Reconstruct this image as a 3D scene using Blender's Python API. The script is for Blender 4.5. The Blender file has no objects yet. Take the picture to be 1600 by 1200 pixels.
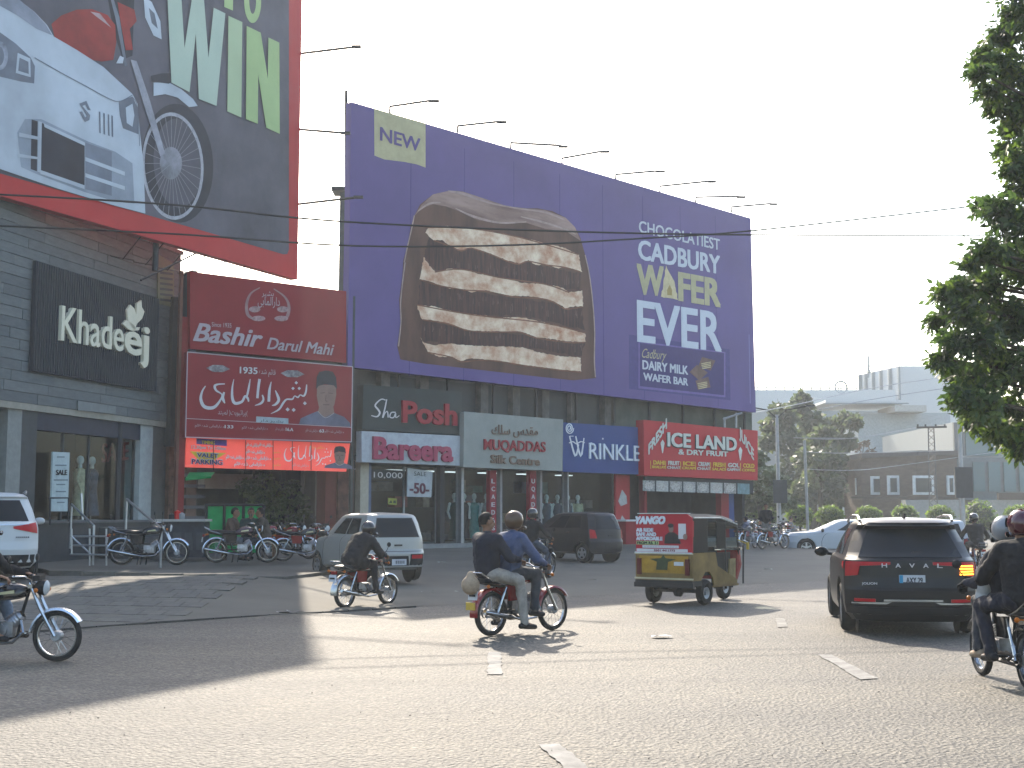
import bpy, math, random
from math import sin, cos, pi, radians as R, sqrt, atan2
from mathutils import Vector, Matrix, noise
random.seed(7)
sc = bpy.context.scene
COL = sc.collection
F, CX, CY, HC, PITCH = 2000.0, 800.0, 600.0, 1.65, math.atan(203 / 2000)
# ---------------- camera, sky, sun, exposure
cd = bpy.data.cameras.new('camera'); cam = bpy.data.objects.new('camera', cd); COL.objects.link(cam)
cd.lens = 45; cd.sensor_width = 36; cd.clip_start = .1; cd.clip_end = 3000
cam.location = (0, 0, HC); cam.rotation_euler = (pi / 2 + PITCH, 0, 0); sc.camera = cam
SUN_AZ, SUN_EL = R(-10.3), R(34.5)          # azimuth from +Y towards +X
wd = bpy.data.worlds.new('World'); sc.world = wd; wd.use_nodes = True
wn = wd.node_tree.nodes; wl = wd.node_tree.links
sky = wn.new('ShaderNodeTexSky'); sky.sky_type = 'NISHITA'; sky.sun_disc = False
sky.sun_elevation = SUN_EL; sky.sun_rotation = SUN_AZ; sky.air_density = 1.2; sky.dust_density = 2.6; sky.ozone_density = 1.5
wl.new(sky.outputs[0], wn['Background'].inputs[0]); wn['Background'].inputs[1].default_value = .15
sl = bpy.data.lights.new('sun', 'SUN'); sl.energy = 3.3; sl.angle = R(.6); sl.color = (1, .89, .74)
so = bpy.data.objects.new('sun', sl); COL.objects.link(so)
sd = Vector((sin(SUN_AZ) * cos(SUN_EL), cos(SUN_AZ) * cos(SUN_EL), sin(SUN_EL)))
so.rotation_euler = (-sd).to_track_quat('-Z', 'Y').to_euler(); so.location = (0, 0, 40)
sc.view_settings.view_transform = 'Standard'; sc.view_settings.look = 'None'; sc.view_settings.gamma = 1
sc.view_settings.use_curve_mapping = False
sc.view_settings.exposure = 2.0
sc.render.engine = 'CYCLES'; sc.cycles.use_denoising = True
sc.cycles.max_bounces = 6; sc.cycles.diffuse_bounces = 3; sc.cycles.glossy_bounces = 3; sc.cycles.transparent_max_bounces = 12
sc.cycles.volume_bounces = 1; sc.cycles.volume_step_rate = 5; sc.cycles.sample_clamp_indirect = 6
# ---------------- helpers
WL = {}
def ray(px, py):
    a, b = (px - CX) / F, (CY - py) / F
    return Vector((a, cos(PITCH) - b * sin(PITCH), sin(PITCH) + b * cos(PITCH)))
def G(px, py, z=0.0):
    d = ray(px, py); t = (z - HC) / d.z
    return Vector((d.x * t, d.y * t, z))
def V(px, py, Y):
    d = ray(px, py); t = Y / d.y
    return Vector((d.x * t, Y, HC + d.z * t))
class Plane:
    def __init__(s, x, y, az):
        s.p = Vector((x, y, 0)); s.d = Vector((sin(az), cos(az), 0)); s.n = Vector((cos(az), -sin(az), 0))
        if s.n.dot(-s.p) < 0: s.n = -s.n
    def hit(s, px, py, off=0):
        d = ray(px, py); o = Vector((0, 0, HC)); t = (s.p + s.n * off - o).dot(s.n) / d.dot(s.n)
        w = o + d * t
        return (w - s.p).dot(s.d), w.z
    def w(s, a, z, off=0): 
        v = s.p + s.d * a + s.n * off; return Vector((v.x, v.y, z))
MC = {}
KA = .70
def mat(name, col, rough=.6, metal=0, var=.14, scale=5, bump=0, bscale=40, emit=0, spec=.10, coat=0, col2=None, stretch=None, detail=5, alpha=None):
    if name in MC: return MC[name]
    if not emit and metal < .7: col = tuple(c * KA for c in col); col2 = tuple(c * KA for c in col2) if col2 else None
    m = bpy.data.materials.new(name); m.use_nodes = True; MC[name] = m
    nt = m.node_tree; n = nt.nodes; l = nt.links; p = n['Principled BSDF']
    tc = n.new('ShaderNodeTexCoord'); src = tc.outputs['Object']
    if stretch:
        mp = n.new('ShaderNodeMapping'); mp.inputs['Scale'].default_value = stretch; l.new(src, mp.inputs[0]); src = mp.outputs[0]
    nz = n.new('ShaderNodeTexNoise'); nz.inputs['Scale'].default_value = scale; nz.inputs['Detail'].default_value = detail; nz.inputs['Roughness'].default_value = .65
    l.new(src, nz.inputs['Vector'])
    cr = n.new('ShaderNodeValToRGB'); l.new(nz.outputs['Fac'], cr.inputs[0])
    c2 = col2 or tuple(min(1, c * (1 + var)) for c in col); c1 = col if col2 else tuple(c * (1 - var) for c in col)
    cr.color_ramp.elements[0].position = .32; cr.color_ramp.elements[1].position = .68
    cr.color_ramp.elements[0].color = (*c1, 1); cr.color_ramp.elements[1].color = (*c2, 1)
    l.new(cr.outputs[0], p.inputs['Base Color'])
    p.inputs['Roughness'].default_value = rough; p.inputs['Metallic'].default_value = metal
    p.inputs['Specular IOR Level'].default_value = spec; p.inputs['Coat Weight'].default_value = coat; p.inputs['Coat Roughness'].default_value = .05
    if emit: p.inputs['Emission Strength'].default_value = emit; p.inputs['Emission Color'].default_value = (*col, 1)
    if bump:
        nb = n.new('ShaderNodeTexNoise'); nb.inputs['Scale'].default_value = bscale; nb.inputs['Detail'].default_value = 4; l.new(src, nb.inputs['Vector'])
        bm = n.new('ShaderNodeBump'); bm.inputs['Strength'].default_value = bump; bm.inputs['Distance'].default_value = .02
        l.new(nb.outputs['Fac'], bm.inputs['Height']); l.new(bm.outputs[0], p.inputs['Normal'])
    return m
def glass_mat(name, tint=(.75, .82, .82), refl=.05):
    if name in MC: return MC[name]
    m = bpy.data.materials.new(name); m.use_nodes = True; MC[name] = m
    n = m.node_tree.nodes; l = m.node_tree.links; n.remove(n['Principled BSDF'])
    t = n.new('ShaderNodeBsdfTransparent'); t.inputs[0].default_value = (*tint, 1)
    g = n.new('ShaderNodeBsdfGlossy'); g.inputs['Roughness'].default_value = .03; g.inputs[0].default_value = (.9, .95, 1, 1)
    lw = n.new('ShaderNodeLayerWeight'); lw.inputs[0].default_value = .5; fr = n.new('ShaderNodeMath'); fr.operation = 'POWER'; fr.inputs[1].default_value = 6; l.new(lw.outputs['Facing'], fr.inputs[0])
    ad = n.new('ShaderNodeMath'); ad.operation = 'ADD'; ad.inputs[1].default_value = refl; ad.use_clamp = True
    mu = n.new('ShaderNodeMath'); mu.operation = 'MULTIPLY'; mu.inputs[1].default_value = .6; l.new(fr.outputs[0], mu.inputs[0]); mx = n.new('ShaderNodeMixShader'); l.new(mu.outputs[0], ad.inputs[0]); l.new(ad.outputs[0], mx.inputs[0])
    l.new(t.outputs[0], mx.inputs[1]); l.new(g.outputs[0], mx.inputs[2]); l.new(mx.outputs[0], n['Material Output'].inputs[0])
    return m
def tag(o, label=None, cat=None, group=None, kind=None):
    for k, v in (('label', label), ('category', cat), ('group', group), ('kind', kind)):
        if v: o[k] = v
    return o
def thing(name, label, cat, loc=(0, 0, 0), rz=0, group=None):
    o = bpy.data.objects.new(name, None); COL.objects.link(o); o.location = loc; o.rotation_euler.z = rz
    WL[o] = Vector(loc); return tag(o, label, cat, group)
class B:
    def __init__(s): s.v = []; s.f = []; s.mi = []; s.m = 0
    def add(s, vs, fs):
        k = len(s.v); s.v += [tuple(v) for v in vs]; s.f += [tuple(i + k for i in f) for f in fs]; s.mi += [s.m] * len(fs); return s
    def box(s, c, d, rz=0, M=None):
        x, y, z = (a / 2 for a in d); c = Vector(c)
        q = Matrix.Rotation(rz, 3, 'Z') if M is None else M
        vs = [c + q @ Vector((a * x, b * y, e * z)) for a, b, e in ((-1,-1,-1),(1,-1,-1),(1,1,-1),(-1,1,-1),(-1,-1,1),(1,-1,1),(1,1,1),(-1,1,1))]
        return s.add(vs, [(0,3,2,1),(4,5,6,7),(0,1,5,4),(1,2,6,5),(2,3,7,6),(3,0,4,7)])
    def prism(s, pts, vec):
        """polygon pts (3D list) extruded by vec"""
        n = len(pts); vec = Vector(vec); a = [Vector(p) for p in pts]
        return s.add(a + [p + vec for p in a], [tuple(range(n))[::-1], tuple(range(n, 2 * n))] + [(i, (i + 1) % n, n + (i + 1) % n, n + i) for i in range(n)])
    def tube(s, pts, r, n=8, caps=True):
        pts = [Vector(p) for p in pts]; rs = r if isinstance(r, (list, tuple)) else [r] * len(pts)
        k = len(pts); vs = []; up = None
        for i, p in enumerate(pts):
            t = (pts[min(i + 1, k - 1)] - pts[max(i - 1, 0)]).normalized()
            if up is None: up = t.orthogonal().normalized()
            else: up = (up - t * up.dot(t)); up = up.normalized() if up.length > 1e-6 else t.orthogonal().normalized()
            b = t.cross(up)
            vs += [p + (up * cos(2 * pi * j / n) + b * sin(2 * pi * j / n)) * rs[i] for j in range(n)]
        fs = [(i * n + j, i * n + (j + 1) % n, (i + 1) * n + (j + 1) % n, (i + 1) * n + j) for i in range(k - 1) for j in range(n)]
        if caps: fs += [tuple(range(n))[::-1], tuple(range((k - 1) * n, k * n))]
        return s.add(vs, fs)
    def lathe(s, c, ax, prof, n=16):
        """prof: list of (dist along axis, radius)"""
        c = Vector(c); ax = Vector(ax).normalized(); u = ax.orthogonal().normalized(); w = ax.cross(u)
        vs = [c + ax * h + (u * cos(2 * pi * j / n) + w * sin(2 * pi * j / n)) * r for h, r in prof for j in range(n)]
        k = len(prof)
        fs = [(i * n + j, i * n + (j + 1) % n, (i + 1) * n + (j + 1) % n, (i + 1) * n + j) for i in range(k - 1) for j in range(n)]
        return s.add(vs, fs)
    def disc(s, c, ax, r, n=16):
        return s.lathe(c, ax, [(0, r), (0, .0005)], n)
    def torus(s, c, ax, R_, r, n=28, m=8, a0=0, a1=2 * pi, u=None, rz=None):
        c = Vector(c); ax = Vector(ax).normalized(); u = Vector(u) if u else ax.orthogonal().normalized(); w = ax.cross(u); full = abs(a1 - a0 - 2 * pi) < 1e-5
        k = n if full else n + 1; vs = []
        for i in range(k):
            a = a0 + (a1 - a0) * i / n; d = u * cos(a) + w * sin(a)
            vs += [c + d * (R_ + r * cos(2 * pi * j / m)) + ax * (rz or r) * sin(2 * pi * j / m) for j in range(m)]
        return s.add(vs, [(i * m + j, ((i + 1) % k) * m + j, ((i + 1) % k) * m + (j + 1) % m, i * m + (j + 1) % m) for i in range(n) for j in range(m)])
    def ball(s, c, r, n=12, m=8, M=None):
        r = r if isinstance(r, (tuple, list)) else (r, r, r); c = Vector(c); vs = []
        for i in range(m + 1):
            a = pi * i / m
            for j in range(n):
                v = Vector((sin(a) * cos(2 * pi * j / n) * r[0], sin(a) * sin(2 * pi * j / n) * r[1], cos(a) * r[2]))
                vs.append(c + (M @ v if M else v))
        return s.add(vs, [(i * n + j, (i + 1) * n + j, (i + 1) * n + (j + 1) % n, i * n + (j + 1) % n) for i in range(m) for j in range(n)])
    def cap(s, a, b, ra, rb, n=10):
        """tapered capsule"""
        a, b = Vector(a), Vector(b); ax = (b - a); L = ax.length
        if L < 1e-5: return s.ball(a, ra)
        prof = [(-ra * cos(t), ra * sin(t) + 1e-4) for t in (0, .4, .8, 1.2)] + [(0, ra), (L, rb)] + [(L + rb * cos(t), rb * sin(t) + 1e-4) for t in (1.2, .8, .4, 0)]
        return s.lathe(a, ax, prof, n)
    def grid(s, fn, nu, nv):
        vs = [fn(i / nu, j / nv) for j in range(nv + 1) for i in range(nu + 1)]
        return s.add(vs, [(j * (nu + 1) + i, j * (nu + 1) + i + 1, (j + 1) * (nu + 1) + i + 1, (j + 1) * (nu + 1) + i) for j in range(nv) for i in range(nu)])
    def build(s, name, m, parent=None, smooth=False, world=False, ang=40):
        me = bpy.data.meshes.new(name); me.from_pydata(s.v, [], s.f)
        ms = m if isinstance(m, (list, tuple)) else [m]
        for k in ms: me.materials.append(k)
        if len(ms) > 1: me.polygons.foreach_set('material_index', s.mi)
        if smooth:
            me.polygons.foreach_set('use_smooth', [True] * len(me.polygons))
            try: me.set_sharp_from_angle(angle=R(ang))
            except Exception: pass
        me.update()
        o = bpy.data.objects.new(name, me); COL.objects.link(o)
        if parent is not None:
            o.parent = parent
            if world: o.location = -WL.get(parent, Vector()); WL[o] = Vector()
            else: WL[o] = WL.get(parent, Vector())
        return o
def fresh(m, name, parent, mesh):
    o = bpy.data.objects.new(name, mesh); COL.objects.link(o); o.parent = parent; return o
def dup(o, loc=None, rz=None, parent=None, label=None, group=None):
    c = o.copy(); COL.objects.link(c)
    if parent is not None: c.parent = parent
    if loc is not None: c.location = loc
    if rz is not None: c.rotation_euler.z = rz
    if label: c['label'] = label
    if group: c['group'] = group
    for ch in list(o.children): dup(ch, parent=c)
    return c
def earcut(n):
    return tuple(range(n))
from mathutils.geometry import tessellate_polygon
def poly_faces(pts2):
    return [tuple(t) for t in tessellate_polygon([[Vector((x, y, 0)) for x, y in pts2]])]
def jag(pts, amp, step, seed=0):
    rnd = random.Random(seed); out = []
    n = len(pts)
    for i in range(n):
        a, b = pts[i], pts[(i + 1) % n]; L = math.hypot(b[0] - a[0], b[1] - a[1]); k = max(1, int(L / step))
        for j in range(k):
            t = j / k; out.append((a[0] + (b[0] - a[0]) * t + rnd.uniform(-amp, amp), a[1] + (b[1] - a[1]) * t + rnd.uniform(-amp, amp)))
    return out
def zz(pts, ox, oy, s): return [(ox + x / s, oy + y / s) for x, y in pts]
def art(pl, pts, off, m, parent, name, depth=0):
    """flat print (or raised shape) on a sign plane; pts are traced outline points"""
    q = [pl.hit(*p, off) for p in pts]
    fs = poly_faces(q); b = B()
    b.add([pl.w(a, z, off) for a, z in q], fs)
    if depth:
        n = len(q); b.add([pl.w(a, z, off) for a, z in q] + [pl.w(a, z, off - depth) for a, z in q], [(i, (i + 1) % n, n + (i + 1) % n, n + i) for i in range(n)])
    return b.build(name, m, parent, world=True)
def strokes(pl, lines, off, m, parent, name, sc_=1.0):
    """calligraphy: list of [(x,y,w)...] in picture units, drawn as tapered strokes"""
    b = B()
    for k, ln in enumerate(lines):
        o = off + .001 * (k % 7)
        if len(ln) == 1:
            x, y, w = ln[0]; q = [(x, y - w), (x + w, y), (x, y + w), (x - w, y)]
            s = [pl.hit(*p, o) for p in q]; b.add([pl.w(a, z, o) for a, z in s], [(0, 1, 2, 3)]); continue
        # smooth
        P = []
        for i in range(len(ln) - 1):
            p0, p1, p2, p3 = ln[max(i - 1, 0)], ln[i], ln[i + 1], ln[min(i + 2, len(ln) - 1)]
            for t in (0, .25, .5, .75):
                P.append(tuple(.5 * (2 * p1[c] + (p2[c] - p0[c]) * t + (2 * p0[c] - 5 * p1[c] + 4 * p2[c] - p3[c]) * t * t + (3 * p1[c] - p0[c] - 3 * p2[c] + p3[c]) * t ** 3) for c in range(3)))
        P.append(ln[-1]); vs = []
        for i, (x, y, w) in enumerate(P):
            a, c = P[max(i - 1, 0)], P[min(i + 1, len(P) - 1)]; dx, dy = c[0] - a[0], c[1] - a[1]; L = math.hypot(dx, dy) or 1
            for sg in (-1, 1):
                h = pl.hit(x - dy / L * w / 2 * sg, y + dx / L * w / 2 * sg, o + i * 2e-5); vs.append(pl.w(h[0], h[1], o + i * 2e-5))
        b.add(vs, [(2 * i, 2 * i + 1, 2 * i + 3, 2 * i + 2) for i in range(len(P) - 1)])
    return b.build(name, m, parent, world=True)
TC = {}
def text_mesh(s, shear=0, ext=0, bold=0, res=3):
    key = (s, shear, ext, bold, res)
    if key in TC: return TC[key]
    c = bpy.data.curves.new('t', 'FONT'); c.body = s; c.resolution_u = res; c.shear = shear; c.extrude = ext; c.offset = bold
    o = bpy.data.objects.new('t', c); COL.objects.link(o); bpy.context.view_layer.update()
    me = o.evaluated_get(bpy.context.evaluated_depsgraph_get()).to_mesh()
    vs = [tuple(v.co) for v in me.vertices]; fs = [tuple(p.vertices) for p in me.polygons]
    bpy.data.objects.remove(o)
    # islands get slightly different depths so overlaps never share a plane
    par = list(range(len(vs)))
    def find(a):
        while par[a] != a: par[a] = par[par[a]]; a = par[a]
        return a
    for f in fs:
        r0 = find(f[0])
        for i in f[1:]: par[find(i)] = r0
    ids = {}
    isl = [ids.setdefault(find(i), len(ids)) for i in range(len(vs))]
    x0 = min(v[0] for v in vs); x1 = max(v[0] for v in vs)
    cap = .72 if max(v[1] for v in vs) > .4 else max(v[1] for v in vs)
    TC[key] = ([((v[0] - x0) / (x1 - x0), v[1], v[2], isl[i] % 5) for i, v in enumerate(vs)], fs, (x1 - x0)); return TC[key]
def text(pl, s, bl, br, tl, off, m, parent, name='lettering', shear=0, ext=0, bold=0, fat=0, cap=.70, res=3):
    """letters on plane pl: bl/br baseline ends, tl top of the capitals at the left (all as seen in the photo)"""
    vs, fs, w = text_mesh(s, shear, ext, bold, res)
    s0, z0 = pl.hit(*bl, off); s1, z1 = pl.hit(*br, off); z2 = pl.hit(bl[0], tl, off)[1]; h = (z2 - z0) / cap
    b = B(); k = 0
    for dx in ((0,) if not fat else (0, -fat, fat)):
        for dy in ((0,) if not fat else (-fat, fat)):
            b.add([pl.w(s0 + (s1 - s0) * (u + dx * .3 / w * 3), z0 + (z1 - z0) * u + h * (v + dy * .6), off + q * h + isl * .0006 + k * .0035) for u, v, q, isl in vs], fs); k += 1
    return b.build(name, m, parent, world=True)
def P2(T, pts): return [T(*p) for p in pts]
def qb(pl, c4, off, thick):
    """a board with thickness whose front face has the four outline corners c4"""
    q = [pl.hit(*p, off) for p in c4]; b = B()
    return b.prism([pl.w(a, z, off - thick) for a, z in q], pl.n * thick)
def rev(s): return s[::-1]
# ---------------- materials
M_ = {}
white = mat('painted_white', (.62, .64, .64), .45); steel = mat('galvanised_steel', (.22, .23, .24), .45, .7); darksteel = mat('dark_steel', (.035, .037, .042), .5, .4)
chrome = mat('chrome', (.30, .31, .32), .25, 1, .05); rubber = mat('tyre_rubber', (.022, .022, .022), .85, 0, .3, 20); blackp = mat('black_plastic', (.018, .019, .021), .5)
purple = mat('purple_vinyl', (.112, .078, .245), .42, 0, .10, .35, .35, 1.1); pinkletter = mat('print_white', (.62, .66, .72), .5, 0, .04)
gold = mat('print_gold', (.50, .45, .26), .5, 0, .1, 3); goldl = mat('print_cream', (.62, .52, .30), .5, 0, .2, 3)
purdark = mat('print_dark_purple', (.045, .032, .15), .5, 0, .1); 
choc = mat('print_chocolate', (.060, .024, .018), .5, 0, 0, .9, col2=(.15, .07, .05), stretch=(1, 1, .35))
chocd = mat('print_dark_filling', (.016, .006, .006), .5, 0, 0, 1.6, col2=(.11, .042, .035), stretch=(6, 6, .6))
chocl = mat('print_milk_chocolate', (.13, .06, .045), .5, 0, 0, .6, col2=(.42, .28, .24), stretch=(.5, .5, 2.4))
wafer = mat('print_wafer', (.48, .20, .10), .55, 0, 0, 1.3, col2=(.98, .80, .58), stretch=(1.3, 1.3, 1.6), detail=7)
hilite = mat('print_gloss_edge', (.40, .29, .26), .5, 0, .3, 2)
redv = mat('red_vinyl', (.50, .03, .03), .5, 0, .08, .8); redd = mat('maroon_sign', (.25, .010, .018), .45, 0, .08, 1); redb = mat('bright_red_flex', (.60, .035, .03), .5, 0, .06, 1)
grayv = mat('print_charcoal', (.105, .098, .118), .5, 0, .35, .35); carw = mat('print_car_white', (.50, .55, .60), .5, 0, .25, .25); cars = mat('print_car_shade', (.17, .19, .23), .5, 0, .3, .6)
card = mat('print_car_dark', (.03, .03, .04), .5, 0, .3, 1); redt = mat('print_tank_red', (.33, .03, .025), .5, 0, .35, .6); lime = mat('print_lime', (.42, .56, .24), .5, 0, .12, .4); limw = mat('print_pale_green', (.48, .58, .46), .5, 0, .08, .4)
clad = [mat('cladding_%s' % n, c, .6, 0, .16, 3, .15, 30, stretch=(1, 1, 3)) for n, c in (('slate', (.125, .14, .142)), ('grey', (.145, .158, .158)), ('ash', (.11, .122, .126)))]
navyp = mat('ribbed_navy', (.02, .027, .04), .5); cream = mat('raised_cream', (.72, .68, .52), .4, 0, .05)
concrete = mat('concrete', (.26, .26, .25), .8, 0, .25, 2, .2, 25); plaster = mat('pale_plaster', (.40, .38, .33), .8, 0, .2, 1.2); dark = mat('dark_interior', (.035, .034, .033), .8, 0, .4, 1.5)
brick = mat('brown_brickwork', (.16, .10, .075), .85, 0, .3, 2); glassm = glass_mat('shop_glass', (.80, .86, .86), .008); woodm = mat('brown_wood', (.10, .055, .03), .6, 0, .4, 3)
carglass = mat('vehicle_glass', (.010, .013, .016), .08, 0, .1, 1, spec=.14); lampred = mat('red_lamp', (.42, .008, .014), .3, 0, .2, 6); plate = mat('number_plate', (.5, .52, .55), .4)
ink = mat('black_ink', (.02, .02, .025), .5); skin = mat('skin', (.23, .12, .075), .55, 0, .12, 9); skind = mat('skin_print', (.26, .16, .13), .6, 0, .15, 2)
green = mat('green_fabric', (.01, .30, .08), .7, 0, .2, 3)
amber = mat('amber_lamp', (1, .28, .02), .3, 0, .1, 5, emit=2.5)
yellowm = mat('yellow_print', (.75, .50, .05), .5); bluev = mat('blue_sign', (.018, .055, .20), .45, 0, .06, 1)
def asphalt():
    m = bpy.data.materials.new('asphalt'); m.use_nodes = True; n = m.node_tree.nodes; l = m.node_tree.links; p = n['Principled BSDF']
    tc = n.new('ShaderNodeTexCoord')
    def nz(s, d=5, r=.6):
        x = n.new('ShaderNodeTexNoise'); x.inputs['Scale'].default_value = s; x.inputs['Detail'].default_value = d; x.inputs['Roughness'].default_value = r; l.new(tc.outputs['Object'], x.inputs['Vector']); return x
    def ramp(src, a, b, c1, c2):
        r = n.new('ShaderNodeValToRGB'); r.color_ramp.elements[0].position = a; r.color_ramp.elements[1].position = b; r.color_ramp.elements[0].color = (*c1, 1); r.color_ramp.elements[1].color = (*c2, 1); l.new(src, r.inputs[0]); return r.outputs[0]
    def mix(mode, fac, a, b):
        x = n.new('ShaderNodeMixRGB'); x.blend_type = mode; x.inputs[0].default_value = fac; l.new(a, x.inputs[1]); l.new(b, x.inputs[2]); return x.outputs[0]
    big = ramp(nz(.22, 6, .6).outputs['Fac'], .35, .65, (.068, .064, .057), (.096, .089, .076))
    mid = ramp(nz(2.2, 6, .7).outputs['Fac'], .3, .7, (.86, .86, .86), (1.1, 1.09, 1.06))
    vo = n.new('ShaderNodeTexVoronoi'); vo.inputs['Scale'].default_value = 30; l.new(tc.outputs['Object'], vo.inputs['Vector'])
    gr = ramp(vo.outputs['Distance'], .1, .6, (1.6, 1.56, 1.48), (.38, .38, .40))
    gr2 = ramp(nz(11, 5, .75).outputs['Fac'], .38, .62, (.62, .62, .62), (1.32, 1.3, 1.24))
    sp = ramp(nz(7, 2, .5).outputs['Fac'], .70, .76, (1, 1, 1), (.45, .43, .4))
    wp = n.new('ShaderNodeMapping'); wp.inputs['Scale'].default_value = (1, 1, 1); wa = n.new('ShaderNodeMixRGB'); wa.blend_type = 'ADD'; wa.inputs[0].default_value = .9; l.new(tc.outputs['Object'], wa.inputs[1]); l.new(nz(.7, 5).outputs['Color'], wa.inputs[2])
    vc = n.new('ShaderNodeTexVoronoi'); vc.feature = 'DISTANCE_TO_EDGE'; vc.inputs['Scale'].default_value = .42; l.new(wa.outputs[0], vc.inputs['Vector'])
    crk = ramp(vc.outputs['Distance'], .003, .010, (.6, .6, .6), (1, 1, 1)); msk = ramp(nz(.16, 3).outputs['Fac'], .5, .6, (0, 0, 0), (1, 1, 1))
    cm = n.new('ShaderNodeMixRGB'); l.new(msk, cm.inputs[0]); cm.inputs[1].default_value = (1, 1, 1, 1); l.new(crk, cm.inputs[2])
    dst = ramp(nz(.09, 7, .7).outputs['Fac'], .42, .62, (.78, .79, .82), (1.2, 1.15, 1.03))
    tm = n.new('ShaderNodeMapping'); tm.inputs['Rotation'].default_value = (0, 0, R(38)); tm.inputs['Scale'].default_value = (.05, 1.1, 1); l.new(tc.outputs['Object'], tm.inputs[0]); tn = n.new('ShaderNodeTexNoise'); tn.inputs['Scale'].default_value = 1; tn.inputs['Detail'].default_value = 4; l.new(tm.outputs[0], tn.inputs['Vector']); trk = ramp(tn.outputs['Fac'], .38, .62, (.84, .84, .85), (1.1, 1.1, 1.09)); dst = mix('MULTIPLY', 1, dst, trk)
    oil = ramp(nz(.8, 4, .6).outputs['Fac'], .66, .74, (1, 1, 1), (.6, .59, .58))
    big = mix('MULTIPLY', 1, mix('MULTIPLY', 1, mix('MULTIPLY', 1, big, cm.outputs[0]), dst), oil)
    c = mix('MULTIPLY', 1, mix('MULTIPLY', 1, mix('MULTIPLY', .8, mix('MULTIPLY', 1, big, mid), gr), gr2), sp)
    l.new(c, p.inputs['Base Color']); p.inputs['Roughness'].default_value = .78; p.inputs['Specular IOR Level'].default_value = .35
    bm = n.new('ShaderNodeBump'); bm.inputs['Strength'].default_value = .9; bm.inputs['Distance'].default_value = .02
    ad = n.new('ShaderNodeMath'); ad.operation = 'ADD'; l.new(vo.outputs['Distance'], ad.inputs[0]); l.new(nz(26, 3).outputs['Fac'], ad.inputs[1])
    l.new(ad.outputs[0], bm.inputs['Height']); l.new(bm.outputs[0], p.inputs['Normal'])
    return m
tar = asphalt()
dust = mat('dusty_apron', (.10, .093, .078), .85, 0, .0, .5, .35, 22, col2=(.145, .132, .108), detail=9)
earth = mat('dusty_ground', (.15, .135, .11), .9, 0, .2, .3)
pav = [mat('paver_%s' % n, c, .85, 0, .2, 6, .3, 30) for n, c in (('grey', (.115, .108, .095)), ('buff', (.125, .117, .10)), ('brown', (.108, .102, .09)))]
marking = mat('worn_road_paint', (.13, .125, .115), .8, 0, 0, 4, .3, 30, col2=(.29, .28, .255), detail=8)
# ---------------- ground
FP = Plane(-5.44, 43.3, R(45.7))            # line of the shop fronts; s=0 at the left end of the shops
def dF(x, y): return (Vector((x, y, 0)) - FP.p).dot(FP.n)
def gz(x, y):
    d = dF(x, y); t = max(0, min(17.0 - d, 17))
    z = .026 * t if t > .6 else .026 * t * t / .6 * .5 + .0
    if x < -2.6 and y > 20: u = min(1, (y - 20) / 6.2); v = min(1, (-2.6 - x) / 3.2); z = max(z, z + (.39 - z) * u * u * (3 - 2 * u) * v * v * (3 - 2 * v)) if y < 41 else z
    return z if x < 22 else z * max(0, 1 - (x - 22) / 10)
def sheet(name, m, x0, x1, y0, y1, step, fn=None, kind='structure', off=0, inside=None):
    b = B(); nx = int((x1 - x0) / step); ny = int((y1 - y0) / step); f = fn or gz; ids = {}
    def vid(i, j):
        if (i, j) not in ids: x, y = x0 + (x1 - x0) * i / nx, y0 + (y1 - y0) * j / ny; ids[i, j] = len(b.v); b.v.append((x, y, f(x, y) + off))
        return ids[i, j]
    for i in range(nx):
        for j in range(ny):
            if inside and not inside(x0 + (x1 - x0) * (i + .5) / nx, y0 + (y1 - y0) * (j + .5) / ny): continue
            b.f.append((vid(i, j), vid(i + 1, j), vid(i + 1, j + 1), vid(i, j + 1))); b.mi.append(0)
    return tag(b.build(name, m, smooth=True), kind=kind)
far = B(); far.add([(-160, -60, -.03), (220, -60, -.03), (220, 330, -.03), (-160, 330, -.03)], [(0, 1, 2, 3)])
tag(far.build('ground', earth), kind='structure')
sheet('road', tar, -40, 90, -20, 120, 1.0, lambda x, y: min(gz(x, y), .02) if dF(x, y) > 16 else gz(x, y) - .006)
# apron: strip between road edge and shop fronts, edge slightly wavy
ap = B(); N = 90; row = []
for i in range(N + 1):
    s = -22 + 52 * i / N
    for j in range(19):
        d = (17.0 + .22 * sin(s * 1.7) + .12 * sin(s * 4.3)) * (1 - j / 18) - .5 * (j / 18)
        p = FP.w(s, 0, d); ap.v.append((p.x, p.y, gz(p.x, p.y) + (.004 if j == 0 else .012)))
for i in range(N):
    for j in range(18): ap.f.append((i * 19 + j, (i + 1) * 19 + j, (i + 1) * 19 + j + 1, i * 19 + j + 1)); ap.mi.append(0)
tag(ap.build('forecourt', dust, smooth=True), kind='structure')
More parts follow.
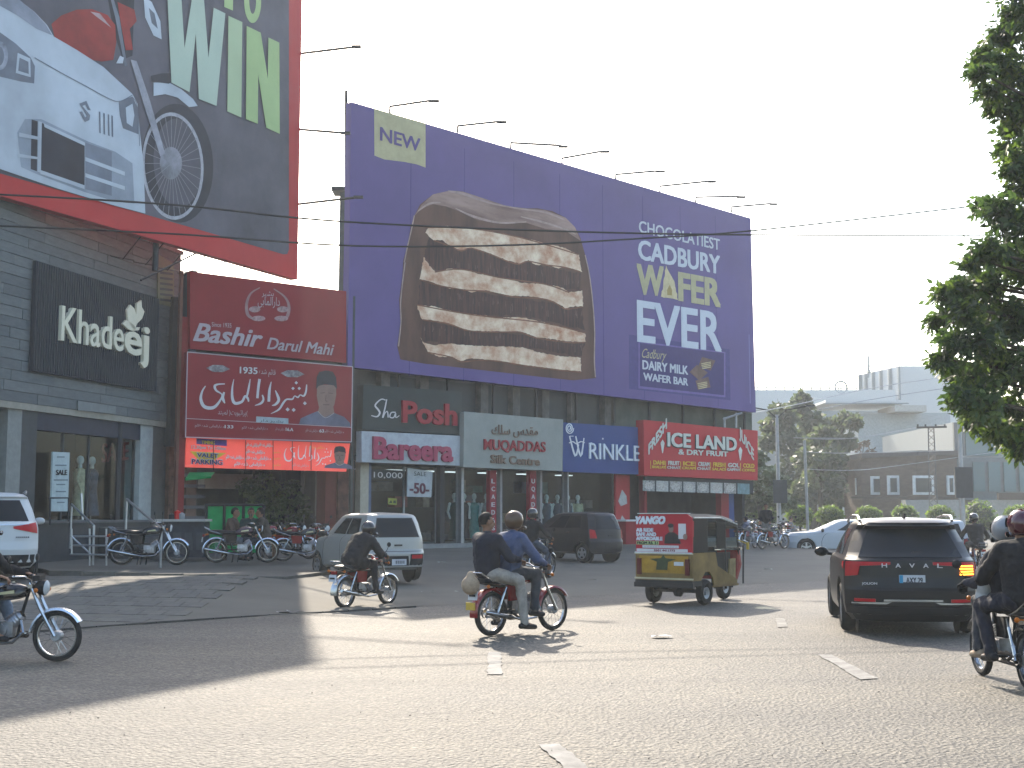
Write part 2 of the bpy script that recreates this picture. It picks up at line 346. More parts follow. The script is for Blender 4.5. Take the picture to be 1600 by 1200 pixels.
# raised parking platform with kerb
plat = [(-9.4, 26.3), (-4.7, 26.5), (-4.2, 29.5), (-5.9, 39.5), (-14, 41), (-15.5, 33), (-9.9, 27.3)]
tz = (.50, .36, .34, .52, .52, .52, .50); pb = B(); n7 = len(plat)
pb.add([(x, y, z) for (x, y), z in zip(plat, tz)] + [(x, y, .05) for x, y in plat], poly_faces(plat) + [(i, (i + 1) % n7, n7 + (i + 1) % n7, n7 + i) for i in range(n7)]); pf = tag(pb.build('platform', dust), kind='structure')
kb = B()
for (a, c, za, zc) in ((plat[0], plat[1], .5, .36), (plat[1], plat[2], .36, .34)):
    a, c = Vector((*a, 0)), Vector((*c, 0)); L = (c - a).length; n = int(L / .62); az = atan2((c - a).y, (c - a).x)
    for i in range(n):
        p = a + (c - a) * ((i + .5) / n); q = B(); q.box((0, 0, 0), (L / n - .018, .15, .3)); k = q.build('kerb_stone', pav[i % 2 * 1], pf); k.location = (p.x, p.y - .02, za + (zc - za) * (i + .5) / n - .135 + random.uniform(-.006, .006)); k.rotation_euler.z = az
# pavers of the ramp in front of the platform
pv = tag(bpy.data.objects.new('paved_ramp', None), kind='structure'); COL.objects.link(pv)
q = B(); q.box((0, 0, 0), (.385, .47, .05)); ms = [q.build('paver', p_, pv) for p_ in pav]
n_ = 0
for i in range(17):
    for j in range(17):
        u, v = i * .4 - 10.0, 19.4 + j * .485
        x, y = u + v * .02, v + u * -.0
        if dF(x, y) > 16.4 or y > 25.9 or x > -5.2: continue
        k = ms[n_ % 3]
        if n_ > 2: k = k.copy(); COL.objects.link(k)
        else: k = ms[n_]
        k.location = (x + (.2 if j % 2 else 0), y, gz(x, y) + random.uniform(-.010, -.005)); k.rotation_euler = (atan2(gz(x, y + .2) - gz(x, y - .2), .4), -atan2(gz(x + .2, y) - gz(x - .2, y), .4), random.uniform(-.015, .015)); n_ += 1
# road edge gutter line
eb = B(); pts = [FP.w(s, 0, 17.05 + .1 * sin(s * .9)) for s in [x * .5 for x in range(-64, -22)]]
for i in range(0, len(pts) - 1):
    a, c = pts[i], pts[i + 1]; dd = (c - a).normalized(); p = (a + c) / 2; eb.box((p.x, p.y, .012), ((c - a).length * .96, .045, .036), atan2(dd.y, dd.x))
tag(eb.build('road_edge', mat('edge_grime', (.07, .066, .06), .9)), kind='structure')
# lane dashes, traced as worn strips on the road surface
for q4 in ([(763, 1020), (783, 1020), (785, 1055), (761, 1055)], [(1277, 1024), (1300, 1024), (1372, 1061), (1345, 1063)], [(843, 1165), (874, 1164), (925, 1205), (885, 1206)],
           [(1211, 967), (1226, 967), (1232, 980), (1215, 981)], [(1085, 908), (1092, 908), (1096, 913), (1088, 913)]):
    c4 = [G(*p) for p in q4]; b = B(); n = 14
    L = [c4[0].lerp(c4[3], i / n) for i in range(n + 1)]; Rr = [c4[1].lerp(c4[2], i / n) for i in range(n + 1)]
    vs = []
    for i in range(n + 1):
        e = (Rr[i] - L[i]).normalized()
        for v, sg in ((L[i], -1), (Rr[i], 1)): w = v + e * random.uniform(-.014, .014); vs.append((w.x, w.y, max(gz(w.x, w.y), 0) + .010))
    b.add(vs, [(2 * i, 2 * i + 1, 2 * i + 3, 2 * i + 2) for i in range(n)]); tag(b.build('lane_marking', marking), kind='structure')
# litter
rnd = random.Random(3); sheetm = mat('paper_litter', (.45, .44, .42), .7, 0, .2)
lit = [(337, 954), (355, 962), (462, 958), (441, 960), (670, 928), (706, 927), (925, 908), (1183, 897), (1200, 891), (1030, 997), (640, 895), (690, 880)]
for i, (x, y) in enumerate(lit):
    p = G(x, y, .12); z = gz(p.x, p.y); p = G(x, y, z)
    b = B(); n = 7; c = (0, 0, .02); ring = [(rnd.uniform(.07, .15) * cos(2 * pi * k / n) * 1.3, rnd.uniform(.07, .14) * sin(2 * pi * k / n), rnd.uniform(.003, .035)) for k in range(n)]
    b.add([c] + ring, [(0, 1 + k, 1 + (k + 1) % n) for k in range(n)])
    o = b.build('litter_scrap', sheetm); o.location = (p.x, p.y, z + .014); tag(o, 'small pale crumpled scrap of litter lying on the dusty asphalt', 'litter', 'scraps of litter on the ground')
pm = mat('pebble_dark', (.05, .045, .04), .9); pb_ = B()
for i in range(150):
    x = rnd.uniform(0, 1600); y = rnd.uniform(915, 1195); p = G(x, y); z = max(gz(p.x, p.y), 0)
    r = rnd.uniform(.003, .009); pb_.ball((p.x, p.y, z + .014), (r, r, r * .6), 5, 3)
tag(pb_.build('loose_pebbles', pm), kind='stuff')
# ---------------- cladding store on the left
def wallbox(b, pl, s0, s1, z0, z1, off, depth):
    q = [pl.w(s0, z0, off), pl.w(s1, z0, off), pl.w(s1, z1, off), pl.w(s0, z1, off)]; b.prism(q, -pl.n * depth)
    return b
x0 = -.4 * 31.5; KP = Plane(x0, 31.5, R(15.2)); 
if KP.n.x < 0: KP.n = -KP.n
KL = KP.hit(281, 500)[0]
st = thing('clothing_store', 'grey plank-clad clothing store with glazed ground floor at the left edge', 'building', (x0, 31.5, 0))
b = B(); wallbox(b, KP, -5, KL, 4.45, 9.75, -.06, 9); b.build('upper_storey', clad[2], st, world=True)
rows = 20; zb = 4.45; hh = 5.3 / rows; cache = {}
rnd = random.Random(11)
for r in range(rows):
    s = -5 - rnd.uniform(0, 1.5)
    while s < KL:
        e = min(s + rnd.choice((1.8, 2.4, 2.9)), KL); a = max(s, -5)
        if e - a > .1:
            b = B(); wallbox(b, KP, a + .006, e - .006, zb + r * hh + .008, zb + (r + 1) * hh - .008, rnd.uniform(-.012, .004), .045); b.build('plank', clad[rnd.randrange(3)], st, world=True)
        s = e
b = B(); wallbox(b, KP, -5, KL + .05, 9.75, 9.87, .05, 9.2); b.build('coping', concrete, st, world=True)
b = B(); wallbox(b, KP, -5, KL, 4.28, 4.449, -.02, 3.4); b.build('soffit', mat('soffit_beige', (.30, .28, .23), .7), st, world=True)
FLZ = 1.42
b = B(); wallbox(b, KP, -5, KL, FLZ, 4.28, -3.4, 5); b.build('rear_wall', dark, st, world=True)
for e_ in (KL - .25, -4.8): b = B(); wallbox(b, KP, e_, e_ + .2, FLZ, 4.28, -.7, 2.9); b.build('end_wall', dark, st, world=True)
b = B(); wallbox(b, KP, -5, KL + .1, .3, FLZ, .9, 4.3); b.build('plinth', mat('dark_granite', (.045, .05, .055), .4), st, world=True)
b = B(); wallbox(b, KP, -5, KL + .15, FLZ, FLZ + .06, .98, 4.4); b.build('entrance_slab', mat('slab_grey', (.12, .125, .125), .6), st, world=True)
lg = mat('pilaster_pale', (.23, .24, .225), .5); dg = mat('pilaster_dark', (.055, .062, .065), .5)
def kp(px, y=700): return KP.hit(px, y)[0]
for (a, c, m, nm) in ((16, 38, lg, 'pilaster'), (38, 62, dg, 'pilaster'), (224, 243, mat('pilaster_white', (.38, .41, .40), .5), 'pilaster'), (243, 281, mat('pilaster_grey', (.10, .105, .10), .6), 'pilaster'), (-60, -25, dg, 'pilaster')):
    b = B(); wallbox(b, KP, kp(a), min(kp(c), KL), FLZ + .06, 4.28, -.1, .5); b.build(nm, m, st, world=True)
b = B(); wallbox(b, KP, kp(63), kp(224), 3.82, 4.28, -.12, .25); b.build('fascia', mat('fascia_navy', (.03, .036, .055), .5), st, world=True)
b = B(); wallbox(b, KP, kp(64), kp(224), FLZ + .06, 3.82, -.3, .012); b.build('window_pane', glassm, st, world=True)
b = B(); wallbox(b, KP, -5, kp(14), FLZ + .06, 4.28, -.3, .012); b.build('window_pane', glassm, st, world=True)
for x in (64, 112, 152, 223):
    b = B(); wallbox(b, KP, kp(x), kp(x) + .06, FLZ + .06, 3.82, -.27, .09); b.build('mullion', dg, st, world=True)
# red sale lettering inside the glass
text(KP, 'SALE', (158, 722), (200, 718), 693, -.34, mat('dull_red_print', (.16, .02, .02), .6), st, fat=.02)
b = B()
for x, z in ((-4.2, 3.6), (-3.6, 3.3), (-3.0, 3.75), (-4.6, 3.2)):
    p = KP.w(x, z, -1.2); b.ball(p, .07, 8, 6)
b.build('interior_lamp', mat('warm_lamp', (1, .62, .25), .5, emit=1.0), st, world=True)
# white standing sale poster
po = thing('sale_poster', 'tall pale poster reading SALE in the store window behind the railings', 'poster', KP.w(kp(92), FLZ, .1))
b = qb(KP, [(80, 799), (106, 799), (109, 707), (83, 706)], .05, .05); b.build('board', mat('poster_pale', (.42, .50, .50), .5), po, world=True)
text(KP, 'SALE', (87, 742), (104, 742), 734, .056, ink, po, fat=.02)
for yy, w in ((727, 9), (750, 11), (757, 7), (714, 6), (768, 8), (785, 6)):
    art(KP, [(95 - w, yy - 1), (95 + w, yy - 1), (95 + w, yy + 1), (95 - w, yy + 1)], .056, mat('poster_grey_text', (.16, .2, .22), .6), po, 'small_print')
# sign of the store
kd = thing('store_sign', 'dark ribbed sign panel with raised cream Khadeej letters on the grey plank wall', 'sign', KP.w(kp(150), 6, .1))
qq = [(50, 579), (244, 612), (249, 467), (57, 407)]
qb(KP, qq, .12, .1).build('panel', navyp, kd, world=True)
b = B(); hs = [KP.hit(*p, .12) for p in qq]; n = 58
for i in range(n):
    t = (i + .5) / n; s0 = hs[0][0] * (1 - t) + hs[1][0] * t; z0 = hs[0][1] * (1 - t) + hs[1][1] * t; z1 = hs[3][1] * (1 - t) + hs[2][1] * t
    p = KP.w(s0, (z0 + z1) / 2, .132); b.box(p, (.03, .035, z1 - z0 - .03), pi / 2 - R(15.2))
b.build('ribs', mat('rib_slate', (.035, .045, .06), .45), kd, world=True)
text(KP, 'Khade', (92, 531), (190, 549), 476, .16, cream, kd, ext=.05, bold=.008)
text(KP, 'ej', (191, 549), (230, 559), 511, .16, cream, kd, ext=.05, bold=.022, cap=.52)
for pts in ([(210, 518), (200, 500), (199, 484), (204, 476), (210, 482), (213, 492), (214, 474), (221, 469), (222, 480), (226, 487), (222, 498), (214, 506)], [(192, 506), (197, 500), (206, 504), (212, 512), (219, 511), (217, 516), (207, 517), (200, 514)]):
    art(KP, pts, .24, cream, kd, 'leaf_emblem', .06)
nb = thing('notice_panel', 'narrow yellowish notice panel with dark lines beside the top corner of the plank wall', 'notice', KP.w(kp(262), 7, .1))
qb(KP, [(247, 474), (272, 480), (272, 412), (247, 397)], .05, .04).build('panel', mat('notice_yellow', (.17, .17, .10), .6), nb, world=True)
for i in range(6):
    y = 424 + i * 8.4; art(KP, [(250, y), (270, y + 2.5), (270, y + 6), (250, y + 3.8)], .056, mat('notice_dark', (.04, .05, .05), .6), nb, 'text_line')
ww = thing('wall_patch_sign', 'pale blank strip sign low on the plank wall above the shop window', 'sign', KP.w(kp(150), 4.5, .1))
qb(KP, [(122, 641), (181, 647), (181, 635), (122, 626)], .05, .03).build('panel', mat('strip_pale', (.20, .215, .21), .6), ww, world=True)
# steps and railings
sp = thing('entrance_steps', 'dark steps with steel railings climbing to the clothing store door', 'steps', (-9.2, 31, .5))
o0 = KP.w(kp(150), 0, .95); U = KP.n; W = KP.d
for i in range(6):
    b = B(); z = .5 + (FLZ - .5) * (i + 1) / 7; d = 1.9 * (1 - i / 6); q = [o0 + W * a + Vector((0, 0, .45)) for a in (-1.2, 1.6)]
    b.prism([q[0], q[1], q[1] + U * d, q[0] + U * d], (0, 0, z - .45)); b.build('step', mat('step_dark', (.06, .062, .065), .6), sp, world=True)
tubem = mat('rail_steel', (.32, .33, .34), .35, .8)
def rail(px, name='railing'):
    pts = [V(*p) for p in px]
    return pts
for (a, c) in (((374, 620, 3), (500, 740, 3)), ((660, 600, 3), (845, 755, 3))):
    pass
b = B(); A1 = V(112, 788, 32.2); A2 = V(147, 822, 29.8); b.tube([A1, A2, A2 + Vector((0, 0, -.9))], .028); b.tube([A1, A1 + Vector((0, 0, -1.1))], .028)
b.tube([V(127, 771, 31.8), V(129, 812, 31.8)], .03)
b.build('railing', tubem, sp, world=True)
b = B(); A1 = V(198, 780, 31.8); A2 = V(252, 826, 29.6); b.tube([A1, A2, A2 + Vector((0, 0, -.9))], .032); b.tube([A1, A1 + Vector((0, 0, -1.1))], .028); b.build('railing', tubem, sp, world=True)
b = B()
for k in range(3): b.tube([V(110, 838 + k * 14, 29.8), V(168, 838 + k * 14.5, 29.4)], .02)
for x in (112, 140, 166): b.tube([V(x, 826, 29.7), V(x, 866 + (x > 120) * 18, 29.7)], .022)
b.tube([V(112, 838, 29.7), V(142, 866, 29.7)], .02); b.build('railing', tubem, sp, world=True)
b = B(); b.tube([V(75, 778, 31.2), V(107, 778, 31.6), V(107, 815, 31.6)], .022); b.tube([V(78, 778, 31.2), V(78, 820, 31.2)], .022); b.build('railing', darksteel, sp, world=True)
# mannequins
def mannequin(loc, rz, dressm, label, h=1.75, headm=None, dark_top=None, flare=.24, parent_group=None, sleeves=True):
    t = thing('mannequin', label, 'mannequin', loc, rz, parent_group); hm = headm or mat('mannequin_white', (.75, .76, .74), .4)
    k = h / 1.75; b = B(); b.ball((0, 0, 1.63 * k), (.085 * k, .1 * k, .125 * k), 10, 8); b.lathe((0, 0, 1.42 * k), (0, 0, 1), [(0, .06 * k), (.12 * k, .045 * k)], 8); b.build('head', hm, t, True)
    b = B(); b.lathe((0, 0, .12), (0, 0, 1), [(0, flare), (.35, flare * .8), (.75, .15), (.95, .17), (1.2, .19), (1.3, .13), (1.34, .03)], 14); b.build('dress', dressm, t, True)
    b = B()
    for sg in (-1, 1): b.cap((sg * .19, 0, 1.36 * k), (sg * .25, .03, 1.08 * k), .055, .045); b.cap((sg * .25, .03, 1.08 * k), (sg * .2, -.05, .85 * k), .045, .035)
    b.build('arms', dressm if sleeves else hm, t, True)
    b = B(); b.lathe((0, 0, 0), (0, 0, 1), [(0, .2), (.02, .2), (.025, .02), (.2, .02)], 12); b.build('stand', steel, t)
    return t
mdm = [mat('dress_cream', (.6, .55, .36), .7, 0, .3, 8), mat('dress_dark', (.02, .022, .03), .7), mat('dress_teal', (.08, .32, .30), .6, 0, .3, 6), mat('dress_bottle', (.012, .05, .045), .6), mat('dress_navy', (.06, .08, .13), .6, 0, .3, 9), mat('dress_grey', (.35, .35, .36), .7, 0, .3, 9)]
for px, mi, lb, hh_ in ((134, 1, 'black cloaked mannequin in the store window beside the pale sale poster', 1.8), (163, 0, 'mannequin in a long cream dress in the middle of the store window', 1.8), (181, 4, 'mannequin in dark navy dress right of the cream dress in the store window', 1.8)):
    s = kp(px); mannequin(KP.w(s, FLZ + .06, -.75), R(100), mdm[mi], lb, hh_)
armm = mat('lamp_arm_grey', (.06, .055, .055), .6)
whx = mat('print_pure_white', (.95, .92, .90), .5, 0, .03)
# ---------------- motorbike / car advertising billboard
SP = Plane(-.167 * 42.2, 42.2, R(25.6)); SP.n = Vector((cos(R(25.6)), -sin(R(25.6)), 0))
sb = thing('billboard', 'huge charcoal billboard with white car, red motorbike, the word WIN and a red border', 'billboard', (SP.p.x, SP.p.y, 9.4))
sE = SP.hit(467, 300)[0]; SB, ST = 9.4, 19.3
def sbox(a, c, z0, z1, off, dep, m, name, pl=SP, par=sb):
    b = B(); wallbox(b, pl, a, c, z0, z1, off, dep); return b.build(name, m, par, world=True)
sbox(sE - 16, sE, SB, ST, .0, .28, redv, 'board')
inner = [(451.5, 0 - 60), (451.5, 390), (449, 397), (443, 397.5), (318, 360), (160, 316), (0, 270), (-160, 226), (-160, -200), (451.5, -60)]
inner = [(451.5, -18), (451.5, 390), (449, 397), (443, 397.5), (318, 361), (160, 316), (0, 271), (-140, 231), (-140, -330)]
art(SP, inner, .008, grayv, sb, 'poster_ground')
Z1 = lambda p: zz(p, 0, 0, 3.3333)
def sart(p, o, m, n='print_shape'): return art(SP, Z1(p), .008 + o * .004, m, sb, n)
# wheel of the motorbike
def ell(cx, cy, rx, ry, n=40, rot=0, a0=0, a1=2 * pi):
    return [(cx + rx * cos(a) * cos(rot) - ry * sin(a) * sin(rot), cy + rx * cos(a) * sin(rot) + ry * sin(a) * cos(rot)) for a in [a0 + (a1 - a0) * i / n for i in range(n + (a1 - a0 < 6.2))]]
def ring(cx, cy, rx, ry, w, o, m, n='print_ring', rot=0):
    e1 = Z1(ell(cx, cy, rx, ry, 44, rot)); e2 = Z1(ell(cx, cy, rx - w, ry - w * 1.3, 44, rot)); b = B(); off = .008 + o * .004
    vs = [SP.w(*SP.hit(*p, off), off) for p in e1 + e2]; b.add(vs, [(i, (i + 1) % 44, 44 + (i + 1) % 44, 44 + i) for i in range(44)]); return b.build(n, m, sb, world=True)
ring(925, 850, 185, 310, 60, 1, card, 'tyre_print', -.06)
ring(900, 865, 160, 280, 14, 2, mat('print_rim', (.42, .42, .45), .5, 0, .2), 'rim_print', -.05)
lns = []
for i in range(30):
    a = 2 * pi * i / 30 + .05; lns.append([(895 / 3.3333, 850 / 3.3333, .8), ((900 + 150 * cos(a)) / 3.3333, (865 + 268 * sin(a)) / 3.3333, .8)])
strokes(SP, lns, .022, mat('print_spoke', (.28, .28, .31), .5), sb, 'spoke_print')
sart(ell(890, 850, 58, 85), 5, mat('print_hub', (.26, .26, .29), .5, 0, .5, 1.2), 'hub_print')
sart([(680, 310), (712, 318), (780, 520), (860, 800), (835, 815), (745, 530)], 6, mat('print_fork', (.34, .34, .38), .5, 0, .3, 2), 'fork_print')
sart([(560, -20), (700, -20), (690, 290), (640, 310), (590, 160)], 1, card)
sart([(268, 125), (320, 80), (400, 50), (480, 48), (560, 78), (600, 130), (606, 220), (590, 312), (530, 320), (455, 308), (390, 262), (285, 195)], 2, redt, 'tank_print')
sart([(470, 60), (520, 70), (580, 145), (560, 130), (500, 85)], 3, mat('print_gleam', (.5, .34, .34), .5))
sart([(612, 10), (700, 50), (712, 110), (676, 150), (692, 260), (655, 262), (632, 140)], 3, redt, 'cowl_print')
sart([(748, -20), (790, 10), (835, 110), (842, 205), (800, 185), (756, 90)], 3, carw, 'lamp_print'); sart([(775, 40), (805, 70), (822, 150), (790, 120)], 4, cars)
sart([(575, -10), (600, 90), (650, 345), (662, 340), (622, 90), (590, -10)], 5, cars, 'lever_print')
sart([(800, 500), (800, 430), (880, 430), (945, 465), (1005, 515), (1030, 552), (985, 558), (925, 508), (860, 490)], 7, carw, 'fender_print')
sart([(790, 425), (785, 395), (840, 382), (905, 380), (962, 384), (905, 412), (880, 436)], 8, card, 'clock_print')
sart([(605, 330), (625, 290), (645, 300), (640, 330)], 6, carw)
# the white car
sart([(-120, -60), (40, -60), (120, 15), (180, 62), (245, 130), (280, 190), (400, 260), (540, 350), (690, 490), (716, 540), (730, 700), (748, 860), (757, 1112), (600, 1072), (300, 982), (0, 880), (-120, 840)], 9, carw, 'car_print')
sart([(-120, -60), (40, -60), (120, 15), (178, 62), (240, 130), (272, 184), (190, 150), (90, 80), (0, 30), (-120, -20)], 10, mat('print_screen', (.24, .26, .31), .5, 0, .4, .6))
sart([(0, 168), (80, 225), (160, 300), (182, 345), (178, 435), (110, 425), (-60, 385), (-60, 140)], 10, cars, 'headlamp_print')
sart([(92, 275), (158, 305), (160, 402), (82, 380)], 11, carw); sart([(102, 300), (148, 322), (150, 385), (95, 368)], 12, cars); sart(ell(0, 290, 42, 75), 11, mat('print_lens', (.3, .32, .37), .5, 0, .5, 2)); sart(ell(-4, 292, 25, 50), 12, cars)
sart([(618, 530), (690, 502), (718, 565), (722, 700), (640, 668), (624, 600)], 10, cars, 'headlamp_print'); sart([(655, 560), (690, 540), (700, 600), (690, 660), (660, 640)], 11, carw)
strokes(SP, [[(x / 3.3333, y / 3.3333, 1.3) for x, y in ((180, 300), (320, 380), (450, 450), (560, 510), (622, 528), (690, 495))], [(x / 3.3333, y / 3.3333, 1) for x, y in ((690, 505), (716, 560), (728, 760))]], .055, cars, sb, 'panel_line')
sart([(90, 690), (130, 620), (215, 620), (455, 735), (600, 790), (690, 850), (700, 1060), (600, 1050), (440, 1000), (200, 910), (110, 870)], 10, mat('print_car_mid', (.30, .34, .39), .5, 0, .25, .5))
sart([(165, 622), (196, 632), (192, 892), (160, 880)], 11, card); sart([(218, 640), (440, 742), (440, 975), (214, 892)], 12, card, 'grille_print'); sart([(445, 742), (582, 790), (582, 1020), (445, 985)], 11, cars)
for q in ([(100, 690), (200, 712), (200, 728), (100, 712)], [(95, 800), (200, 818), (200, 830), (95, 818)], [(228, 642), (442, 742), (442, 760), (232, 662)], [(210, 885), (440, 965), (440, 985), (210, 905)], [(445, 818), (650, 895), (650, 915), (445, 838)], [(445, 902), (650, 970), (650, 990), (445, 922)], [(200, 630), (218, 636), (212, 900), (196, 894)]):
    sart(q, 13, carw, 'grille_bar')
for x in (515, 538, 561, 580): sart([(x, 580 + (x - 515) * .3), (x + 8, 584 + (x - 515) * .3), (x + 10, 696 + (x - 515) * .3), (x + 2, 690 + (x - 515) * .3)], 11, cars, 'badge_bar')
sart([(412, 540), (450, 525), (466, 560), (474, 575), (458, 572), (444, 545), (430, 552), (470, 600), (466, 625), (442, 636), (412, 582), (428, 580), (444, 612), (452, 604)], 11, cars, 'badge')
# words
for pts, m in (([(870, -60), (942, -60), (961, 250), (1003, -30), (1062, -10), (1086, 300), (1113, 40), (1174, 70), (1128, 552), (1036, 515), (1020, 175), (987, 480), (893, 430)], limw), ([(1190, 82), (1262, 115), (1257, 612), (1184, 580)], mat('print_pale_lime', (.46, .57, .34), .5, 0, .08, .4)),
               ([(1285, 135), (1358, 170), (1395, 410), (1398, 195), (1455, 222), (1457, 697), (1387, 665), (1345, 390), (1343, 645), (1281, 620)], lime)):
    sart(pts, 8.5, m, 'letter')
sart([(1170, -60), (1215, -60), (1213, 55), (1168, 36)], 2, lime, 'letter')
e1 = ell(1316, 10, 44, 110, 20, 0, 0, pi)[:21]; e2 = ell(1316, 0, 18, 72, 20, 0, 0, pi)[:21]; sart([(1360, -60)] + e1 + [(1272, -60), (1298, -60)] + e2[::-1] + [(1334, -60)], 2, lime, 'letter')
# frame and truss behind, lamp arms
for z in (9.9, 12.5, 15.5, 18.3): sbox(sE - 16, sE - .1, z, z + .12, -.3, .12, darksteel, 'truss_bar')
for k in range(8): sbox(sE - 15.5 + k * 2.18, sE - 15.38 + k * 2.18, 9.5, 19.2, -.42, .1, darksteel, 'truss_post')
b = B()
for s0 in (-6.5,):
    for o in (-.35, -1.5): b.tube([SP.w(s0 + sE, 9.45, o), SP.w(s0 + sE, .4 if o < -1 and s0 < -6 else 8.6, o)], .09)
b.build('support_post', darksteel, sb, world=True)
b = B(); rnd = random.Random(5)
for k in range(7):
    s = sE - 7.4 + k * .95; b.tube([SP.w(s, 9.42, -.1), SP.w(s + .5, 8.95, -1.2)], .018); b.tube([SP.w(s, 8.95, -1.2), SP.w(s + .95, 9.0, -1.2)], .02)
b.tube([SP.w(sE - 6.8, 8.3, -.6), SP.w(sE - 4.6, 9.5, -.4)], .03)
b.build('support_truss', darksteel, sb, world=True)
for (p, q) in (((466, 84), (557, 73)), ((466, 202), (540, 208)), ((466, 319), (560, 308))):
    b = B(); a = V(*p, 42.3); c = V(*q, 40.6); b.tube([a, a.lerp(c, .9), c], .045); b.box(c, (.3, .16, .07)); b.build('lamp_arm', armm, sb, world=True)
# ---------------- purple billboard 
PP = Plane(FP.p.x, FP.p.y, R(45.7)); PP.p = PP.p + PP.n * .35
pb = thing('billboard', 'wide purple chocolate wafer billboard above the shop row, with a cut bar and big lettering', 'billboard', PP.w(12, 6.3))
board = [(550, 158), (1173, 340), (1181, 645), (541, 573)]
qb(PP, [(549, 159), (1173, 341), (1181, 644.5), (543, 573)], 0, .3).build('board', purple, pb, world=True)
ZP = lambda p: zz(p, 560, 270, 3.4286)
def part(p, o, m, n='print_shape', j=0, st=6, Z=ZP): return art(PP, Z(jag(p, j, st, len(p)) if j else p), .004 + o * .003, m, pb, n)
outl = [(300,230),(330,170),(400,115),(490,95),(560,100),(680,140),(800,180),(870,190),(960,190),(1040,205),(1110,240),(1160,290),(1190,350),(1215,440),(1235,520),(1245,620),(1258,720),(1270,850),(1268,1000),(1272,1100),(1150,1112),(900,1085),(600,1050),(350,1022),(225,1000),(208,930),(225,800),(218,680),(235,560),(240,470),(265,380),(280,290)]
part(outl, 1, choc, 'bar_print')
part([(300,230),(340,170),(400,115),(490,95),(560,100),(680,140),(800,180),(900,190),(1000,200),(1110,240),(1160,290),(1192,365),(1120,318),(1000,300),(900,268),(780,270),(640,255),(560,215),(470,180),(400,168),(340,190)], 2, chocl, 'glaze_print')
for q in ([(480, 98, 5), (560, 112, 9), (700, 160, 6), (850, 190, 5), (1000, 212, 6), (1100, 250, 4)], [(520, 190, 3), (620, 235, 8), (760, 268, 6), (900, 262, 4)], [(870, 235, 3), (980, 262, 7), (1100, 300, 5), (1165, 330, 3)], [(320, 205, 4), (380, 165, 7), (440, 160, 4)]):
    strokes(PP, [[(560 + x / 3.4286, 270 + y / 3.4286, w / 2.2) for x, y, w in q]], .016, hilite, pb, 'glaze_highlight')
part([(380,340),(600,400),(900,480),(1190,540),(1190,630),(900,590),(600,530),(420,520),(350,455)], 3, chocd, 'filling_print', 5, 18)
part([(330,570),(700,650),(1200,720),(1210,840),(900,770),(600,755),(320,710)], 3, chocd, 'filling_print', 5, 18)
part([(330,790),(700,850),(1215,905),(1195,985),(900,935),(600,925),(340,900)], 3, chocd, 'filling_print', 5, 18)
wf = ([(358,320),(375,295),(480,285),(600,297),(740,318),(880,348),(1000,378),(1100,400),(1180,440),(1197,530),(1150,515),(1100,500),(1070,515),(1010,490),(950,495),(910,470),(860,485),(800,470),(700,430),(600,400),(550,415),(490,390),(450,360),(400,360)],
 [(350,450),(375,490),(410,532),(480,515),(550,515),(640,540),(760,560),(880,590),(1000,595),(1090,615),(1130,640),(1200,630),(1205,715),(1160,715),(1110,725),(1050,690),(980,670),(900,660),(830,660),(740,645),(680,630),(600,640),(570,625),(480,620),(430,600),(380,580),(328,570)],
 [(312,710),(400,715),(500,740),(620,760),(760,775),(880,775),(980,800),(1080,820),(1170,850),(1218,860),(1215,905),(1130,905),(1030,890),(950,880),(870,850),(790,850),(700,850),(600,845),(540,830),(480,805),(400,790),(340,785)],
 [(332,880),(350,910),(400,925),(480,915),(600,925),(750,930),(880,935),(960,960),(1060,980),(1190,990),(1195,1065),(1100,1055),(1000,1045),(900,1030),(800,1020),(700,1000),(600,995),(550,1010),(500,985),(430,985),(370,960)])
for i, w in enumerate(wf): part(w, 5, wafer, 'wafer_print', 2.6, 9)
for e_ in ([(405,362),(490,393),(550,418),(600,404),(700,434),(800,474),(860,489),(910,474),(1010,494),(1100,505),(1190,530)],[(330,572),(430,603),(570,628),(680,634),(830,664),(980,674),(1050,694),(1110,729),(1200,718)],[(345,787),(480,808),(600,848),(790,853),(870,854),(950,884),(1130,909),(1212,908)],[(372,962),(500,988),(550,1012),(700,1004),(900,1034),(1100,1059),(1192,1068)],[(370,292),(600,298),(880,350),(1180,438)],[(410,532),(550,517),(760,562),(1000,597),(1130,642)],[(315,708),(620,762),(980,802),(1216,858)]):
    strokes(PP, [[(560 + x / 3.4286, 270 + y / 3.4286, 1.9) for x, y in e_]], .024, mat('print_edge_shade', (.20, .075, .04), .5, 0, .5, 3), pb, 'wafer_edge_shade')  # brown strokes: shade at the wafer edges drawn into the printed artwork
for q in ([(250, 480), (235, 600), (226, 700), (228, 800), (215, 930)], [(1215, 440), (1240, 560), (1258, 720), (1266, 860), (1264, 1000), (1270, 1095)], [(300, 228), (285, 300), (262, 400), (246, 480)]):
    strokes(PP, [[(560 + x / 3.4286, 270 + y / 3.4286, 1.7) for x, y in q]], .02, hilite, pb, 'edge_highlight')
rnd = random.Random(2); sl_ = []
for (x0_, x1_, y0_, s_) in ((480, 1180, 455, .16), (420, 1200, 640, .14), (340, 1200, 820, .11)):
    for k in range(34):
        x = rnd.uniform(x0_, x1_); y = y0_ + (x - x0_) * s_ + rnd.uniform(-14, 20); h = rnd.uniform(10, 40); sl_.append([(560 + x / 3.4286, 270 + y / 3.4286, .5), (560 + x / 3.4286, 270 + (y + h) / 3.4286, .9)])
strokes(PP, sl_, .016, mat('print_filling_streak', (.16, .09, .085), .5), pb, 'filling_streaks')['kind'] = 'stuff'
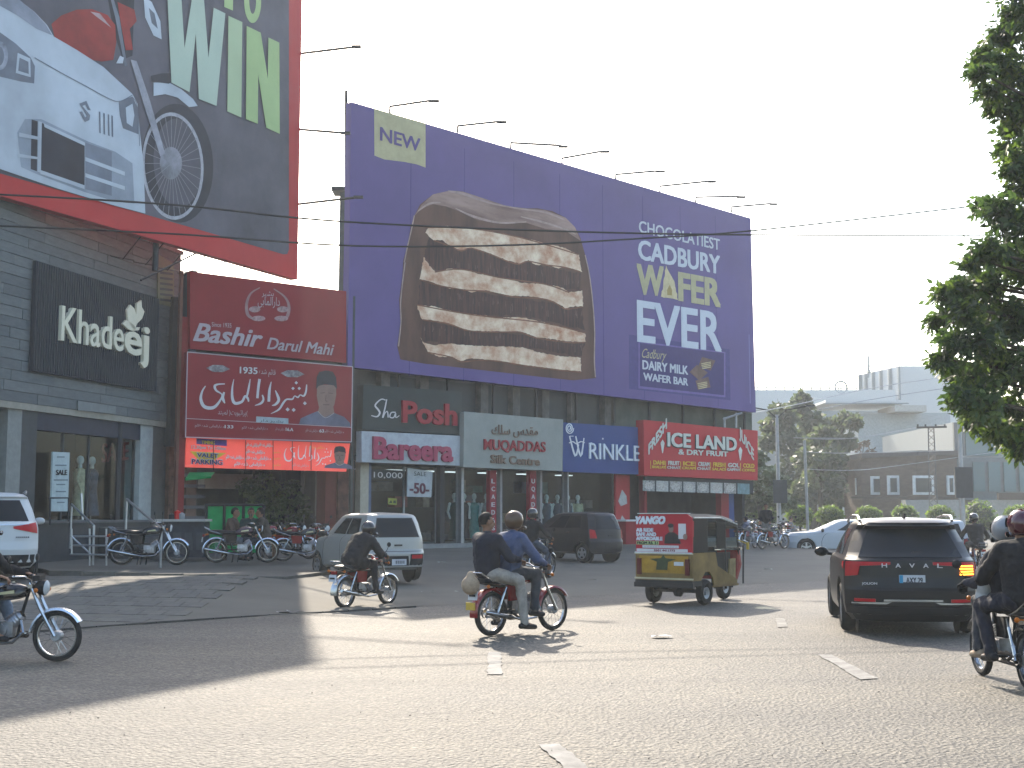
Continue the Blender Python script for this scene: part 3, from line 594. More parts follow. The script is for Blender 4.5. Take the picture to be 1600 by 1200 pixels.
for k_ in range(1, 9):
    a_ = PP.hit(550, 400)[0] + (PP.hit(1170, 400)[0] - PP.hit(550, 400)[0]) * k_ / 9; b = B(); b.box(PP.w(a_, 10.8, .002), (.03, .003, 8.7), R(44.3)); b.build('vinyl_seam', mat('vinyl_seam', (.055, .032, .17), .5), pb, world=True)
# badge
art(PP, [(584.5, 169.5), (665, 192.5), (665, 262), (652, 257), (632, 253), (616, 251), (600, 249), (585, 243)], .006, gold, pb, 'badge')
text(PP, 'NEW', (594, 219), (656, 237), 198, .012, purple, pb, fat=.022)
# right hand lettering  (zoom origin 960,320 scale 3.529)
ZT = lambda x, y: (960 + x / 3.529, 320 + y / 3.529)
def line(s, bl, br, tl, m=pinkletter, fat=.03): return text(PP, s, ZT(*bl), ZT(*br), ZT(bl[0], tl)[1], .008, m, pb, fat=fat)
line('CHOCOLATIEST', (135, 150), (580, 250), 86, fat=.014); line('CADBURY', (133, 297), (580, 380), 192, fat=.03)
line('W', (128, 488), (268, 500), 326, gold, .04); line('FER', (358, 524), (580, 560), 372, gold, .045); line('EVER', (130, 750), (586, 806), 524, fat=.026)
art(PP, [ZT(*p) for p in jag([(258, 508), (272, 420), (283, 335), (300, 370), (328, 420), (352, 525)], 3, 14, 4)], .01, goldl, pb, 'wafer_letter')
art(PP, [ZT(*p) for p in [(290, 470), (305, 440), (318, 470), (318, 500), (292, 498)]], .014, mat('print_gold_shade', (.36, .26, .08), .5), pb, 'wafer_letter_shade')
art(PP, [ZT(*p) for p in [(80, 715), (635, 797), (640, 1078), (80, 1015)]], .004, mat('print_purple_dim', (.066, .048, .20), .5), pb, 'pack_ground')
art(PP, [ZT(*p) for p in [(133, 752), (612, 812), (612, 1062), (133, 1012)]], .0075, mat('print_purple_edge', (.16, .12, .34), .5), pb, 'pack_edge')
art(PP, [ZT(*p) for p in [(140, 762), (604, 818), (604, 1050), (140, 1000)]], .011, purdark, pb, 'pack_face')
def line2(s, bl, br, tl, m=pinkletter, fat=.03, sh=0): return text(PP, s, ZT(*bl), ZT(*br), ZT(bl[0], tl)[1], .016, m, pb, fat=fat, shear=sh)
line2('Cadbury', (152, 842), (288, 855), 790, gold, .0, .5); line2('DAIRY MILK', (155, 905), (404, 936), 856, fat=.03); line2('WAFER BAR', (160, 966), (404, 997), 925, fat=.03)
for i, (cx, cy, a) in enumerate(((510, 875, .5), (490, 985, -.1), (465, 925, .9))):
    pts = [(cx + 46 * cos(a + t) * (1 + .1 * (k % 2)), cy + 44 * sin(a + t)) for k, t in enumerate((.6, 2.3, 3.6, 5.4))]
    art(PP, [ZT(*p) for p in pts], .016 + i * .003, mat('print_choc_pieces', (.17, .10, .08), .5, 0, .4, 2), pb, 'bar_piece')
    if i < 2: strokes(PP, [[(*ZT(cx - 32 + 2 * k, cy + 2 + k * 9), 1.3), (*ZT(cx + 22, cy - 8 + k * 9), 1.3)] for k in range(4)], .028, goldl, pb, 'bar_layers')
art(PP, [ZT(*p) for p in [(740, 715), (745, 715), (752, 1095), (747, 1095)]], .006, mat('print_seam', (.2, .17, .36), .5), pb, 'seam')
# steelwork behind and lamp arms above
pz = lambda s: 6.35
L_ = PP.hit(1177, 400)[0]; S_ = PP.hit(545, 400)[0]
for z in (6.9, 9, 11.5, 14): sbox(S_ + .1, L_ - .1, z, z + .1, -.32, .1, darksteel, 'truss_bar', PP, pb)
for k in range(11): sbox(S_ + .3 + k * (L_ - S_ - .6) / 10, S_ + .4 + k * (L_ - S_ - .6) / 10, 5.4, 14.6, -.45, .1, darksteel, 'truss_post', PP, pb)
for (a, c) in (((612, 176), (678, 158)), ((718, 206), (784, 191)), ((801, 232), (880, 229)), ((881, 256), (945, 237)), ((965, 281), (1032, 268)), ((1034, 299), (1112, 284)), ((1090, 316), (1158, 308)), ((1146, 331), (1209, 319))):
    s, z = PP.hit(*a); A = PP.w(s, z, -.1); C = V(c[0], c[1], A.y - 1.9); b = B(); b.tube([A, A + Vector((0, 0, .25)), A.lerp(C, .9) + Vector((0, 0, .06)), C], .045); b.box(C, (.36, .16, .07)); b.build('lamp_arm', armm, pb, world=True)
# mast at the left edge of the purple board
ms_ = thing('rooftop_mast', 'thin steel mast with a small hut box at the left edge of the purple billboard', 'mast', V(541, 420, 44))
b = B(); b.tube([V(541, 142, 43.6), V(541, 290, 43.6)], .06); b.tube([V(541, 180, 43.6), V(549, 180, 43.6)], .04); b.build('pole', darksteel, ms_, world=True)
b = B(); q0 = V(528, 545, 44.6); q1 = V(528, 300, 44.6); b.box(((q0.x + .3), 44.9, (q0.z + q1.z) / 2), (.62, .6, q1.z - q0.z)); b.build('shaft', mat('shaft_green_grey', (.09, .11, .10), .7), ms_, world=True)
b = B(); b.box((q1.x + .28, 44.9, q1.z + .1), (1.0, .9, .14)); b.build('cap_slab', darksteel, ms_, world=True)
# ---------------- Bashir signs
def sign(name, label, c4, off, m, thick=.18, frame=None, cat='sign', pl=FP, fw=3):
    s, z = pl.hit(*c4[0]); t = thing(name, label, cat, pl.w(s, z, off)); qb(pl, c4, off, thick).build('panel', m, t, world=True)
    if frame:
        for i in range(4):
            p, q = c4[i], c4[(i + 1) % 4]; strokes(pl, [[(*p, fw * .5), (*q, fw * .5)]], off + .012, frame, t, 'frame_strip')
    return t
pale = mat('sign_pale_print', (.46, .38, .40), .5, 0, .05); palew = mat('sign_white_print', (.60, .58, .58), .5, 0, .05)
t = sign('fish_house_sign', 'upper maroon sign reading Bashir Darul Mahi with a round wreath emblem', [(297, 545), (541, 567), (541, 455), (297, 424)], .45, redd)
b = B(); wallbox(b, FP, FP.hit(287, 500)[0], FP.hit(296.5, 500)[0], FP.hit(290, 552)[1], FP.hit(290, 425)[1], .4, .5); b.build('side_post', mat('post_bluegrey', (.06, .065, .09), .5), t, world=True)
ZB = lambda x, y: (240 + x / 4.2105, 380 + y / 4.2105)
text(FP, 'Bashir', ZB(262, 640), ZB(712, 685), ZB(0, 520)[1], .475, pale, t, shear=.32, fat=.025); text(FP, 'Darul Mahi', ZB(745, 695), ZB(1185, 738), ZB(0, 618)[1], .475, pale, t, shear=.3, fat=.016)
text(FP, 'Since 1935', ZB(382, 548), ZB(512, 556), ZB(0, 518)[1], .475, pale, t)
strokes(FP, [[(*ZB(700, 292), 1.5), (*ZB(640, 330), 3), (*ZB(612, 400), 4.5), (*ZB(620, 470), 5), (*ZB(660, 500), 3)], [(*ZB(790, 300), 1.5), (*ZB(860, 350), 3), (*ZB(890, 410), 4.5), (*ZB(880, 480), 5), (*ZB(840, 510), 3)]], .47, mat('sign_wreath', (.34, .20, .20), .6), t, 'wreath')
for cx in (665, 850): art(FP, [ZB(*p) for p in ell(cx, 435, 38, 20, 16)], .474, mat('sign_wreath2', (.38, .24, .24), .6, 0, .4, 9), t, 'fish_emblem'); 
for cx in (690, 840): art(FP, [ZB(*p) for p in ell(cx, 495, 46, 18, 16)], .476, MC['sign_wreath2'], t, 'fish_emblem')
text(FP, rev('\uFEA9\uFE8D\uFEAD\uFE8D\uFEDF\uFEE4\uFE8E\uFBA8\uFBFD'), ZB(685, 405), ZB(830, 412), ZB(0, 350)[1], .479, pale, t, res=2, cap=.7); text(FP, rev('\uFE91\uFEB8\uFBFF\uFEAE'), ZB(712, 345), ZB(790, 348), ZB(0, 312)[1], .479, pale, t, res=2)
t = sign('fish_house_sign', 'lower maroon sign with large Urdu calligraphy, 1935 and a portrait in a tall cap', [(290, 683), (549, 690.5), (551, 573), (293, 550)], .62, mat('maroon_lower', (.25, .014, .022), .45, 0, .08, 1), .2, pale)
ZU = lambda x, y: (280 + x / 5.714, 540 + y / 5.714)
art(FP, [ZU(*p) for p in [(62, 655), (1530, 735), (1530, 850), (60, 785)]], .626, redd, t, 'lower_band')
strokes(FP, [[(*ZU(60, 650), 1), (*ZU(1535, 730), 1)]], .632, pale, t, 'rule')
U_ = [[(235,360,9),(205,410,16),(193,480,26),(225,545,30),(300,555,28),(352,510,20),(382,440,10),(330,400,18),(318,360,22),(350,345,14),(408,342,9)], [(402,415,16),(388,460,26),(396,490,22),(408,515,8)], [(488,300,5),(474,380,16),(475,470,24),(500,515,26),(560,500,22),(588,452,20),(612,470,20),(620,500,12)],
      [(634,298,6),(624,360,16),(610,430,18),(598,465,12)], [(718,298,24),(706,380,22),(698,470,22)], [(742,440,12),(752,480,18),(730,515,20),(675,535,5)], [(822,322,6),(806,400,22),(800,500,24)], [(858,400,8),(880,450,22),(888,490,24),(860,525,20),(828,535,6)],
      [(1138,348,10),(1132,410,16),(1112,450,16),(1080,440,9),(1060,462,14),(1030,450,9),(1010,478,14),(960,480,14),(930,510,18),(890,570,16),(818,608,4)], [(1122,515,17)], [(1045,332,15)], [(1016,382,15)], [(1072,382,15)], [(968,570,18)], [(1022,574,18)]]
strokes(FP, [[(*ZU(q[0], q[1]), q[2] / 5.714) for q in l] for l in U_], .634, palew, t, 'calligraphy')
text(FP, '1935', ZU(540, 246), ZU(695, 254), ZU(0, 188)[1], .634, palew, t, fat=.02)
text(FP, rev('\uFED7\uFE8E\uFE8B\uFEE2 \uFEB7\uFEAA\uFEE9'), ZU(712, 250), ZU(860, 262), ZU(0, 205)[1], .634, pale, t, res=2)
text(FP, rev('(\uFB58\uFEAE\uFE8D\uFE8B\uFBFF\uFEEE\uFBFE\uFE95) \uFEDF\uFEE4\uFBFF\uFE98\uFEAA'), ZU(345, 612), ZU(610, 622), ZU(0, 570)[1], .634, pale, t, res=2)
for cx in (350, 1015): art(FP, [ZU(*p) for p in [(cx - 110, 175 + cx * .07), (cx - 50, 148 + cx * .07), (cx + 40, 150 + cx * .07), (cx + 105, 185 + cx * .07), (cx + 40, 212 + cx * .07), (cx - 50, 210 + cx * .07)]], .63, mat('print_fish', (.09, .06, .07), .5, 0, 0, 7, col2=(.36, .34, .34)), t, 'fish_print')
art(FP, [ZU(*p) for p in [(688, 632), (975, 650), (975, 700), (686, 684)]], .636, mat('print_greyblue', (.36, .42, .44), .5), t, 'strip')
text(FP, rev('\uFE91\uFEB8\uFBFF\uFEAE \uFEA9\uFE8D\uFEAD'), ZU(720, 678), ZU(930, 688), ZU(0, 655)[1], .642, ink, t, res=2)
S9 = rev('\uFEED \uFEA9\uFE8D\uFEAD\uFE8D\uFEDF\uFEE4\uFE8E\uFBA8\uFBFD \uFEB7\uFEAA\uFEE9 \uFED7\uFE8E\uFE8B\uFEE2')
for a, c, s in ((140, 400, S9), (560, 790, S9), (860, 940, S9), (1130, 1240, S9), (1300, 1470, S9)): text(FP, s, ZU(a, 700 + a * .045 + 15), ZU(c, 700 + c * .045 + 15), ZU(0, 700 + a * .045 - 8)[1], .634, pale, t, res=1)
for a, c, s in ((405, 480, '133'), (950, 1015, '16.A'), (1250, 1290, '63')): text(FP, s, ZU(a, 700 + a * .045 + 18), ZU(c, 700 + c * .045 + 18), ZU(0, 700 + a * .045 - 10)[1], .634, palew, t, fat=.02)
def portrait(T, t, off, pl=FP):
    art(pl, [T(*p) for p in [(1070, 700), (1085, 650), (1150, 620), (1235, 585), (1380, 600), (1470, 635), (1525, 690), (1530, 725)]], off, mat('print_shirt', (.13, .13, .18), .6, 0, .3, 2), t, 'portrait_shirt')
    art(pl, [T(*p) for p in [(1240, 590), (1300, 640), (1385, 600), (1375, 540), (1250, 540)]], off + .003, skind, t, 'portrait_neck')
    art(pl, [T(*p) for p in [(1232, 350), (1228, 450), (1245, 540), (1275, 590), (1310, 605), (1350, 590), (1385, 530), (1402, 440), (1400, 350)]], off + .006, skind, t, 'portrait_face')
    art(pl, [T(*p) for p in [(1222, 390), (1228, 280), (1250, 235), (1310, 222), (1370, 232), (1400, 280), (1410, 390), (1380, 355), (1300, 345), (1245, 360)]], off + .009, mat('print_cap', (.035, .035, .045), .6, 0, .3, 3), t, 'portrait_cap')
    strokes(pl, [[(*T(1262, 425), .9), (*T(1300, 420), .9)], [(*T(1330, 422), .9), (*T(1372, 428), .9)], [(*T(1285, 528), 1.1), (*T(1340, 528), 1.1)], [(*T(1312, 440), .6), (*T(1308, 492), 1.0), (*T(1325, 496), .7)]], off + .011, mat('print_face_line', (.10, .055, .05), .6), t, 'portrait_features')
    strokes(pl, [[(*T(1238, 585), .7), (*T(1305, 645), .7), (*T(1385, 600), .7)]], off + .011, pale, t, 'portrait_collar')
portrait(ZU, t, .636)
t = sign('banner_strip', 'bright red lit banner strip with VALET PARKING and Urdu lines under the maroon signs', [(289.5, 730), (541, 737), (547, 693), (292, 683)], .35, mat('bright_flex', (.62, .075, .055), .5, 0, .10, 1, emit=.16), .06)
ZV = lambda x, y: (240 + x / 4.2105, 640 + y / 4.2105)
art(FP, [ZV(*p) for p in [(282, 188), (482, 200), (482, 240), (282, 226)]], .356, mat('print_violet', (.13, .07, .30), .5), t, 'patch'); text(FP, 'TIMING', ZV(315, 226), ZV(400, 230), ZV(0, 204)[1], .362, yellowm, t, fat=.02)
text(FP, '12.30pm To 1:00am', ZV(248, 256), ZV(474, 266), ZV(0, 234)[1], .362, palew, t, fat=.02)
art(FP, [ZV(*p) for p in [(240, 274), (478, 286), (405, 330), (360, 355), (300, 335)]], .356, yellowm, t, 'arrow_patch')
text(FP, 'VALET', ZV(283, 312), ZV(425, 320), ZV(0, 280)[1], .366, palew, t, fat=.05); text(FP, 'VALET', ZV(286, 311), ZV(422, 318), ZV(0, 284)[1], .384, mat('print_navy', (.02, .02, .12), .5), t, fat=.014)
text(FP, 'PARKING', ZV(248, 358), ZV(452, 364), ZV(0, 322)[1], .366, palew, t, fat=.05); text(FP, 'PARKING', ZV(251, 357), ZV(449, 362), ZV(0, 326)[1], .384, MC['print_navy'], t, fat=.014)
for a, c, y in ((475, 590, 320), (610, 690, 240), (608, 730, 285), (600, 770, 326), (530, 730, 366), (690, 780, 240)): text(FP, S9, ZV(a, y), ZV(c, y + 6), ZV(0, y - 22)[1], .358, whx, t, res=1, fat=.012)
for y in (285, 325, 368): text(FP, rev('\uFE91\uFEB8\uFBFF\uFEAE'), ZV(785, y), ZV(835, y + 2), ZV(0, y - 18)[1], .358, yellowm, t, res=1)
s2 = lambda l: [(*ZV(860 + (q[0] - 190) * .325, 228 + (q[1] - 300) * .42 + (q[0] - 190) * .02), q[2] / 5.714 * .42) for q in l]
strokes(FP, [s2(l) for l in U_], .36, whx, t, 'calligraphy'); text(FP, S9, ZV(915, 372), ZV(1020, 376), ZV(0, 352)[1], .358, palew, t, res=1); text(FP, S9, ZV(1020, 252), ZV(1125, 258), ZV(0, 234)[1], .358, yellowm, t, res=1)
portrait(lambda x, y: ZV(1190 + (x - 1230) * .42, 240 + (y - 222) * .30), t, .36)
b = B()
for x in (393, 605, 785, 912, 1035): h = FP.hit(*ZV(x, 200), .37); h2 = FP.hit(*ZV(x, 400), .37); b.tube([FP.w(*h, .38), FP.w(*h2, .38)], .012)
b.build('tie_bars', darksteel, t, world=True)
# red post carrying the maroon signs
t = thing('sign_post', 'tall red steel post holding up the maroon fish house signs', 'post', FP.w(FP.hit(283, 800)[0], .5, .3))
for x, nm, m in ((283, 'post', mat('post_red', (.22, .02, .02), .5)), (276, 'side_pole', mat('post_rust', (.16, .07, .05), .7)), (549, 'side_pole', mat('pole_teal', (.05, .06, .06), .6))):
    s = FP.hit(x, 700, .3)[0]; b = B(); p = FP.w(s, 0, .3); b.box((p.x, p.y, 4.7 if x != 283 else 4.0), (.09 if x != 283 else .2, .12, 8.6 if x != 283 else 7.2), R(44)); b.build(nm, m, t, world=True)
# ---------------- shop row building
sh = thing('shop_row_building', 'dark two storey shop row building carrying the purple billboard', 'building', FP.w(11, .4))
SE = FP.hit(1184, 700)[0]; S0 = FP.hit(558, 700)[0]
def sbx(a, c, z0, z1, off, dep, m, name, par=sh): b = B(); wallbox(b, FP, a, c, z0, z1, off, dep); return b.build(name, m, par, world=True)
upw = mat('upper_wall_dark', (.07, .075, .07), .8, 0, .35, .8)
sbx(S0 - 1.0, SE, 3.6, 7.4, -.5, 12, upw, 'upper_wall'); sbx(S0, SE, .3, 3.6, -3.2, 9, dark, 'inner_wall'); sbx(S0, S0 + .15, .3, 3.6, -.3, 3, dark, 'end_wall'); sbx(SE - .9, SE - .7, .3, 3.6, -.3, 3, dark, 'end_wall')
for x in (607, 668, 762, 812, 858, 903, 955): 
    a = FP.hit(x, 640)[0]; sbx(a - .17, a + .22, 4.9, 6.75, -.2, .35, mat('pier_stone', (.11, .10, .088), .8, 0, .4, 3), 'pier')
for a, c in ((614, 662), (676, 755), (772, 806), (822, 852), (868, 898), (913, 948)): sbx(FP.hit(a, 640)[0], FP.hit(c, 640)[0], 5.3, 6.5, -.44, .08, mat('window_recess', (.03, .04, .045), .25), 'window')
sbx(FP.hit(965, 640)[0], SE, 5.0, 6.6, -.3, .2, mat('upper_green_grey', (.085, .095, .075), .8, 0, .3, 1), 'wall_panel')
fl = .44
sbx(S0, SE, .2, fl + .16, .35, 3.6, mat('step_pale', (.22, .22, .21), .7), 'step'); sbx(S0, FP.hit(1005, 700)[0], 3.45, 3.6, .2, 3.4, darksteel, 'canopy_edge')
for a, c, m in ((560, 573, mat('column_cream', (.40, .36, .28), .7)), (573, 577, mat('column_blue', (.10, .13, .2), .6)), (685, 692, darksteel), (718, 722, steel), (884, 886, steel), (1004, 1008, redd), (1124, 1136, redd), (1136, 1144, bluev)):
    sbx(FP.hit(a, 780)[0], FP.hit(c, 780)[0], fl + .16, 3.5, .1, .3, m, 'column')
for a, c in ((579, 634), (636, 684), (694, 717), (724, 768), (782, 828), (842, 883), (888, 962)):
    sbx(FP.hit(a, 780)[0], FP.hit(c, 780)[0], fl + .18, 3.3, -.15, .012, glassm, 'window_pane'); sbx(FP.hit(c, 780)[0], FP.hit(c, 780)[0] + .06, fl + .18, 3.3, -.12, .07, steel, 'mullion')
for x in (600, 655, 705, 745, 800, 860, 920, 1050, 1090):
    s = FP.hit(x, 780)[0]; sbx(s - .35, s + .35, 3.2, 3.24, -1.2, .35, mat('tube_light', (.9, .95, 1), .5, emit=.35), 'ceiling_lamp')
# shelves and cloth rolls inside
rnd = random.Random(9); cl = [mat('cloth_%d' % i, tuple(k * 1.5 for k in c), .8, 0, .3, 6) for i, c in enumerate(((.12, .12, .13), (.05, .12, .11), (.18, .04, .04), (.2, .17, .13), (.05, .05, .09)))]
for k in range(44):
    s = rnd.uniform(S0 + .5, FP.hit(1000, 700)[0]); z = rnd.choice((.65, 1.3, 1.9, 2.5)); b = B(); w_ = rnd.uniform(.3, .7); wallbox(b, FP, s, s + w_, z, z + rnd.uniform(.2, .5), -2.5 - rnd.random() * .05 - k * .006, .5); b.build('display_shelf', cl[rnd.randrange(5)], sh, world=True)
t = sign('shop_sign', 'dark green sign with white Sha and raised red Posh above the Bareera board', [(566, 671), (721, 680), (722, 612), (568, 601)], .5, mat('sign_darkgreen', (.03, .042, .042), .5, 0, .2, 1), .3)
ZS = lambda x, y: (530 + x / 4.444, 570 + y / 4.444)
strokes(FP, [[(*ZS(x, y), w / 3.2) for x, y, w in l] for l in ([(322,245,5),(290,240,6),(250,280,8),(270,310,9),(282,335,9),(262,360,7),(222,352,4)], [(330,240,6),(318,300,7),(302,368,7),(318,335,5),(335,325,6),(340,366,6)], [(392,330,6),(362,332,6),(352,362,6),(378,366,6),(392,335,5),(394,366,5),(418,352,4)])], .53, palew, t, 'script_lettering')
rl = mat('raised_red', (.34, .03, .04), .45); rdk = mat('raised_pink', (.36, .05, .10), .45)
text(FP, 'Posh', ZS(435, 395), ZS(815, 418), ZS(0, 250)[1], .54, rl, t, ext=.05, bold=.03)
t = sign('shop_sign', 'white sign board with raised crimson Bareera letters', [(565, 722), (718.6, 727.5), (719, 681), (565, 673.5)], .55, mat('sign_white', (.42, .44, .46), .5), .3)
text(FP, 'Bareera', ZS(232, 648), ZS(785, 668), ZS(0, 500)[1], .59, rdk, t, ext=.06, bold=.035)
t = sign('shop_sign', 'pale grey stone sign with raised red and bronze letters beside the blue sign', [(724, 729.8), (878.8, 736), (880, 655.5), (725.3, 643)], .75, mat('sign_stone', (.29, .30, .27), .6, 0, .08, 2), .35)
bz = mat('raised_bronze', (.20, .13, .09), .5)
text(FP, 'MUQADDAS', ZS(1005, 588), ZS(1432, 605), ZS(0, 515)[1], .79, rl, t, ext=.05, bold=.012); text(FP, 'Silk Centre', ZS(1052, 680), ZS(1392, 700), ZS(0, 622)[1], .79, bz, t, ext=.05, bold=.02)
text(FP, rev('\uFEE3\uFED8\uFEAA\uFEB1 \uFEB3\uFEE0\uFEDA'), ZS(1060, 480), ZS(1380, 490), ZS(0, 415)[1], .79, bz, t, ext=.04, res=2)
t = sign('shop_sign', 'royal blue sign board with white Wrinkle lettering and a spiral emblem', [(879.5, 737), (1002, 741.5), (1002, 668), (880, 660)], .7, bluev, .3)
ZW = lambda x, y: (840 + x / 4.444, 600 + y / 4.444)
wh = mat('raised_white', (.66, .70, .74), .4)
text(FP, 'RINKLE', ZW(358, 518), ZW(712, 536), ZW(0, 405)[1], .73, wh, t, ext=.03)
strokes(FP, [[(*ZW(x, y), w / 3) for x, y, w in l] for l in ([(222,362,6),(262,500,9),(285,420,5)], [(265,362,6),(300,502,9),(322,375,5)], [(218,410,4),(245,400,5),(270,415,5),(300,400,5),(328,408,4)], [(356,412,4),(378,408,4)], [(222,362,3),(250,362,3)])], .76, wh, t, 'monogram')
sp_ = [(222 + (30 - 26 * a / 15) * cos(a) * .95, 306 + (40 - 34 * a / 15) * sin(a), 5) for a in [i * .5 for i in range(30)]]
strokes(FP, [[(*ZW(x, y), w / 3) for x, y, w in sp_], [(*ZW(448, 380), 2.5), (*ZW(458, 380), 2.5)]], .76, wh, t, 'spiral_emblem')
t = sign('shop_sign', 'bright red ICE LAND sign at the right end of the shop row', [(1006.5, 743), (1183.8, 750.3), (1183.8, 673), (1005.4, 656)], 1.0, mat('sign_red', (.46, .02, .03), .45, 0, .08, 1), .4)
blk = ink; wt = mat('print_offwhite', (.62, .62, .55), .5)
for dx, o, m, fa in ((-5, 1.02, blk, .06), (0, 1.05, wt, .035)): text(FP, 'ICE LAND', ZW(905 + dx, 430 - dx), ZW(1380 + dx, 462 - dx), ZW(0, 335 - dx)[1], o, m, t, fat=fa)
text(FP, '& DRY FRUIT', ZW(978, 488), ZW(1320, 504), ZW(0, 452)[1], 1.03, wt, t, fat=.03)
text(FP, 'FRESH', ZW(770, 490), ZW(895, 305), ZW(0, 420)[1], 1.03, wt, t, fat=.04); text(FP, 'JUICE', ZW(1400, 365), ZW(1500, 530), ZW(0, 290)[1], 1.03, wt, t, fat=.03)
for x, y in ((868, 440), (1408, 490)): art(FP, [ZW(x - 14, y - 30), ZW(x, y - 55), ZW(x + 14, y - 30), ZW(x + 3, y + 40), ZW(x - 3, y + 40)], 1.03, wt, t, 'cone_print')
w2 = [('DAHI', 'BHALLAY'), ('FRUIT', 'CHAAT'), ('ICE', 'CREAM'), ('CREAM', 'CHAAT'), ('FRESH', 'SALAD'), ('GOL', 'GAPPAY'), ('COLD', 'COFFEE')]
for i, (a, c) in enumerate(w2):
    x = 795 + i * 104; m = yellowm if i % 2 == 0 else wt
    text(FP, a, ZW(x + 8, 558 + i * 3.6), ZW(x + 84, 561 + i * 3.6), ZW(0, 530 + i * 3.6)[1], 1.03, m, t, fat=.04); text(FP, c, ZW(x, 584 + i * 3.6), ZW(x + 90, 587 + i * 3.6), ZW(0, 566 + i * 3.6)[1], 1.03, m, t, fat=.03)
    art(FP, [ZW(x - 12, 532 + i * 3), ZW(x - 8, 532 + i * 3), ZW(x - 8, 588 + i * 3), ZW(x - 12, 588 + i * 3)], 1.02, yellowm, t, 'divider')
t = sign('photo_strip', 'strip of square food photographs hanging under the red ICE LAND sign', [(1008, 766), (1177, 771), (1177, 751), (1008, 745)], .8, darksteel, .1)
for i in range(8):
    x = 730 + i * 94; m = mat('photo_%d' % (i % 4), ((.05, .05, .05), (.3, .3, .28), (.12, .10, .09), (.2, .2, .2))[i % 4], .5, 0, 0, 14, col2=(.55, .55, .52))
    if i == 7: m = mat('photo_teal', (.16, .26, .28), .5, 0, .3, 6)
    art(FP, [ZW(x, 742 + i * 3), ZW(x + 84, 745 + i * 3), ZW(x + 84, 672 + i * 3), ZW(x, 668 + i * 3)], .806, m, t, 'food_photo')
    if i < 7: art(FP, [ZW(*p) for p in ell(x + 42, 707 + i * 3, 30, 26, 14)], .81, mat('photo_dish', (.25, .22, .2), .5, 0, 0, 20, col2=(.7, .68, .62)), t, 'dish_photo')
# vertical red signs, sale board, small boards
for k, (a, c, s, lb) in enumerate(((765.5, 775.5, 'LCAEDAS', 'left red upright sign with white letters between the silk shop windows'), (828, 838, 'UQADDASI', 'right red upright sign with white letters between the silk shop windows'))):
    t = sign('pillar_sign', lb, [(a, 848), (c, 848), (c, 735), (a, 735)], .25, mat('upright_red', (.26, .015, .03), .5), .2)
    for i, ch in enumerate(s): text(FP, ch, (a + 2.3, 755 + i * 12.2), (c - 2.6, 755.3 + i * 12.2), 748 + i * 12.2, .26, palew, t, fat=.02)
    sbx(FP.hit(c + .5, 780)[0], FP.hit(c + 3.5, 780)[0], .6, 3.4, .2, .2, mat('trim_pale', (.3, .28, .27), .6), 'trim_strip', t)
t = sign('sale_sign', 'square white SALE -50- board hanging in the Bareera window', [(636, 776), (674, 777), (676, 737), (637, 731)], .2, mat('sale_white', (.40, .43, .44), .5), .04, cat='sign')
text(FP, 'SALE', ZS(520, 770), ZS(604, 774), ZS(0, 740)[1], .206, ink, t, fat=.0); text(FP, '-50-', ZS(490, 890), ZS(622, 896), ZS(0, 818)[1], .206, mat('print_brown', (.12, .03, .05), .5), t, fat=.035)
t = sign('neon_number', 'row of pale outlined figures 10,000 at the top of the Bareera window', [(582, 748), (630, 749), (630, 735), (582, 733)], .02, mat('window_film_dark', (.03, .035, .035), .4), .02)
text(FP, '10,000', ZS(240, 782), ZS(440, 788), ZS(0, 742)[1], .03, palew, t)
t = sign('window_notice', 'small yellow notice in the Bareera window', [(607, 788), (620, 789), (620, 779), (607, 778)], .05, mat('notice_lime', (.32, .33, .06), .5), .03)
art(FP, [(608, 786), (613, 786), (611, 781)], .056, ink, t, 'print_mark'); art(FP, [(614, 786), (619, 786.5), (618, 782), (615, 782)], .056, ink, t, 'print_mark')
t = sign('wall_banner', 'red banner with white bird shapes between the blue shop and the juice corner', [(962, 838), (984, 839), (984, 743), (962, 741)], .3, redb if False else mat('banner_red', (.36, .025, .03), .5, 0, .1), .1)
for y in (775, 815): art(FP, [(966, y + 8), (972, y - 10), (979, y), (980, y + 12), (970, y + 16)], .306, mat('print_pale', (.4, .4, .38), .5, 0, .2), t, 'bird_print')
t = thing('juice_counter', 'red and white service counter of the juice corner behind the rickshaw', 'counter', FP.w(FP.hit(1000, 830)[0], .5, .8))
a = FP.hit(975, 830, .8)[0]; sbx(a, a + 1.6, .4, 1.35, .9, .5, redd, 'front', t); sbx(a - .05, a + 1.65, 1.35, 1.42, .95, .6, palew, 'worktop', t)
for px, mi, lb in ((707, 3, 'leftmost mannequin, in a bottle green dress, left of the first red upright sign'), (722, 1, 'mannequin in a long dark dress second from left beside the first red upright sign'), (738, 2, 'mannequin in a teal dress just left of the first red upright sign'), (757, 5, 'mannequin partly hidden against the left side of the first red upright sign')):
    s = FP.hit(px, 780, -.8)[0]; mannequin(FP.w(s, fl + .18, -.7), R(30), mdm[mi], lb, 1.8, sleeves=False)
for i, px in enumerate((851, 868, 884, 900)):
    s = FP.hit(px, 780, -.8)[0]; mannequin(FP.w(s, fl + .18, -.7), R(30), mdm[(4, 4, 4, 0)[i]], ('pale headed mannequin in the window just right of the second red upright sign', 'second mannequin right of the second red upright sign in the silk shop window', 'mannequin in the window at the left end of the blue sign', 'mannequin in light dress under the spiral emblem of the blue sign')[i], 1.8, sleeves=i == 3)
# junction of pipes at the right end
b = B(); 
for a, c in (((1132, 652), (1132, 672)), ((1150, 645), (1150, 668)), ((1130, 655), (1160, 645))): b.tube([V(*a, 57), V(*c, 57)], .05)
b.build('bracket', steel, pb, world=True)
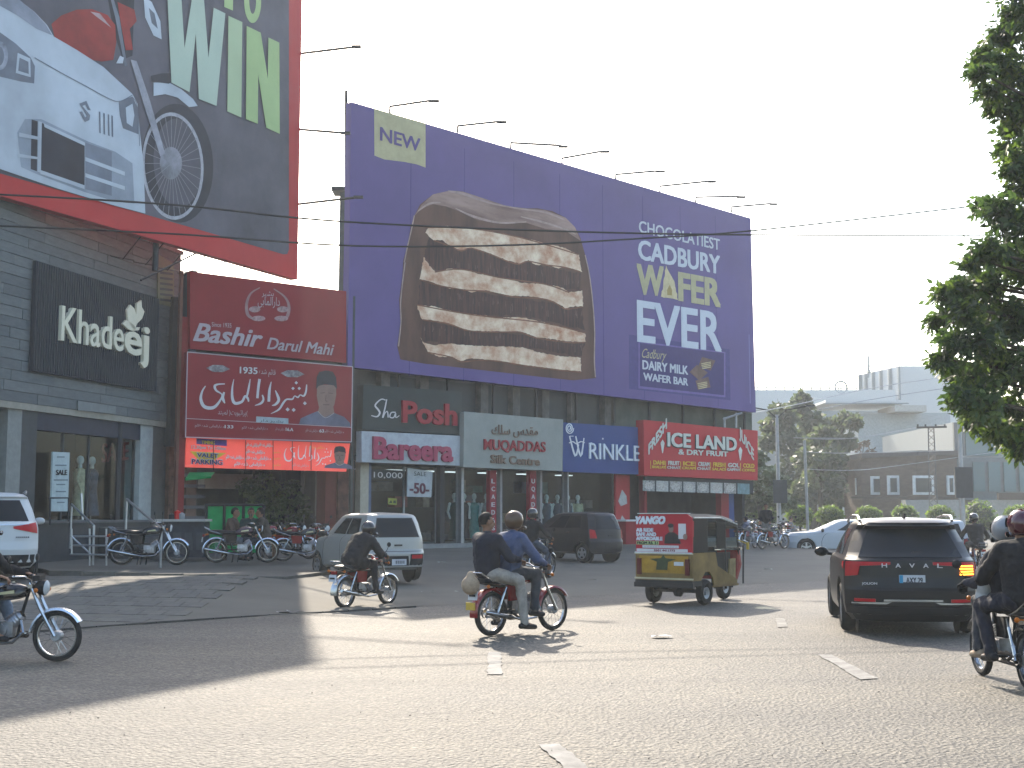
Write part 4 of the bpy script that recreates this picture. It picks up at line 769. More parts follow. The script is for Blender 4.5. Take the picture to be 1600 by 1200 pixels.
# ---------------- restaurant yard between store and shops
yd = thing('fish_house', 'shaded fish restaurant front with pale walls and brick pillars under the maroon signs', 'building', FP.w(-3, .5))
def ybx(a, c, z0, z1, off, dep, m, name): return sbx(FP.hit(a, 800, off)[0], FP.hit(c, 800, off)[0], z0, z1, off, dep, m, name, yd)
ybx(262, 560, .3, 8.2, -6, 1, mat('yard_wall', (.17, .165, .15), .8, 0, .3, .6), 'rear_wall'); ybx(262, 560, 3.7, 8.3, -.3, .5, mat('dark_backing', (.05, .05, .05), .8), 'sign_backing'); ybx(262, 560, 3.7, 3.9, -.8, 5, dark, 'ceiling')
ybx(290, 306, .5, 3.8, -1.0, .5, brick, 'brick_pillar'); ybx(262, 272, .5, 4.4, -.5, .5, mat('pillar_rust', (.15, .08, .055), .8, 0, .5, 4), 'brick_pillar')
ybx(318, 402, 2.5, 3.0, -3, .4, plaster, 'shade_board'); ybx(380, 470, .5, 3.2, -4.5, .3, mat('foliage_screen', (.03, .045, .03), .9, 0, .5, 3), 'planting_wall')
ybx(474, 492, .5, 3.7, -3.0, .2, mat('pale_door', (.22, .22, .19), .7, 0, .2), 'door_leaf'); ybx(508, 526, .4, 3.8, -.2, .5, mat('door_maroon', (.12, .025, .022), .6), 'maroon_pillar'); ybx(528, 552, .4, 3.8, -.1, .5, mat('rust_wall', (.10, .045, .035), .8, 0, .5, 3), 'side_wall')
for x in (494, 499, 505): 
    b = B(); s = FP.hit(x, 800, -1)[0]; b.tube([FP.w(s, .5, -1), FP.w(s, 3.7, -1)], .045); b.build('drain_pipe', mat('pipe_grey', (.27, .26, .24), .6), yd, world=True)
b = B()
for k in range(7): s = FP.hit(290, 800, -.9)[0]; b.box(FP.w(s + .3, 1.2 + k * .33, -.92), (.75, .04, .1), R(44.3))
b.build('shutter_slats', mat('shutter_grey', (.12, .12, .125), .6), yd, world=True)
# wall lamps, green shelter, counter
t = thing('green_shelter', 'bright green cloth windbreak on a black frame behind the seated men', 'windbreak', G(370, 870, .5))
Y1 = 34.5
for i, (a, c) in enumerate(((323, 348), (351, 378), (381, 409))):
    p, q = V(a, 844, Y1), V(c, 844, Y1); z0, z1 = .62, V(a, 790, Y1).z; b = B(); b.add([(p.x, Y1, z0), (q.x, Y1, z0), (q.x, Y1, z1), (p.x, Y1, z1), (p.x, Y1 + .04, z0), (q.x, Y1 + .04, z0), (q.x, Y1 + .04, z1), (p.x, Y1 + .04, z1)], [(0, 1, 2, 3), (4, 7, 6, 5), (0, 4, 5, 1), (3, 2, 6, 7), (0, 3, 7, 4), (1, 5, 6, 2)]); b.build('cloth_panel', green, t, world=True)
b = B()
for a in (321.5, 349.5, 379.5, 411): p = V(a, 840, Y1 - .04); b.tube([(p.x, p.y, .5), (p.x, p.y, V(a, 789, Y1).z)], .04)
for y in (789, 844): b.tube([V(321, y, Y1 - .04), V(411, y, Y1 - .04)], .035)
b.build('frame', blackp, t, world=True)
b = B(); p, q = V(290, 747, 38), V(330, 744, 38); b.add([p, q, V(336, 738, 39), V(296, 738, 39)], [(0, 1, 2, 3)]); b.add([V(290, 751, 38.02), V(330, 747, 38.02), q, p], [(0, 1, 2, 3)]); tag(b.build('shade_net', green), 'small scrap of bright green shade net hanging just under the red banner strip', 'net')
t = thing('counter_table', 'pale topped counter with dark cupboard front beside the red post', 'counter', G(280, 875, .5)); Y1 = 33
p, q = V(243, 813, Y1), V(322, 812, Y1); b = B(); b.box(((p.x + q.x) / 2, Y1 + .3, p.z), (q.x - p.x, .75, .06)); b.build('worktop', mat('worktop_pale', (.42, .40, .36), .5), t, world=True)
b = B(); b.box(((p.x + q.x) / 2 + .12, Y1 + .35, (p.z + .5) / 2), (q.x - p.x - .35, .6, p.z - .58)); b.build('cupboard', mat('cupboard_slate', (.035, .04, .05), .5, 0, .3), t, world=True)
for k in range(4): b = B(); b.box((p.x + .25 + k * .3, Y1 + .035, .95), (.2, .015, .45)); b.build('door_panel', mat('cupboard_face', (.055, .06, .07), .5), t, world=True)
for px, h, m, lb in ((277, .2, redb, 'small red pot on the pale counter top'), (284, .14, mat('jar_pale', (.3, .3, .3), .4), 'pale jar beside the red pot on the counter'), (268, .12, darksteel, 'dark jar at the left of the red pot on the counter')):
    v = V(px, 812, Y1 + .2); b = B(); b.lathe((v.x, v.y, p.z + .03), (0, 0, 1), [(0, .001), (0, .07), (h, .08), (h, .06), (h + .04, .001)], 12); tag(b.build('counter_pot', m, smooth=True), lb, 'pot')
# ---------------- overhead wires
def wire(name, pts, r, label, m=None):
    P = [V(*p) for p in pts]; Q = []
    for i in range(len(P) - 1):
        p0, p1, p2, p3 = P[max(i - 1, 0)], P[i], P[i + 1], P[min(i + 2, len(P) - 1)]
        for k in range(5):
            t = k / 5; Q.append(.5 * (2 * p1 + (p2 - p0) * t + (2 * p0 - 5 * p1 + 4 * p2 - p3) * t * t + (3 * p1 - p0 - 3 * p2 + p3) * t ** 3))
    Q.append(P[-1]); b = B(); b.tube(Q, r, 6); tag(b.build(name, m or blackp), label, 'wire')
wire('overhead_wire', [(-300, 292, 24), (0, 304, 24), (270, 320, 24), (470, 341, 24.5), (640, 352, 25), (900, 362, 26), (1180, 367, 27), (1600, 367, 29), (1800, 365, 30)], .019, 'upper overhead wire crossing both billboards and running level to the tree')
wire('overhead_wire', [(-300, 340, 24), (0, 353, 24), (280, 366, 24), (550, 384, 25), (800, 383, 26), (1010, 372, 27), (1180, 360, 28), (1530, 321, 30), (1700, 300, 31)], .018, 'lower overhead wire rising to the right towards the tree top')
# ---------------- far background
hz1 = mat('far_white_panels', (.50, .52, .53), .5, 0, .06, .05); hz2 = mat('far_grey_panels', (.22, .25, .26), .5, 0, .1, .05); farglass = mat('far_glass', (.10, .17, .18), .15, 0, .3, .05)
def fb(t, name, m, x0, x1, ytop, ybot, Y, dep, z0=None):
    a, c = V(x0, ytop, Y), V(x1, ybot, Y); zb = c.z if z0 is None else z0; b = B(); b.box(((a.x + c.x) / 2, Y + dep / 2, (a.z + zb) / 2), (c.x - a.x, dep, a.z - zb)); return b.build(name, m, t, world=True)
t = thing('white_warehouse', 'long pale grey building far behind the trees with a rooftop canopy', 'building', V(1250, 803, 150))
fb(t, 'wall', hz2, 1165, 1400, 609, 803, 150, 30, 0); fb(t, 'wall_band', hz1, 1165, 1400, 609, 640, 149.9, .2); fb(t, 'lower_wall', mat('far_lower', (.30, .34, .35), .6), 1340, 1490, 645, 803, 130, 15, 0)
fb(t, 'canopy', hz1, 1290, 1420, 625, 629, 128, 10); fb(t, 'canopy_edge', hz2, 1290, 1420, 629.5, 631, 127.8, .2)
b = B()
for x in range(1170, 1345, 14): b.tube([V(x, 609, 150), V(x, 604, 150)], .08)
b.tube([V(1170, 605, 150), V(1340, 607, 150)], .05); b.build('roof_rail', hz2, t, world=True)
for x0 in (1378, 1420): 
    for k in range(3): fb(t, 'window', mat('far_window', (.18, .23, .25), .3), x0 + k * 11, x0 + k * 11 + 9, 681, 689, 129.9, .15)
b = B(); b.torus(V(1314, 605, 150), (0, 1, 0), .7, .12, 14, 5); b.tube([V(1314, 611, 150), V(1314, 605, 150)], .1); tag(b.build('satellite_dish', hz2), 'round satellite dish on the roof of the long pale building', 'dish')
b = B(); b.tube([V(1357, 590, 155), V(1357, 556, 155)], .12); b.tube([V(1355, 580, 155), V(1360, 580, 155)], .25); b.tube([V(1355.5, 572, 155), V(1359, 572, 155)], .2); tag(b.build('roof_antenna', hz2), 'thin antenna rising behind the white ribbed tower block', 'antenna')
t = thing('white_block', 'tall white box building with vertical ribs behind the roadside tree', 'building', V(1420, 803, 160))
a = V(1342, 575, 160); b = B(); pts = [V(1342, 590, 165), V(1405, 574, 155), V(1520, 578, 155), V(1520, 578, 180), V(1342, 590, 185)]
b.prism([(p.x, p.y, 0) for p in pts], (0, 0, 19.6)); b.build('wall', hz1, t, world=True)
for x in (1343, 1352, 1364, 1376, 1390, 1404): p = V(x, 580, 164.6 - (x - 1342) * .158); b = B(); b.box((p.x, p.y - .1, 12), (.45 if x % 3 else .25, .3, 15)); b.build('rib', hz2, t, world=True)
fb(t, 'roof_hut', mat('far_cream', (.36, .35, .32), .6), 1398, 1448, 633, 643, 127, 6)
t = thing('glass_building', 'green glazed office block partly hidden by the roadside tree', 'building', V(1550, 803, 100))
fb(t, 'wall', hz2, 1488, 1700, 660, 803, 105, 20, 0); fb(t, 'glazing', farglass, 1508, 1560, 660, 712, 104.8, .1); fb(t, 'dark_corner', mat('far_dark', (.08, .10, .11), .5), 1490, 1506, 660, 712, 104.7, .3)
for k in range(8):
    fb(t, 'window', farglass, 1520 + k * 24, 1540 + k * 24, 722, 768, 96 - .2, .1)
fb(t, 'lower_wall', mat('far_mid', (.13, .16, .17), .6), 1488, 1720, 715, 803, 96, 8, 0); fb(t, 'cream_wall', mat('far_cream2', (.33, .31, .27), .7), 1530, 1720, 781, 830, 90, 4, 0)
fb(t, 'name_board', mat('far_board', (.09, .07, .055), .6), 1560, 1700, 770, 781, 89.9, .3); 
PW = Plane(V(1560, 790, 89.8).x, 89.6, R(90)); text(PW, 'Gulberg House', (1566, 779), (1598, 779), 773, .02, palew, t) if False else None
# low brick building with white framed windows
t = thing('brick_building', 'low brown brick building with white framed windows behind the clipped shrubs', 'building', V(1420, 803, 92))
pts = [V(1318, 740, 99), V(1345, 716, 94), V(1432, 712, 90), V(1495, 714, 90), V(1495, 714, 104), V(1318, 740, 110)]
zt = V(1432, 712, 90).z; brk = mat('far_brick', (.125, .095, .075), .85, 0, .25, 1.5, stretch=(1, 1, 4))
b = B(); b.prism([(p.x, p.y, 0) for p in pts], (0, 0, zt)); b.build('wall', brk, t, world=True); b = B(); b.prism([(p.x, p.y - .3, zt) for p in pts[:4]] + [(pts[4].x, pts[4].y, zt), (pts[5].x, pts[5].y, zt)], (0, 0, .35)); b.build('parapet', mat('far_parapet', (.10, .09, .085), .8), t, world=True)
wf_ = mat('far_frame_white', (.62, .64, .62), .5)
for (a, c, y0, y1, Y) in ((1337, 1353, 747, 773, 95.6), (1361, 1379, 744, 773, 92.9), (1387, 1406, 743, 773, 91.5), (1427, 1460, 743, 773, 89.8), (1480, 1494, 743, 773, 89.8)):
    f = fb(t, 'window', wf_, a, c, y0, y1, Y - .25, .25); fb(f, 'pane', mat('far_pane', (.05, .06, .06), .2), a + 4, c - 4, y0 + 4, y1 - 4, Y - .3, .06)
fb(t, 'string_course', mat('far_course', (.07, .06, .05), .8), 1330, 1495, 776, 779, 89.4, .3); fb(t, 'low_wall', mat('far_lowwall', (.30, .30, .28), .7), 1415, 1500, 781, 815, 86, 1, 0)
# foliage helper
def leaves(b, c, r, n, size, rnd, lean=.0):
    for _ in range(n):
        while True:
            v = Vector((rnd.uniform(-1, 1), rnd.uniform(-1, 1), rnd.uniform(-1, 1)))
            if .25 < v.length < 1: break
        v = v * (v.length ** -.4); p = Vector(c) + Vector((v.x * r[0], v.y * r[1], v.z * r[2]))
        d = Vector((rnd.gauss(0, 1), rnd.gauss(0, 1), rnd.gauss(0, .6) - .4)).normalized(); s = d.cross(Vector((rnd.gauss(0, 1), rnd.gauss(0, 1), rnd.gauss(0, 1)))).normalized()
        L = size * rnd.uniform(.6, 1.3); w = L * .33
        k = len(b.v); b.v += [tuple(p), tuple(p + d * L * .5 + s * w), tuple(p + d * L), tuple(p + d * L * .5 - s * w)]; b.f.append((k, k + 1, k + 2, k + 3)); b.mi.append(b.m)
def leaf_mat(name, c1, c2):
    m = mat(name, c1, .5, 0, 0, 1.8, spec=.3, col2=c2); nt = m.node_tree; n = nt.nodes; l = nt.links; p = n['Principled BSDF']; t = n.new('ShaderNodeBsdfTranslucent'); mx = n.new('ShaderNodeMixShader'); mx.inputs[0].default_value = .45
    src = p.inputs['Base Color'].links[0].from_socket; br = n.new('ShaderNodeMixRGB'); br.blend_type = 'MULTIPLY'; br.inputs[0].default_value = 1; br.inputs[2].default_value = (1.5, 1.7, .8, 1); l.new(src, br.inputs[1]); l.new(br.outputs[0], t.inputs[0])
    l.new(p.outputs[0], mx.inputs[1]); l.new(t.outputs[0], mx.inputs[2]); l.new(mx.outputs[0], n['Material Output'].inputs['Surface']); return m
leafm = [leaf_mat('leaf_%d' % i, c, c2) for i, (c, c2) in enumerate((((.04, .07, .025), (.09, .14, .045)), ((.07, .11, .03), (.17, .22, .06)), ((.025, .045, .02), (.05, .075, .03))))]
def tree(name, label, base, blobs, size, trunk_r, seed, mats=leafm, limbs=True, per=1.0):
    t = thing(name, label, 'tree', base); rnd = random.Random(seed); b = B(); bb = B()
    for (c, r, n) in blobs:
        b.m = rnd.choice((0, 0, 1, 2)); leaves(b, c, r, int(n * per), size, rnd)
    cr = b.build('crown', mats, t, world=True)
    cx = sum(q[0][0] for q in blobs) / len(blobs); cy = sum(q[0][1] for q in blobs) / len(blobs); lo = min(q[0][2] - q[1][2] * .3 for q in blobs); base = Vector(base); top = Vector((cx, cy, lo + .5))
    bb.tube([base, base.lerp(top, .5) + Vector((.1, 0, 0)), top], [trunk_r, trunk_r * .8, trunk_r * .6], 9)
    if limbs:
        for (c, r, n) in blobs[:14]: c = Vector(c); bb.tube([top, top.lerp(c, .5) + Vector((0, 0, .2)), c], [trunk_r * .45, trunk_r * .3, trunk_r * .12], 5)
    bb.build('trunk', mat('bark', (.07, .055, .04), .9, 0, .4, 3), t, world=True, smooth=True); return t
rnd = random.Random(21)
def blobset(outline, Y, dY, rpx, n):
    """outline: list of (px,py,rpx) clumps at depth Y"""
    k = F / Y; return [(tuple(V(x, y, Y + rnd.uniform(-dY, dY))), (r / k, r / k * 1.1, r / k * .8), n) for x, y, r in outline]
farl = [leaf_mat('far_leaf_%d' % i, c, c2) for i, (c, c2) in enumerate((((.055, .068, .055), (.085, .098, .078)), ((.065, .078, .06), (.11, .125, .09)), ((.05, .06, .052), (.07, .082, .068))))]  # paler, greyer leaves: distance haze put into the leaf colour
o1 = [(1225, 650, 18), (1250, 635, 16), (1270, 660, 22), (1205, 665, 14), (1235, 690, 26), (1270, 700, 28), (1300, 665, 14), (1325, 655, 12), (1318, 690, 16), (1300, 715, 22), (1245, 735, 30), (1285, 750, 28), (1320, 735, 14), (1262, 770, 26), (1300, 780, 22), (1230, 775, 22), (1200, 690, 10), (1335, 660, 6), (1215, 640, 9), (1255, 622, 7)]
tree('shade_tree', 'large hazy dark green tree left of the brick building', G(1270, 838, .0) * 1 if False else (V(1268, 803, 98).x, 98, 0), blobset(o1, 98, 3, 0, 420), .55, .45, 4, farl)
o2 = [(1275, 690, 20), (1290, 675, 12), (1262, 715, 22), (1295, 715, 20), (1280, 745, 24), (1305, 760, 16), (1255, 760, 18)]
tree('shade_tree', 'lighter round tree standing in front of the large hazy tree', (V(1280, 803, 88).x, 88, 0), blobset(o2, 88, 2, 0, 300), .4, .25, 5, [farl[1], farl[1], farl[0]])
o3 = [(1165, 700, 12), (1180, 715, 16), (1195, 740, 20), (1170, 750, 18), (1215, 755, 18), (1195, 775, 20), (1170, 785, 16), (1225, 785, 16), (1155, 775, 12), (1160, 680, 8)]
tree('street_tree', 'pale dusty tree right beside the ICE LAND sign', (V(1190, 803, 72).x, 72, 0), blobset(o3, 72, 2, 0, 380), .3, .2, 6, [mat('leaf_pale', (.13, .16, .09), .6, 0, .3, 2), farl[1], MC['leaf_pale']])
o4 = [(1340, 700, 6), (1352, 692, 5), (1362, 706, 5), (1345, 712, 6), (1335, 720, 6)]
tree('street_tree', 'small thin reddish tree above the left end of the brick roof', (V(1345, 803, 112).x, 112, 0), blobset(o4, 112, 1, 0, 60), .4, .1, 7, [mat('leaf_rust', (.12, .08, .05), .7)] * 3)
# clipped shrubs on the median
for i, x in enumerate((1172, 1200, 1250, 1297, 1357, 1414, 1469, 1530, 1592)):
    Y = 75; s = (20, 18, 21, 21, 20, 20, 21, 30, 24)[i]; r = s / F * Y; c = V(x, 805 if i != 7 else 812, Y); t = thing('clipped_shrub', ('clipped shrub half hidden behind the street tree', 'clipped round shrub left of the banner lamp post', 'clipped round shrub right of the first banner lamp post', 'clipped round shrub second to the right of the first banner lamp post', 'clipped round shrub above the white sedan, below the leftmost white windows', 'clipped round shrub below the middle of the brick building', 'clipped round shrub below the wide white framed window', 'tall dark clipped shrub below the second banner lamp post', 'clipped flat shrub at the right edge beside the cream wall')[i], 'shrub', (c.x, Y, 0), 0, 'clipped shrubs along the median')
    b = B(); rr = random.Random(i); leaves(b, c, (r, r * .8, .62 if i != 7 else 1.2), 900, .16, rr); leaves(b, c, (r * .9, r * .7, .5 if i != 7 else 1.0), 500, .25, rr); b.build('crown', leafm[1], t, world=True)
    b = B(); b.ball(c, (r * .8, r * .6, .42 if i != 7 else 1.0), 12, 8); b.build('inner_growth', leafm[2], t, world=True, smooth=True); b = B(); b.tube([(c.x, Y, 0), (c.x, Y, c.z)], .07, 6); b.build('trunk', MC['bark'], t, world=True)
b = B(); p, q = V(1150, 812, 74), V(1640, 812, 74); b.box(((p.x + q.x) / 2, 77, .35), (q.x - p.x, 5, .7)); tag(b.build('median_wall', mat('median_concrete', (.22, .21, .19), .8)), 'low concrete median wall under the clipped shrubs', 'wall')
# lamp posts with banners
mat('banner_dull', (.02, .022, .025), .9)
def lamp(px, ytop, Y, b0, b1, label, two=True):
    t = thing('street_lamp', label, 'street lamp', (V(px, 803, Y).x, Y, 0)); x = V(px, 803, Y).x; zt = V(px, ytop, Y).z; b = B(); b.tube([(x, Y, 0), (x, Y, zt)], [.13, .08], 8); b.build('post', steel, t, world=True)
    b = B(); 
    for sg in ((-1, 1) if two else (1,)): b.tube([(x, Y, zt - .2), (x + sg * .5, Y, zt + .25), (x + sg * 1.6, Y, zt + .45)], .035, 6); 
    b.build('arm', MC['banner_dull'], t, world=True)
    for sg in ((-1, 1) if two else (1,)): b = B(); b.box((x + sg * 1.8, Y, zt + .47), (.5, .2, .07)); b.build('lamp_head', MC['rib_slate'], t, world=True)
    p, q = V(*b0, Y - .2), V(*b1, Y - .2); b = B(); b.box(((p.x + q.x) / 2, Y - .2, (p.z + q.z) / 2), (q.x - p.x, .12, p.z - q.z)); b.build('banner_board', mat('banner_back', (.05, .055, .06), .6), t, world=True)
lamp(1217, 648, 68, (1208, 750), (1230, 786), 'hazy lamp post with a dark banner board between the trees'); lamp(1504, 560, 58, (1491, 730), (1520, 778), 'lamp post with a dark banner board in front of the glazed building', False)
# lattice pole and electric pole
t = thing('lattice_pole', 'lattice power pole with a crossbar on the brick roof line', 'utility pole', (V(1459, 803, 84).x, 84, 0)); x = V(1459, 803, 84).x; zt = V(1459, 668, 84).z; b = B()
for dx in (-.18, .18): b.tube([(x + dx * 1.6, 84, 0), (x + dx, 84, zt)], .04, 5)
for k in range(16): z = zt - k * .45; b.tube([(x - .2, 84, z), (x + .2, 84, z - .4)], .025, 4); b.tube([(x + .2, 84, z), (x - .2, 84, z - .4)], .025, 4)
b.build('lattice', mat('pole_dark', (.09, .09, .09), .7), t, world=True); b = B(); b.tube([V(1432, 668, 84), V(1479, 667, 84)], .07, 6)
for k in (1434, 1446, 1462, 1476): b.tube([V(k, 668, 84), V(k, 663, 84)], .06, 6)
b.build('crossbar', darksteel, t, world=True)
t = thing('electric_pole', 'thin pale electric pole in front of the hazy trees', 'utility pole', (V(1260, 803, 70).x, 70, 0)); b = B(); b.tube([(V(1262, 803, 70).x, 70, 0), V(1257, 688, 70)], .08, 6); b.tube([V(1240, 684, 70), V(1330, 685, 70)], .025, 5); b.build('pole', mat('pole_pale', (.3, .31, .3), .7), t, world=True)
for i, (pts, lb) in enumerate((([(1240, 684, 70), (1330, 685, 72), (1432, 668, 84)], 'thin wire from the pale pole to the lattice pole'), ([(1258, 706, 70), (1330, 708, 72), (1490, 704, 84)], 'thin wire crossing in front of the hazy tree at mid height'), ([(1260, 733, 70), (1330, 735, 72), (1400, 728, 78), (1600, 700, 84)], 'lowest thin wire sagging across the brick building'), ([(1150, 650, 60), (1240, 633, 68), (1400, 600, 75), (1700, 560, 80)], 'thin wire rising in front of the white block'), ([(1280, 640, 70), (1400, 618, 74), (1700, 575, 80)], 'second thin wire rising in front of the white block'))):
    wire('power_line', pts, .02, lb, steel)
# near tree at the right edge
o5 = [(1560, 60, 24), (1590, 40, 30), (1535, 88, 16), (1580, 120, 26), (1548, 140, 14), (1600, 160, 30), (1530, 112, 12), (1565, 95, 16), (1555, 165, 12), (1590, 10, 22), (1585, 195, 20), (1570, 232, 14), (1600, 240, 26), (1580, 262, 12), (1600, 290, 22), (1560, 325, 22), (1538, 318, 12), (1590, 350, 30), (1545, 392, 22), (1520, 405, 12), (1570, 400, 26), (1600, 420, 34), (1478, 455, 16), (1500, 450, 14), (1540, 440, 26), (1480, 490, 12), (1510, 480, 24), (1560, 490, 34), (1600, 500, 34), (1460, 500, 6), (1490, 530, 18), (1530, 530, 28), (1470, 560, 10), (1490, 575, 20), (1520, 590, 28), (1560, 560, 34), (1600, 580, 36), (1500, 620, 16), (1540, 630, 26), (1580, 640, 30), (1525, 655, 16), (1560, 668, 18), (1590, 680, 20), (1610, 690, 20), (1640, 100, 40), (1650, 250, 44), (1650, 400, 50), (1650, 560, 50), (1680, 480, 60), (1500, 440, 8) , (1590, 705, 8)]
Y5 = 15.5
def o5blobs():
    out = []
    for x, y, r in o5:
        k = F / Y5; out.append((tuple(V(x, y, Y5 + rnd.uniform(-.5, .7))), (r / k * .95, r / k * 1.4, r / k * .9), int(60 + r * 18)))
    return out
nt_ = thing('roadside_tree', 'big dark leafy tree reaching in at the right edge of the road', 'tree', (8.4, 16.5, 0)); b = B(); rr = random.Random(8); bl = o5blobs()
def leaflet(b, p, d, s, L):
    up = d.cross(s).normalized(); w = L * .24; k = len(b.v)
    b.v += [tuple(p), tuple(p + d * L * .38 + s * w + up * L * .05), tuple(p + d * L), tuple(p + d * L * .38 - s * w + up * L * .05)]; b.f += [(k, k + 1, k + 2), (k, k + 2, k + 3)]; b.mi += [b.m, b.m]
for c, r, n in bl:
    for _ in range(int(n / 3.2)):
        v = Vector((rr.gauss(0, .62), rr.gauss(0, .62), rr.gauss(0, .62)))
        if v.length > 1.35: continue
        p = Vector(c) + Vector((v.x * r[0], v.y * r[1], v.z * r[2])); b.m = rr.choice((0, 0, 2, 2, 1)) if c[2] > 3.2 else rr.choice((0, 1, 1, 2))
        d = Vector((rr.gauss(-.3, .8), rr.gauss(-.1, .8), rr.gauss(-.55, .5))).normalized(); s = d.cross(Vector((rr.gauss(0, 1), rr.gauss(0, 1), rr.gauss(0, 1)))).normalized()
        for q in range(5):      # a spray of leaflets along a stalk
            sg = 1 if q % 2 else -1; a = .75 * sg if q < 4 else 0; o_ = p + d * (.035 * (q // 2) + (.05 if q == 4 else 0)); dd = (d * cos(a) + s * sin(a)).normalized(); leaflet(b, o_, dd, dd.cross(d.cross(s)).normalized(), rr.uniform(.06, .125))
tag(b.build('crown', leafm, nt_, world=True), kind='stuff')
b = B(); b.tube([(8.4, 16.5, 0), (8.5, 16.4, 2), (8.2, 16.2, 4), (7.6, 15.9, 6.5)], [.28, .22, .18, .1], 10)
for c, r, n in bl:
    c = Vector(c); o = Vector((8.3, 16.3, max(2.4, min(c.z - .6, 6)))); b.tube([o, o.lerp(c, .5) + Vector((0, 0, .12)), c, c + (c - o).normalized() * r[0] * .7], [.05, .03, .014, .006], 5)
b.build('trunk', MC['bark'], nt_, world=True, smooth=True)
# planting in the restaurant yard
t = thing('yard_plant', 'dense dark climbing plant in the restaurant yard behind the parked motorbikes', 'plant', FP.w(FP.hit(410, 800, -2.4)[0], .5, -2.4)); b = B(); rr = random.Random(4)
for x, y, r in ((380, 760, 14), (395, 780, 16), (410, 755, 18), (428, 770, 16), (440, 790, 16), (450, 760, 12), (420, 800, 16), (400, 820, 14), (455, 815, 12), (465, 780, 9), (435, 830, 12), (470, 800, 8)):
    h = FP.hit(x, y, -2.4); k = F / 43; leaves(b, FP.w(h[0], h[1], -2.2), (r / k, r / k * .8, r / k), 190, .16, rr)
b.build('foliage', leafm, t, world=True); b = B()
for x in (395, 420, 446): s = FP.hit(x, 830, -2.6)[0]; b.tube([FP.w(s, .4, -2.6), FP.w(s, 3.2, -2.6)], .04, 5)
b.build('stem', MC['bark'], t, world=True)
# haze
b = B(); b.box((30, 135, 15.5), (396, 396, 33)); hzo = b.build('haze', leafm[0]) ; tag(hzo, kind='stuff')
# ---------------- motorcycles (y forward, x right, origin on the ground between the wheels)
def wheel(parent, y, r, w, name='wheel'):
    b = B(); b.torus((0, y, r), (1, 0, 0), r - w, w, 30, 8); o = b.build(name, rubber, parent, smooth=True)
    b = B(); b.torus((0, y, r), (1, 0, 0), r - w * 1.9, .012, 30, 6, rz=w * .75); b.build('rim', chrome, o, smooth=True)
    b = B(); b.lathe((-.06, y, r), (1, 0, 0), [(0, .001), (0, .05), (.02, .062), (.10, .062), (.12, .05), (.12, .001)], 14); b.build('hub', steel, o, smooth=True)
    b = B()
    for k in range(20):
        a = 2 * pi * k / 20; q = a + (.35 if k % 2 else -.35); sx = .045 if k % 4 < 2 else -.045
        b.tube([(sx, y + .055 * cos(q), r + .055 * sin(q)), (0, y + (r - w * 1.9) * cos(a), r + (r - w * 1.9) * sin(a))], .0028, 3, False)
    b.build('spokes', chrome, o); return o
